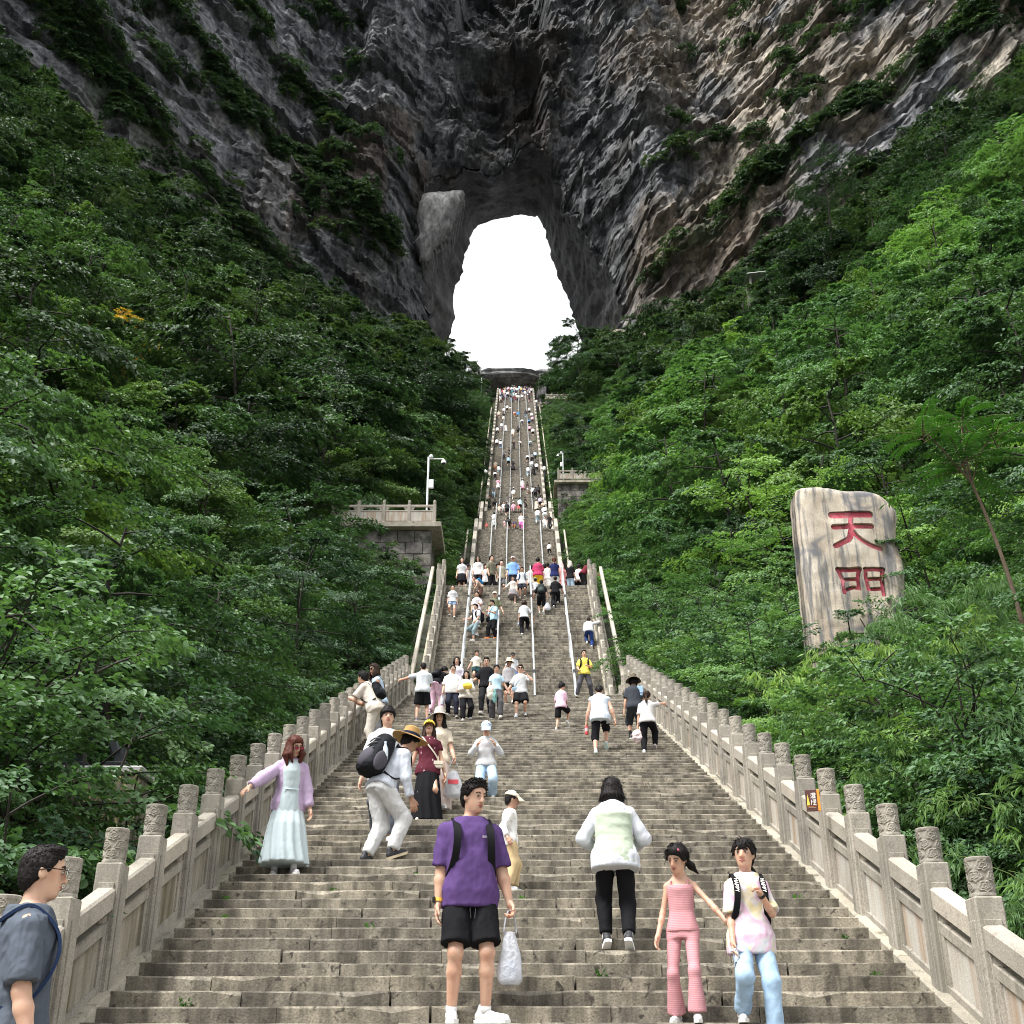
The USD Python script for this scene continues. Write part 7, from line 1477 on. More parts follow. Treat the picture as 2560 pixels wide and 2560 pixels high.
tm = meshkit.text_mesh("C", 0.03, 0.003, True); tv = np.array(tm.vertices) - [0.012, 0, 0]; part("cap_letter", (np.stack([-tv[:, 0], tv[:, 2], tv[:, 1]], 1) @ capw["Rh"].T + capw["head"] + capw["Rh"] @ [0, 0.1, 0.075], np.array(tm.faces)), plain((0.05, 0.07, 0.15), 0.5), capw["prim"])
tank = person(dict(at=(1503, 1888), top=1695, crouch=0.96, face=176, label="man in sleeveless white top and black knee breeches climbing", hair="crew", head=(0, 22, 0), lean=14, w=1.08, arm=1.05, top_=dict(c=(0.5, 0.55, 0.61), sleeve=0.12, loose=0.028, hem=-0.2), bot=dict(c=BLK, kind="capri", loose=0.02, hem=1.28), feet=[(-0.1, -0.1, 0, -10), (0.1, 0.26, 0.06, -45)], armL=(10, 14, 14, 0), armR=(-8, 16, 22, 0), shoe=(0.7, 0.7, 0.7), sole=(0.5, 0.65, 0.62), curl=60))
bottle(tank, "red-labelled bottle in the hand of the man in the sleeveless top", tank["grip"]["L"] - [0, 0, 0.05], (0.5, 0.06, 0.07), (0.6, 0.1, 0.1), 1.1)
wt = person(dict(at=(1622, 1888), top=1708, face=168, fem=True, label="woman in white T-shirt and black trousers steadying herself on the right balustrade", hair="tail", hairm=HAIR_BROWN, hairlen=0.3, tailz=-0.02, head=(0, 8, 0), lean=10, w=1.08, top_=dict(c=(0.54, 0.52, 0.51), sleeve=0.85, loose=0.02, hem=-0.1), bot=dict(c=BLK, kind="trousers", loose=0.016), feet=[(-0.08, -0.05, 0, -20), (0.1, 0.26, 0.03, -40)], handRW=(3.12, 22.6, S(22.6) + 0.95), armL=(6, 10, 8, 0), shoe=(0.7, 0.7, 0.7), sole=(0.3, 0.28, 0.26)))
wb = at_world(wt, "cloth_bag", "crumpled pink and white bag held by the woman in white at the right balustrade", "bag", wt["grip"]["L"]); part("bag", wrinkle((np.array(trimesh.creation.icosphere(3).vertices) * [0.12, 0.07, 0.12] - [0, 0, 0.13], np.array(trimesh.creation.icosphere(3).faces)), 0.05, (14, 14, 14)), plain((0.62, 0.5, 0.5), 0.6), wb, smooth=True); part("neck", tube([(0, 0, 0.01), (0, 0, -0.06)], [0.02, 0.05], 8), plain((0.62, 0.5, 0.5), 0.6), wb)
buck = person(dict(at=(1592, 1862), top=1690, face=180, label="person in broad dark sun hat and charcoal outfit with turned-up legs", hair="long", hairlen=0.12, head=(0, 6, 0), lean=6, top_=dict(c=(0.045, 0.05, 0.06), sleeve=0.75, loose=0.026), bot=dict(c=(0.035, 0.038, 0.045), kind="capri", hem=1.3, loose=0.03), feet=UPF2, armL=(4, 10, 10, 0), armR=(4, 8, 10, 0), hat=dict(kind="brim", c=(0.13, 0.11, 0.08), r=0.2, crown=0.1, droop=-0.07), shoe=(0.015, 0.015, 0.015), sock=(0.02, 0.02, 0.02), sockh=0.4))
tw = at_world(buck, "towel", "blue towel over the shoulder of the person in the broad sun hat", "towel", buck["shR"] + buck["Rt"] @ [-0.02, -0.075, -0.04]); part("towel", wrinkle(mv(cbox(0.13, 0.03, 0.2, 0.012), (0, 0, 0)), 0.0), cloth((0.35, 0.5, 0.68)), tw); part("stripe", mv(cbox(0.132, 0.032, 0.03, 0.005), (0, 0, -0.05)), cloth((0.08, 0.1, 0.2)), tw)
pg = person(dict(at=(1402, 1830), top=1706, face=160, fem=True, headk=1.12, label="girl in pink T-shirt and black shorts with a hair bun", hair="bun", head=(-28, 14, 0), w=0.95, leg=0.9, lean=6, top_=dict(c=(0.68, 0.45, 0.55), sleeve=0.85, loose=0.024, hem=-0.14), bot=dict(c=BLK, kind="shorts", loose=0.026, hem=0.85), feet=[(-0.08, -0.06, 0, 0), (0.09, 0.2, 0.05, -40)], armL=(20, 14, 40, 0), armR=(20, 6, 70, 20), shoe=(0.7, 0.7, 0.7)))
yel = person(dict(at=(1466, 1752), top=1627, face=2, label="man in yellow T-shirt standing with feet wide apart", hair="short", head=(4, 0, 0), top_=dict(c=(0.72, 0.62, 0.12), sleeve=0.85, loose=0.024), bot=dict(c=(0.075, 0.075, 0.085), kind="trousers", loose=0.022), feet=[(-0.16, -0.1, 0, 0), (0.26, 0.02, 0, 0)], sway=0.03, armR=(18, 16, 42, 25), armL=(22, 14, 78, 35), shoe=(0.03, 0.03, 0.03)))
backpack(yel, "dark backpack worn by the man in yellow", BLK)
shp = person(dict(at=(1054, 1810), top=1657, face=184, label="man in pale grey T-shirt and black shorts leaning on the left balustrade", hair="crew", head=(8, 6, 0), lean=4, w=1.05, top_=dict(c=(0.52, 0.55, 0.58), sleeve=0.8, loose=0.026, hem=-0.16), bot=dict(c=BLK, kind="shorts", hem=0.9, loose=0.03), handLW=(-3.14, 27.0, S(27) + 0.9), armR=(30, 10, 110, 10), feet=[(-0.12, 0, 0, 0), (0.12, 0.02, 0, 0)], shoe=(0.12, 0.1, 0.12)))
pp = person(dict(at=(1082, 1796), top=1672, crouch=0.86, face=150, fem=True, label="woman in black top and pink trousers bending beside the man in pale grey", hair="tail", lean=42, head=(0, 30, 0), top_=dict(c=BLK, sleeve=1.8), bot=dict(c=(0.64, 0.42, 0.52), kind="wide", loose=0.02), armL=(60, 10, 80, 0), armR=(60, 10, 60, 0), feet=[(-0.1, 0, 0, 0), (0.1, 0.2, 0, 0)], shoe=(0.6, 0.4, 0.5)))
backpack(pp, "small black backpack on the woman in pink trousers", BLK, size=(0.24, 0.13, 0.3), straps=False)
lean_ = person(dict(at=(928, 1888), top=1712, h=1.72, face=-112, label="man in beige T-shirt leaning over the left balustrade with a phone", hair="short", lean=28, head=(-8, 8, 0), top_=dict(c=(0.58, 0.52, 0.46), sleeve=0.8, loose=0.03, hem=-0.2), bot=dict(c=(0.5, 0.46, 0.4), kind="trousers"), armR=(70, 10, 70, 0), armL=(62, 8, 82, 0), feet=[(-0.1, -0.1, 0, 0), (0.1, -0.1, 0, 0)], shoe=(0.3, 0.3, 0.3)))
backpack(lean_, "shiny black backpack on the man leaning over the left balustrade", (0.012, 0.013, 0.016), size=(0.26, 0.14, 0.34))
phone(lean_, "pale phone held up by the man leaning over the left balustrade", lean_["grip"]["R"] + [0, 0.05, 0.08], 10)
lw = person(dict(at=(944, 1868), top=1704, h=1.62, face=-80, fem=True, label="woman in sunglasses and sleeveless pale blue top at the left balustrade", hair="long", hairm=HAIR_BROWN, hairlen=0.24, head=(38, 10, 0), lean=14, top_=dict(c=(0.45, 0.55, 0.68), sleeve=0.0, loose=0.01), bot=dict(c=(0.2, 0.2, 0.22), kind="trousers"), armR=(50, 14, 40, 0), glasses=SUNG, feet=[(-0.1, -0.05, 0, 0), (0.1, -0.05, 0, 0)]))
side_bag(lw, "dark shoulder strap bag of the woman in sunglasses at the left balustrade", BLK, 1)

# ---- the group at the top of the lowest flight
a1 = person(dict(at=(1130, 1799), top=1654, face=4, label="stout man in cream T-shirt with yellow collar and black trousers", hair="short", w=1.2, belly=0.03, top_=dict(m=M["floral"], sleeve=0.85, loose=0.024, collar=(0.7, 0.62, 0.15)), bot=dict(c=(0.02, 0.022, 0.035), kind="trousers", loose=0.02), armR=(6, 12, 18, 0), armL=(12, 8, 40, 30), feet=DNF, glasses=plain((0.4, 0.35, 0.3), 0.2, "pale_lens"), shoe=(0.02, 0.02, 0.02)))
bottle(a1, "water bottle with pink cap in the hand of the stout man in cream", a1["wrR"] - [0, 0, 0.16], (0.5, 0.56, 0.6), (0.7, 0.25, 0.35), 1.3)
a2 = person(dict(at=(1163, 1806), top=1667, face=10, fem=True, label="woman in cream sweater and black trousers, arms folded round something yellow", hair="long", hairlen=0.16, head=(-12, 0, 0), top_=dict(c=(0.66, 0.62, 0.55), sleeve=1.8, loose=0.034), bot=dict(c=BLK, kind="wide", loose=0.016), armR=(28, 10, 80, 45), armL=(34, 10, 92, 50), feet=DNF2, shoe=(0.55, 0.55, 0.55)))
yb_ = at_world(a2, "yellow_bag", "bright yellow bundle in the arms of the woman in the cream sweater", "bag", (a2["wrL"] + a2["wrR"]) / 2 + [0, 0.08, 0]); part("bundle", wrinkle((np.array(trimesh.creation.icosphere(2).vertices) * [0.11, 0.05, 0.07], np.array(trimesh.creation.icosphere(2).faces)), 0.04, (12, 12, 12)), plain((0.75, 0.5, 0.05), 0.5), yb_, smooth=True); part("knot", mv(cbox(0.03, 0.03, 0.04, 0.008), (0.08, 0.02, 0.03)), plain((0.75, 0.5, 0.05), 0.5), yb_)
person(dict(at=(1140, 1780), top=1634, face=0, fem=True, label="woman in lilac-white shirt behind the stout man in cream", hair="long", hairlen=0.12, top_=dict(c=(0.64, 0.6, 0.68), sleeve=0.8), bot=dict(c=GREY, kind="trousers"), feet=DNF))
person(dict(at=(1190, 1712), top=1616, face=8, fem=True, label="woman in cream striped blouse and dark green shorts coming down the second flight", hair="tail", taild=(-0.5, 0.3, -1), hairlen=0.25, head=(0, 16, 0), top_=dict(m=M["stripe"], sleeve=0.6, loose=0.02, hem=0.1), bot=dict(c=(0.02, 0.05, 0.055), kind="shorts", hem=0.55, loose=0.024), armR=(-4, 26, 20, 0), armL=(-4, 16, 14, 0), feet=DNF, shoe=(0.5, 0.5, 0.5)))
a5 = person(dict(at=(1216, 1792), top=1647, face=-6, label="man in black T-shirt holding a white cup", hair="short", head=(6, 10, 0), top_=dict(c=(0.015, 0.015, 0.017), sleeve=0.85, loose=0.026), bot=dict(c=(0.02, 0.02, 0.022), kind="trousers", loose=0.02), armR=(14, 26, 42, -10), armL=(8, 8, 20, 0), feet=DNF2))
cup = at_world(a5, "paper_cup", "white cup in the hand of the man in black T-shirt", "cup", a5["wrR"] + [0, 0.05, -0.1]); part("cup", lathe([(0, 0), (0.03, 0), (0.042, 0.12), (0.038, 0.12), (0.028, 0.01), (0, 0.01)], 14), plain((0.7, 0.68, 0.66), 0.5), cup, smooth=40); part("lid", lathe([(0.0, 0.125), (0.043, 0.12), (0.04, 0.132), (0, 0.134)], 14), plain((0.7, 0.7, 0.7), 0.5), cup)
a6 = person(dict(at=(1240, 1804), top=1665, face=2, fem=True, label="woman in pale blue cropped T-shirt and grey trousers holding hands", hair="bun", head=(6, 12, 0), top_=dict(c=PALEBLUE, sleeve=0.5, loose=0.012, hem=0.08), bot=dict(c=(0.085, 0.082, 0.088), kind="wide", loose=0.02), armL=(2, 26, 8, 0), armR=(10, 10, 50, 20), feet=DNF, shoe=(0.55, 0.53, 0.5)))
jk = at_world(a6, "folded_jacket", "cream and green garments over the arm of the woman in pale blue", "jacket", a6["wrR"] + [0, 0.02, -0.1]); part("jacket", wrinkle((np.array(trimesh.creation.icosphere(3).vertices) * [0.1, 0.06, 0.16], np.array(trimesh.creation.icosphere(3).faces)), 0.05, (14, 14, 8)), cloth((0.62, 0.58, 0.5)), jk, smooth=True); part("scarf", wrinkle((np.array(trimesh.creation.icosphere(3).vertices) * [0.05, 0.04, 0.17] + [-0.08, 0.03, -0.09], np.array(trimesh.creation.icosphere(3).faces)), 0.03, (14, 14, 8)), cloth((0.16, 0.32, 0.3)), jk, smooth=True)
a9 = person(dict(at=(1302, 1798), top=1653, face=-2, label="man in white T-shirt, black shorts and sunglasses with a hand to his head", hair="short", hairm=HAIR_BROWN, top_=dict(c=W, sleeve=0.85, loose=0.026), bot=dict(c=BLK, kind="shorts", hem=0.95, loose=0.026), armR=(4, 26, 8, 0), armL=(40, 52, 140, -20), feet=[(-0.1, 0.0, 0, 0), (0.1, 0.25, 0, 0)], glasses=SUNG, shoe=(0.7, 0.7, 0.7), sock=(0.65, 0.66, 0.7)))
side_bag(a9, "small pale blue crossbody bag of the man in sunglasses", (0.35, 0.46, 0.56), 1)
person(dict(at=(1273, 1765), top=1652, face=0, headk=1.12, label="boy in grey striped shirt and cream bucket hat", hair="short", head=(0, 6, 0), top_=dict(m=M["stripe_grey"], sleeve=1.8, loose=0.022), bot=dict(c=BLK, kind="shorts"), feet=DNF, hat=dict(kind="brim", c=(0.62, 0.55, 0.42), r=0.17, crown=0.1, droop=-0.05), skin=2))
person(dict(at=(1282, 1722), top=1622, face=4, label="man in black cap and white T-shirt behind the boy in the bucket hat", hair="crew", head=(0, 14, 0), top_=dict(c=W, sleeve=0.85), bot=dict(c=(0.08, 0.15, 0.5), kind="shorts"), armR=(4, 30, 12, 0), feet=DNF, hat=dict(kind="cap", c=(0.015, 0.015, 0.018))))
tr_ = person(dict(at=(1474, 1626), top=1545, crouch=0.9, face=176, label="person in white jacket and navy track trousers climbing by the right balustrade", hair="crew", lean=24, head=(0, 20, 0), top_=dict(c=W, sleeve=1.9, loose=0.03), bot=dict(c=(0.025, 0.05, 0.17), kind="trousers", loose=0.022), handRW=(3.1, 43.6, S(43.6) + 0.95), armL=(30, 10, 60, 0), feet=UPF2, shoe=(0.6, 0.6, 0.6)))

# ---- the second flight
C2 = lambda x, y: (1060 + 0.22775 * x, 1350 + 0.22775 * y)
def p2(x, y0, y1, label, **k):
    u, v = C2(x, y1); g = dict(at=(u, v), top=C2(x, y0)[1], label=label); g.update(k); return person(g)
p2(310, 460, 845, "woman in white print T-shirt and denim shorts at the left edge of the second flight", fem=True, hair="bun", top_=dict(c=W, sleeve=0.8, loose=0.026, hem=-0.06), bot=dict(c=(0.2, 0.3, 0.45), kind="shorts", hem=0.5), feet=DNF, shoe=(0.7, 0.7, 0.7), armL=(0, 8, 8, 0))
b1 = p2(592, 660, 1100, "man in pale grey T-shirt, rolled jeans and white shoes turning left", face=-58, hair="crew", top_=dict(c=(0.58, 0.58, 0.6), sleeve=0.85), bot=dict(c=(0.2, 0.27, 0.29), kind="capri", hem=1.5), armR=(40, 12, 30, 0), armL=(10, 10, 30, 0), feet=DNF, shoe=(0.68, 0.68, 0.68), head=(0, 18, 0)); backpack(b1, "black backpack on the man in pale grey with rolled jeans", BLK)
b2 = p2(775, 620, 1082, "man in light blue T-shirt, black trousers and orange shoes looking at his hands", face=-48, hair="short", top_=dict(c=(0.36, 0.55, 0.68), sleeve=0.8), bot=dict(c=BLK, kind="trousers", loose=0.02), armR=(24, 10, 76, 10), armL=(24, 8, 76, 10), feet=DNF2, shoe=(0.7, 0.2, 0.06), sole=(0.7, 0.25, 0.1), head=(0, 26, 0)); side_bag(b2, "black shoulder bag of the man in light blue", BLK, 1, (0.26, 0.1, 0.24), 0.05)
p2(775, 535, 985, "man in olive shirt and white cap behind the man in light blue", hair="crew", top_=dict(c=(0.16, 0.17, 0.1), sleeve=0.8), bot=dict(c=(0.1, 0.1, 0.1), kind="trousers"), feet=DNF, hat=dict(kind="cap", c=OFFW), armL=(4, 18, 16, 0))
p2(578, 530, 965, "woman in pale print shirt above the man with rolled jeans", fem=True, hair="tail", top_=dict(m=M["plaid"], sleeve=0.9, loose=0.024), bot=dict(c=(0.12, 0.13, 0.16), kind="trousers"), feet=DNF, head=(-10, 16, 0), armL=(24, 8, 60, 20))
b5 = p2(1100, 605, 1055, "woman in white T-shirt and black trousers climbing hand on the third handrail", face=178, fem=True, hair="long", hairm=HAIR_BROWN, hairlen=0.1, top_=dict(c=W, sleeve=0.85, loose=0.02, hem=-0.04), bot=dict(c=BLK, kind="trousers", loose=0.022), feet=UPF, armR=(14, 34, 18, 0), armL=(6, 10, 10, 0), lean=6, shoe=(0.1, 0.1, 0.1)); bottle(b5, "dark bottle in the left hand of the woman in white on the second flight", b5["wrL"] - [0, 0, 0.12], (0.2, 0.22, 0.3), (0.1, 0.1, 0.1))
b6 = p2(1290, 435, 850, "man in black T-shirt and shorts with a grey-green backpack climbing", face=176, hair="crew", top_=dict(c=(0.015, 0.015, 0.017), sleeve=0.85), bot=dict(c=BLK, kind="shorts", hem=0.95), feet=UPF2, armL=(20, 30, 30, 0), armR=(-6, 10, 8, 0), lean=8, shoe=(0.65, 0.65, 0.65)); backpack(b6, "grey-green backpack on the climber in black shorts", (0.035, 0.045, 0.042), straps=False); plastic_bag(b6, "white plastic bag with red print in the hand of the climber in black shorts", b6["wrR"] - [0, 0, 0.1], 0.42, 0.13, True)
b7 = p2(1447, 400, 762, "person all in black climbing beside the rightmost handrail", face=178, hair="crew", top_=dict(c=(0.014, 0.014, 0.016), sleeve=0.85, loose=0.03), bot=dict(c=(0.016, 0.016, 0.018), kind="wide", loose=0.03), feet=UPF, armR=(14, 30, 26, 0), shoe=(0.5, 0.5, 0.5)); side_bag(b7, "black bag at the hip of the climber all in black", BLK, -1, (0.24, 0.09, 0.24), 0.05)
p2(975, 318, 680, "woman in cream top and grey pleated skirt holding the second handrail", fem=True, hair="tail", top_=dict(c=(0.64, 0.56, 0.5), sleeve=1.4), bot=dict(c=(0.2, 0.19, 0.2), kind="skirt", len=0.5, n=14), feet=DNF, armR=(10, 40, 20, 0), head=(0, 20, 0), shoe=(0.6, 0.58, 0.56))
b9 = p2(1078, 268, 640, "man in white polo shirt and dark shorts coming down beside the woman in the skirt", hair="crew", top_=dict(c=W, sleeve=0.9, loose=0.024), bot=dict(c=(0.02, 0.022, 0.03), kind="shorts", hem=0.9), feet=DNF2, head=(0, 18, 0), skin=2); backpack(b9, "blue-strapped backpack on the man in the white polo shirt", (0.05, 0.08, 0.16))
b10 = p2(640, 385, 655, "person in brown skirt stooping at the head of the second flight", face=-60, fem=True, crouch=0.82, hair="bun", lean=50, top_=dict(c=(0.5, 0.36, 0.28), sleeve=0.9), bot=dict(c=(0.12, 0.07, 0.055), kind="skirt", len=0.7, flare=0.04), feet=DNF, armR=(50, 10, 10, 0), armL=(60, 10, 20, 0), shoe=(0.12, 0.05, 0.06)); backpack(b10, "bright blue and violet backpack on the stooping person", (0.03, 0.18, 0.42), (0.1, 0.06, 0.2), straps=False)
p2(1222, 420, 690, "child in white top and green cap beside the third handrail", headk=1.15, hair="crew", top_=dict(c=W, sleeve=0.85), bot=dict(c=GREY, kind="shorts"), hat=dict(kind="cap", c=(0.2, 0.32, 0.26)), face=170, feet=UPF)

# ---- the crowd on the landing
crowd = [(400, 200, 520, "woman with long hair, white top and black skirt, leftmost on the landing", dict(fem=True, hair="long", hairlen=0.34, top_=dict(c=W, sleeve=0.5, hem=0.12), bot=dict(c=BLK, kind="skirt", len=0.42, flare=0.06))),
    (468, 168, 516, "man in grey striped polo and dark cap on the landing", dict(hair="crew", top_=dict(m=M["stripe_grey"], sleeve=0.85), bot=dict(c=(0.4, 0.37, 0.34), kind="trousers"), hat=dict(kind="cap", c=(0.02, 0.02, 0.03)))),
    (577, 188, 510, "woman in sunglasses and loose white shirt on the landing", dict(fem=True, hair="long", hairlen=0.14, glasses=SUNG, top_=dict(c=(0.68, 0.66, 0.66), sleeve=1.2), bot=dict(c=(0.02, 0.02, 0.03), kind="trousers"))),
    (668, 146, 515, "tall young man in white T-shirt and black shorts on the landing", dict(hair="bowl", top_=dict(c=W, sleeve=0.85), bot=dict(c=BLK, kind="shorts", hem=0.8), armL=(14, 12, 70, 20))),
    (722, 180, 512, "man in olive top and black trousers on the landing", dict(hair="short", face=40, top_=dict(c=(0.16, 0.15, 0.11), sleeve=0.85), bot=dict(c=BLK, kind="trousers"))),
    (800, 255, 518, "boy in pale yellow shirt and black shorts on the landing", dict(hair="bowl", headk=1.1, face=20, top_=dict(c=(0.66, 0.64, 0.5), sleeve=0.9), bot=dict(c=BLK, kind="shorts"))),
    (840, 240, 514, "boy in dark shirt close behind the boy in pale yellow", dict(hair="short", headk=1.1, top_=dict(c=(0.3, 0.27, 0.2), sleeve=0.8), bot=dict(c=GREY, kind="shorts"))),
    (815, 200, 500, "woman with a long pale sleeve stretched to the handrail on the landing", dict(fem=True, hair="bun", top_=dict(c=(0.6, 0.58, 0.6), sleeve=1.8), bot=dict(c=GREY, kind="trousers"), armR=(10, 70, 10, 0))),
    (965, 192, 520, "man in sky blue shirt and pale cap in the middle of the landing", dict(hair="crew", top_=dict(c=(0.2, 0.36, 0.68), sleeve=0.85, loose=0.03), bot=dict(c=(0.02, 0.02, 0.03), kind="trousers"), hat=dict(kind="cap", c=(0.6, 0.5, 0.46)), w=1.1)),
    (972, 168, 505, "man in white behind the man in sky blue", dict(hair="short", top_=dict(c=W, sleeve=0.85), bot=dict(c=GREY, kind="trousers"), w=1.1)),
    (1040, 290, 520, "child's face between the polo shirt and the sky blue shirt", dict(hair="short", headk=1.15, top_=dict(c=(0.4, 0.3, 0.2), sleeve=0.85), bot=dict(c=GREY, kind="shorts"))),
    (1165, 268, 525, "person in pale grey shirt facing away near the third handrail", dict(face=170, hair="crew", top_=dict(c=(0.5, 0.49, 0.47), sleeve=0.85), bot=dict(c=BLK, kind="trousers"))),
    (1243, 205, 525, "person in crimson T-shirt and yellow trousers seen from behind", dict(face=176, fem=True, hair="bun", top_=dict(c=(0.42, 0.05, 0.12), sleeve=0.9, loose=0.03), bot=dict(c=(0.68, 0.42, 0.03), kind="trousers", loose=0.03), w=1.1)),
    (1318, 222, 518, "person in black shirt to the right of the crimson T-shirt", dict(face=180, hair="crew", top_=dict(c=BLK, sleeve=0.85), bot=dict(c=BLK, kind="shorts"))),
    (1350, 262, 530, "woman in white floral dress seen from behind on the landing", dict(face=174, fem=True, hair="bun", top_=dict(m=M["floral"], sleeve=0.6), bot=dict(m=M["floral"], kind="skirt", len=0.8))),
    (1372, 205, 500, "person in bright blue top behind the floral dress", dict(face=170, hair="crew", top_=dict(c=(0.03, 0.16, 0.5), sleeve=0.85), bot=dict(c=GREY, kind="trousers"))),
    (1425, 196, 520, "woman in navy top and white trousers seen from behind", dict(face=176, fem=True, hair="tail", hairm=HAIR_RED, top_=dict(c=(0.02, 0.025, 0.09), sleeve=0.3), bot=dict(c=W, kind="wide", loose=0.02))),
    (1503, 206, 530, "woman in long coral pink dress and pale headscarf seen from behind", dict(face=172, fem=True, hair="long", hairm=plain((0.62, 0.42, 0.38), 0.8, "pale_scarf"), top_=dict(c=(0.62, 0.27, 0.26), sleeve=1.0), bot=dict(c=(0.62, 0.27, 0.26), kind="skirt", len=0.78, flare=0.12))),
    (1598, 238, 528, "woman in black top and pale jeans near the right end of the landing", dict(face=150, fem=True, hair="long", hairm=plain((0.5, 0.46, 0.4), 0.6, "pale_hair"), top_=dict(c=BLK, sleeve=0.7), bot=dict(m=M["denim"], kind="trousers"), armL=(50, 20, 20, 0))),
    (1682, 182, 535, "man in white T-shirt and black shorts leaning at the right end of the landing", dict(face=150, hair="short", lean=12, top_=dict(c=(0.68, 0.67, 0.64), sleeve=0.95, loose=0.03), bot=dict(c=BLK, kind="shorts"), armR=(60, 10, 20, 0))),
    (1735, 185, 520, "person in maroon T-shirt leaning over the right balustrade of the landing", dict(face=120, hair="short", lean=35, top_=dict(c=(0.12, 0.02, 0.03), sleeve=0.85), bot=dict(c=BLK, kind="trousers"), armR=(70, 20, 40, 0)))]
r2 = np.random.default_rng(77)
for i, (x, y0, y1, lab, k) in enumerate(crowd):
    u, v = C2(x, y1); Y = 49.2 + 0.9 * (i % 2) + r2.uniform(0, 0.5) + (1.5 if y1 < 506 else 0)
    d = (to_px((0, Y, 21.1))[2]); X = (u - 1289) / FL * d
    g = dict(pos=(X, Y, 21.1), h=float(np.clip(height_at(Y, C2(x, y0)[1]) - 21.1, 1.15, 1.82)), label=lab, face=0); g["at"] = (u, v); g.update(k); g.setdefault("feet", [(-0.09, 0.03, 0, 0), (0.09, -0.03, 0, 0)]); person(g)

# ---- the far climbers: eight postures, each person dressed in their own colours
def record(spec):
    out = []; real = globals()["part"]
    class Fake:
        def __init__(s, i): s.i = i
        def GetPath(s): return "/World/x"
    def rec(name, mesh, mat, parent=None, smooth=False, **k): out.append((name, mesh, smooth)); return Fake(len(out))
    globals()["part"] = rec
    try: J = person(spec)
    finally: globals()["part"] = real
    stage.RemovePrim(J["prim"].GetPath()); return out
POSE = {}
base_ = dict(at=(1290, 1600), h=1.7, label="x", proto=1, cellk=1.25)
T_ = dict(c=(0.5, 0.5, 0.5), sleeve=0.85, loose=0.024)
_n0 = _used.get(("/World", "person"), 0)
for nm, k in {"up": dict(face=180, feet=UPF, lean=12), "up2": dict(face=180, feet=UPF2, lean=16, armL=(20, 14, 40, 0)), "bend": dict(face=180, feet=UPF, lean=42, armL=(40, 10, 30, 0), armR=(40, 10, 30, 0)), "rail": dict(face=170, feet=UPF, lean=14, armR=(40, 34, 20, 0)),
              "down": dict(face=0, feet=DNF), "down2": dict(face=15, feet=DNF2, armL=(30, 14, 60, 0)), "side": dict(face=70, feet=DNF, head=(20, 0, 0)), "sit": dict(face=0, sit=0.42, feet=[(-0.1, 0.38, -0.02, 0), (0.1, 0.34, -0.02, 0)], armL=(34, 8, 60, 20), armR=(34, 8, 60, 20))}.items():
    for kind in ("trousers", "shorts", "skirt"):
        if kind == "skirt" and nm in ("sit", "bend"): continue
        g = dict(base_, top_=T_, bot=dict(c=GREY, kind=kind) if kind != "skirt" else dict(c=GREY, kind="skirt", len=0.75), hair="long" if kind == "skirt" else "short", fem=kind == "skirt", hairlen=0.2, **k)
        if nm == "sit": g["pos"] = (0, 50.5, 21.1)
        POSE[nm, kind] = record(g)
_used[("/World", "person")] = _n0
def far(x, y, z, h, pose, kind, tc, bc, label, hat=None, hairm=HAIR, skin=0, rz=0.0, group=None):
    p = UsdGeom.Xform.Define(stage, free("/World", "person")); p.AddTranslateOp().Set(Gf.Vec3d(x, y, z)); face = {"up": 180, "up2": 180, "bend": 180, "rail": 170, "down": 0, "down2": 15, "side": 70, "sit": 0}[pose]
    p.AddRotateZOp().Set(face + 180.0 + rz); p.AddScaleOp().Set(Gf.Vec3f(h / 1.7, h / 1.7, h / 1.7)); tag(p, label, "person", group)
    for name, mesh, sm in POSE[pose, kind]:
        m = {"body": skin_mat(skin), "shirt": plain(tc, 0.85), "trousers": plain(bc, 0.85), "shorts": plain(bc, 0.85), "skirt": plain(bc, 0.85), "hair": hairm, "shoe": plain((0.5, 0.5, 0.5), 0.6), "sole": plain((0.55, 0.55, 0.53), 0.6)}.get(name)
        if m: part(name, mesh, m, p, smooth=sm)
    if hat:
        hv = [m for n_, m, _ in POSE[pose, kind] if n_ == "hair"][0][0]; c = hv[hv[:, 2] > hv[:, 2].max() - 0.16].mean(0); vv, ff = lathe([(0.002, 0.1), (0.08, 0.1), (0.1, 0.0), (0.2, -0.03), (0.2, -0.04), (0.1, -0.012)], 14); part("hat", (vv + c + [0, 0, 0.04], ff), plain(hat, 0.8), p)
CN = {"white": (0.68, 0.68, 0.68), "black": (0.014, 0.014, 0.016), "grey": (0.16, 0.16, 0.17), "blue": (0.06, 0.22, 0.42), "pale blue": (0.42, 0.58, 0.68), "pink": (0.66, 0.36, 0.44), "red": (0.5, 0.06, 0.08), "cream": (0.64, 0.56, 0.44), "yellow": (0.66, 0.55, 0.18), "navy": (0.02, 0.03, 0.09), "magenta": (0.6, 0.12, 0.42), "teal": (0.02, 0.25, 0.3), "orange": (0.6, 0.24, 0.08), "lilac": (0.5, 0.42, 0.58), "maroon": (0.14, 0.02, 0.04), "jeans": (0.2, 0.3, 0.44), "olive": (0.14, 0.14, 0.09)}
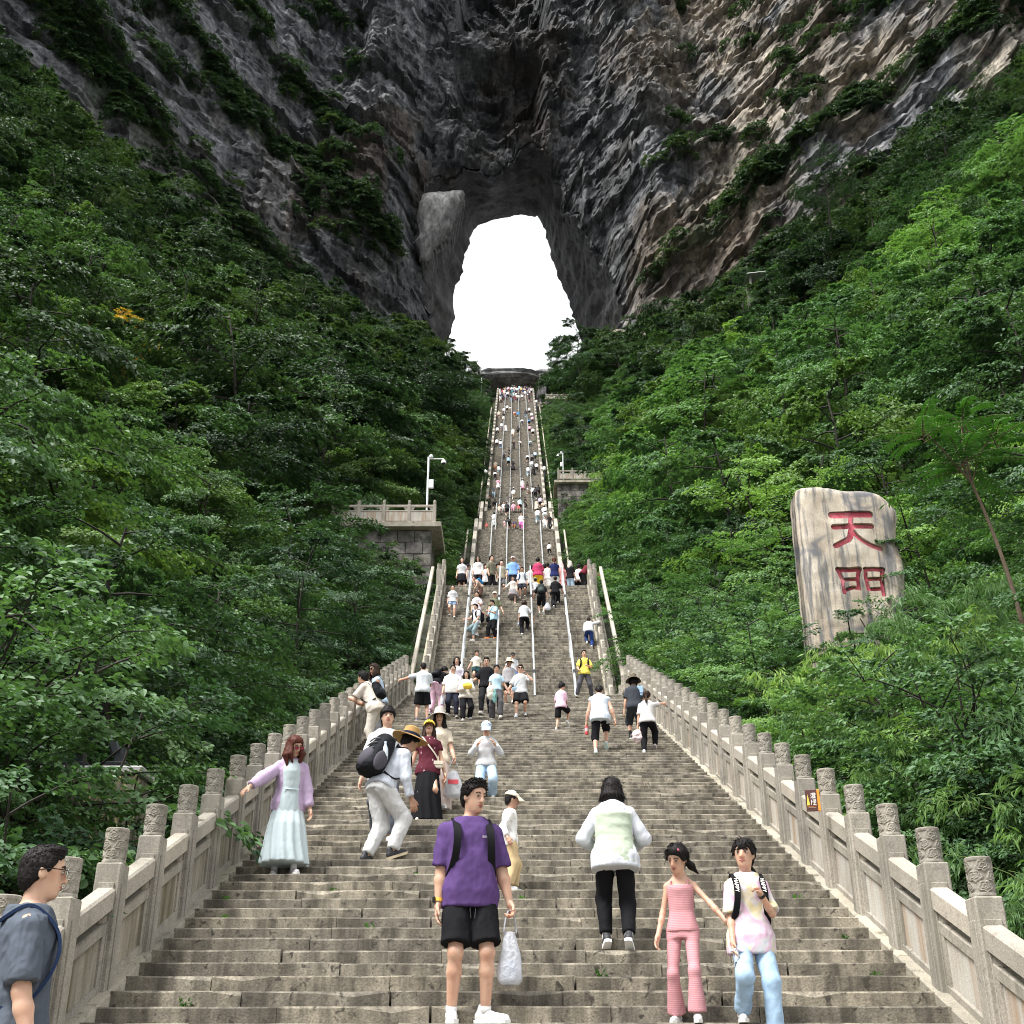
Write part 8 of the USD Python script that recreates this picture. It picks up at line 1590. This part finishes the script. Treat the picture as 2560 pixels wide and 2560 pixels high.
# x, feet y in a 220 px wide window of the photograph, then pose, lower garment, colours, what marks them out
FAR4 = [(1690, 2050, "up", "trousers", "white", "black", "child in white and black climbing alone at the right of the third flight", 1.2), (320, 1460, "sit", "shorts", "red", "black", "child in red seated at the left end of the step above the third flight", 1.0), (480, 1400, "up", "skirt", "white", "white", "woman in long white with a black bag, above the red child", 1.6), (800, 1500, "bend", "shorts", "black", "black", "climber under a big black pack astride the second handrail", 1.7), (740, 1455, "sit", "shorts", "pink", "white", "seated person in pink left of the big black pack", 1.5), (930, 1450, "sit", "shorts", "navy", "orange", "seated person in dark top right of the big black pack", 1.5), (1085, 1470, "down", "trousers", "white", "magenta", "woman in white top and bright magenta trousers", 1.62), (1600, 1465, "sit", "trousers", "white", "white", "seated figure in white at the right end of the step", 1.6), (1690, 1460, "down2", "trousers", "black", "black", "woman in black standing at the right end of the step", 1.62), (1590, 1330, "bend", "trousers", "white", "white", "stooping climber in white above the seated figure on the right", 1.6), (1440, 1345, "up", "trousers", "white", "pale blue", "climber in white top and pale blue jeans beside the rightmost handrail", 1.72), (1590, 1240, "up2", "shorts", "white", "jeans", "climber in white and blue shorts at the right parapet", 1.65),
    (360, 1010, "down2", "trousers", "black", "black", "person all in black at the left end of the fourth flight's foot", 1.72), (480, 1020, "bend", "shorts", "black", "black", "stooping man in black beside the left parapet", 1.7), (600, 1130, "sit", "shorts", "cream", "pale blue", "seated woman in cream with pale blue skirt", 1.65), (700, 1060, "sit", "trousers", "white", "white", "seated person in white beside the cream top", 1.5), (770, 1170, "up", "shorts", "black", "black", "climber in black with a black pack in front of the seated row", 1.65), (760, 960, "side", "trousers", "grey", "white", "person in grey standing behind the seated row", 1.6), (910, 1080, "sit", "trousers", "pink", "pink", "seated woman in pink with a hat", 1.6), (1020, 1090, "sit", "shorts", "red", "grey", "seated child with a red bag", 1.2), (1055, 1090, "up", "shorts", "pale blue", "black", "woman in pale blue top right of the red bag", 1.62), (1160, 1010, "side", "trousers", "black", "black", "seated-looking person in black right of the pale blue top", 1.5), (1420, 1030, "down", "skirt", "cream", "cream", "woman in pale dress and hat near the right parapet", 1.55), (1500, 1010, "up2", "shorts", "lilac", "black", "man in greyish lilac tank and black shorts at the right", 1.68), (1560, 1020, "sit", "shorts", "cream", "black", "seated person beside the lilac tank", 1.5),
    (470, 740, "down", "trousers", "grey", "pale blue", "person in grey top by the left parapet of the fourth flight", 1.7), (905, 800, "up", "trousers", "white", "cream", "climber in white with a white sun hat in the middle", 1.65), (570, 570, "down2", "skirt", "pink", "white", "woman in pink top and wide white skirt on the left", 1.62), (1110, 580, "down", "skirt", "white", "pink", "woman in pink floral dress and white hat", 1.62), (1205, 660, "side", "shorts", "black", "white", "girl in black top and white shorts", 1.6), (1330, 760, "up", "trousers", "white", "black", "climber in white beside the rightmost handrail, fourth flight", 1.7), (1390, 790, "up2", "trousers", "black", "black", "climber in black holding a white bag", 1.72), (1460, 740, "up", "trousers", "black", "black", "second climber in black by the right parapet", 1.7), (510, 370, "bend", "trousers", "white", "black", "stooping climber in white and black by the left parapet", 1.65), (590, 270, "up", "shorts", "white", "pale blue", "climber in white with pale shorts above the stooping one", 1.65), (515, 150, "down", "shorts", "cream", "orange", "person in pale tank top by the left parapet", 1.65), (905, 150, "down", "skirt", "black", "black", "woman in long black dress and white hat with a white bag", 1.62), (800, 70, "up", "shorts", "pale blue", "black", "man in pale blue shirt and black shorts", 1.72), (1235, 290, "up", "trousers", "white", "pale blue", "climber in white top and pale blue trousers on the right", 1.65), (1305, 150, "up2", "trousers", "white", "white", "climber in white top above the pale blue trousers", 1.65), (1350, 270, "up", "skirt", "black", "black", "person in wide black cloak-like dress on the right", 1.68), (1420, 190, "up", "trousers", "white", "black", "climber in white beside the black cloak", 1.6)]
FAR3 = [(710, 1660, "down", "trousers", "grey", "black", "man in grey top at the left handrail of the topmost flight", 1.7), (810, 1640, "side", "shorts", "black", "black", "dark-haired person right behind the pale blue shirt", 1.6), (1220, 1750, "bend", "shorts", "white", "black", "stooping climber in white near the right handrail", 1.6), (1320, 1760, "rail", "trousers", "grey", "black", "tall climber in grey reaching to the right", 1.72), (1395, 1710, "up", "trousers", "pale blue", "black", "climber in pale blue at the right parapet", 1.7), (540, 1415, "up", "trousers", "white", "black", "climber in white and black at the left parapet", 1.7), (625, 1440, "up2", "trousers", "white", "jeans", "climber in cream and white with a white hat", 1.65), (905, 1460, "down2", "trousers", "black", "black", "slim man in black leaning at the second handrail", 1.7), (1055, 1380, "sit", "shorts", "white", "black", "seated person in white by the third handrail", 1.6), (1280, 1380, "sit", "trousers", "pale blue", "black", "reclining person in greenish grey on the right", 1.6), (555, 1150, "up", "trousers", "white", "black", "climber in white and black by the left trees", 1.65), (650, 1050, "up", "shorts", "white", "lilac", "climber in grey-white by the left trees, higher", 1.65), (740, 1060, "down", "skirt", "white", "white", "woman all in white left of the first handrail", 1.6), (905, 1180, "down", "shorts", "white", "cream", "person in white left of the second handrail", 1.65), (1005, 1150, "up", "shorts", "black", "black", "climber in black between the two middle handrails", 1.7), (1100, 930, "bend", "trousers", "white", "grey", "stooping climber in white and grey in the third lane", 1.7), (1260, 940, "bend", "shorts", "blue", "black", "stooping climber with a blue pack on the right", 1.65), (1270, 1110, "up", "shorts", "pink", "black", "climber in pink and black on the right", 1.62), (1335, 1170, "up2", "shorts", "white", "black", "climber in white near the right parapet", 1.65), (1325, 890, "up", "trousers", "pink", "black", "climber in pale pink near the right parapet", 1.6), (1315, 800, "up", "shorts", "white", "black", "climber in white and black near the right parapet, above the pink one", 1.65), (690, 810, "down", "skirt", "black", "cream", "woman in black and cream by the left trees", 1.62), (590, 760, "down", "shorts", "cream", "black", "person in beige at the left edge", 1.65), (700, 690, "up", "trousers", "white", "grey", "climber in white by the left edge", 1.65), (940, 740, "bend", "shorts", "pink", "orange", "stooping climber in coral pink", 1.6), (1020, 780, "up", "shorts", "blue", "black", "man in bright blue shirt and black shorts", 1.7), (1180, 770, "up", "trousers", "black", "jeans", "climber in black and blue jeans", 1.7), (770, 650, "up", "shorts", "white", "black", "climber in white and black below the crowd, left", 1.68), (840, 640, "bend", "skirt" if False else "shorts", "cream", "cream", "stooping climber in cream below the crowd", 1.6), (1260, 690, "up", "shorts", "white", "black", "climber in white and black below the crowd, right", 1.68)]
def place_far(lst, ox, oy):
    for i, (x, y, pose, kind, tc, bc, lab, h) in enumerate(lst):
        p = stand(ox + 0.11387 * x, oy + 0.11387 * y); z = step_z(p[1])
        lab = lab if len(lab.split()) >= 4 else lab + " on the stairs"
        far(p[0], p[1], z - (0 if pose != "sit" else 0.02), h, pose, kind, CN[tc], CN[bc], lab, hat=CN["white"] if "hat" in lab else None, skin=i % 3, rz=((i * 37) % 30 - 15))
place_far(FAR4, 1180, 1160); place_far(FAR3, 1180, 960)
# the throng at the very top
r3 = np.random.default_rng(5); cols = ["white"] * 9 + ["black"] * 4 + ["pink", "red", "pale blue", "cream", "navy", "grey", "lilac", "teal", "maroon", "yellow"]
lanes = ("left of the first handrail", "between the first two handrails", "between the middle handrails", "between the last two handrails", "beside the right parapet")
seen_ = {}
for i in range(74):
    y = 181 + 13.0 * r3.random() ** 0.8; x = r3.uniform(-2.9, 2.85)
    if y < 186 and x > 1.3 and r3.random() < 0.4: continue
    z = step_z(y) if y < 191.5 else 117.65; pose = r3.choice(["up", "up2", "down", "down2", "side", "rail"]); kind = r3.choice(["trousers", "shorts", "trousers", "skirt"])
    tc, bc = r3.choice(cols), r3.choice(["black", "black", "white", "jeans", "grey", "cream", "navy", "maroon"]); hat = r3.random() < 0.15
    li = int(np.digitize(x, [-1.9, -0.65, 0.55, 1.85])); lane = lanes[li]; hgt = "at the top step" if y > 190.5 else ("near the top" if y > 186.5 else "in the lower throng")
    lab = f"person in {tc} and {bc}{' with hat' if hat else ''} {hgt}, {lane}"
    far(x, y, z, r3.uniform(1.5, 1.78), pose, kind, CN[tc], CN[bc], lab, hat=CN["white"] if hat else None, skin=i % 3, rz=r3.uniform(-30, 30), group=f"people {hgt} {lane} in {tc} and {bc}{' with hat' if hat else ''}")
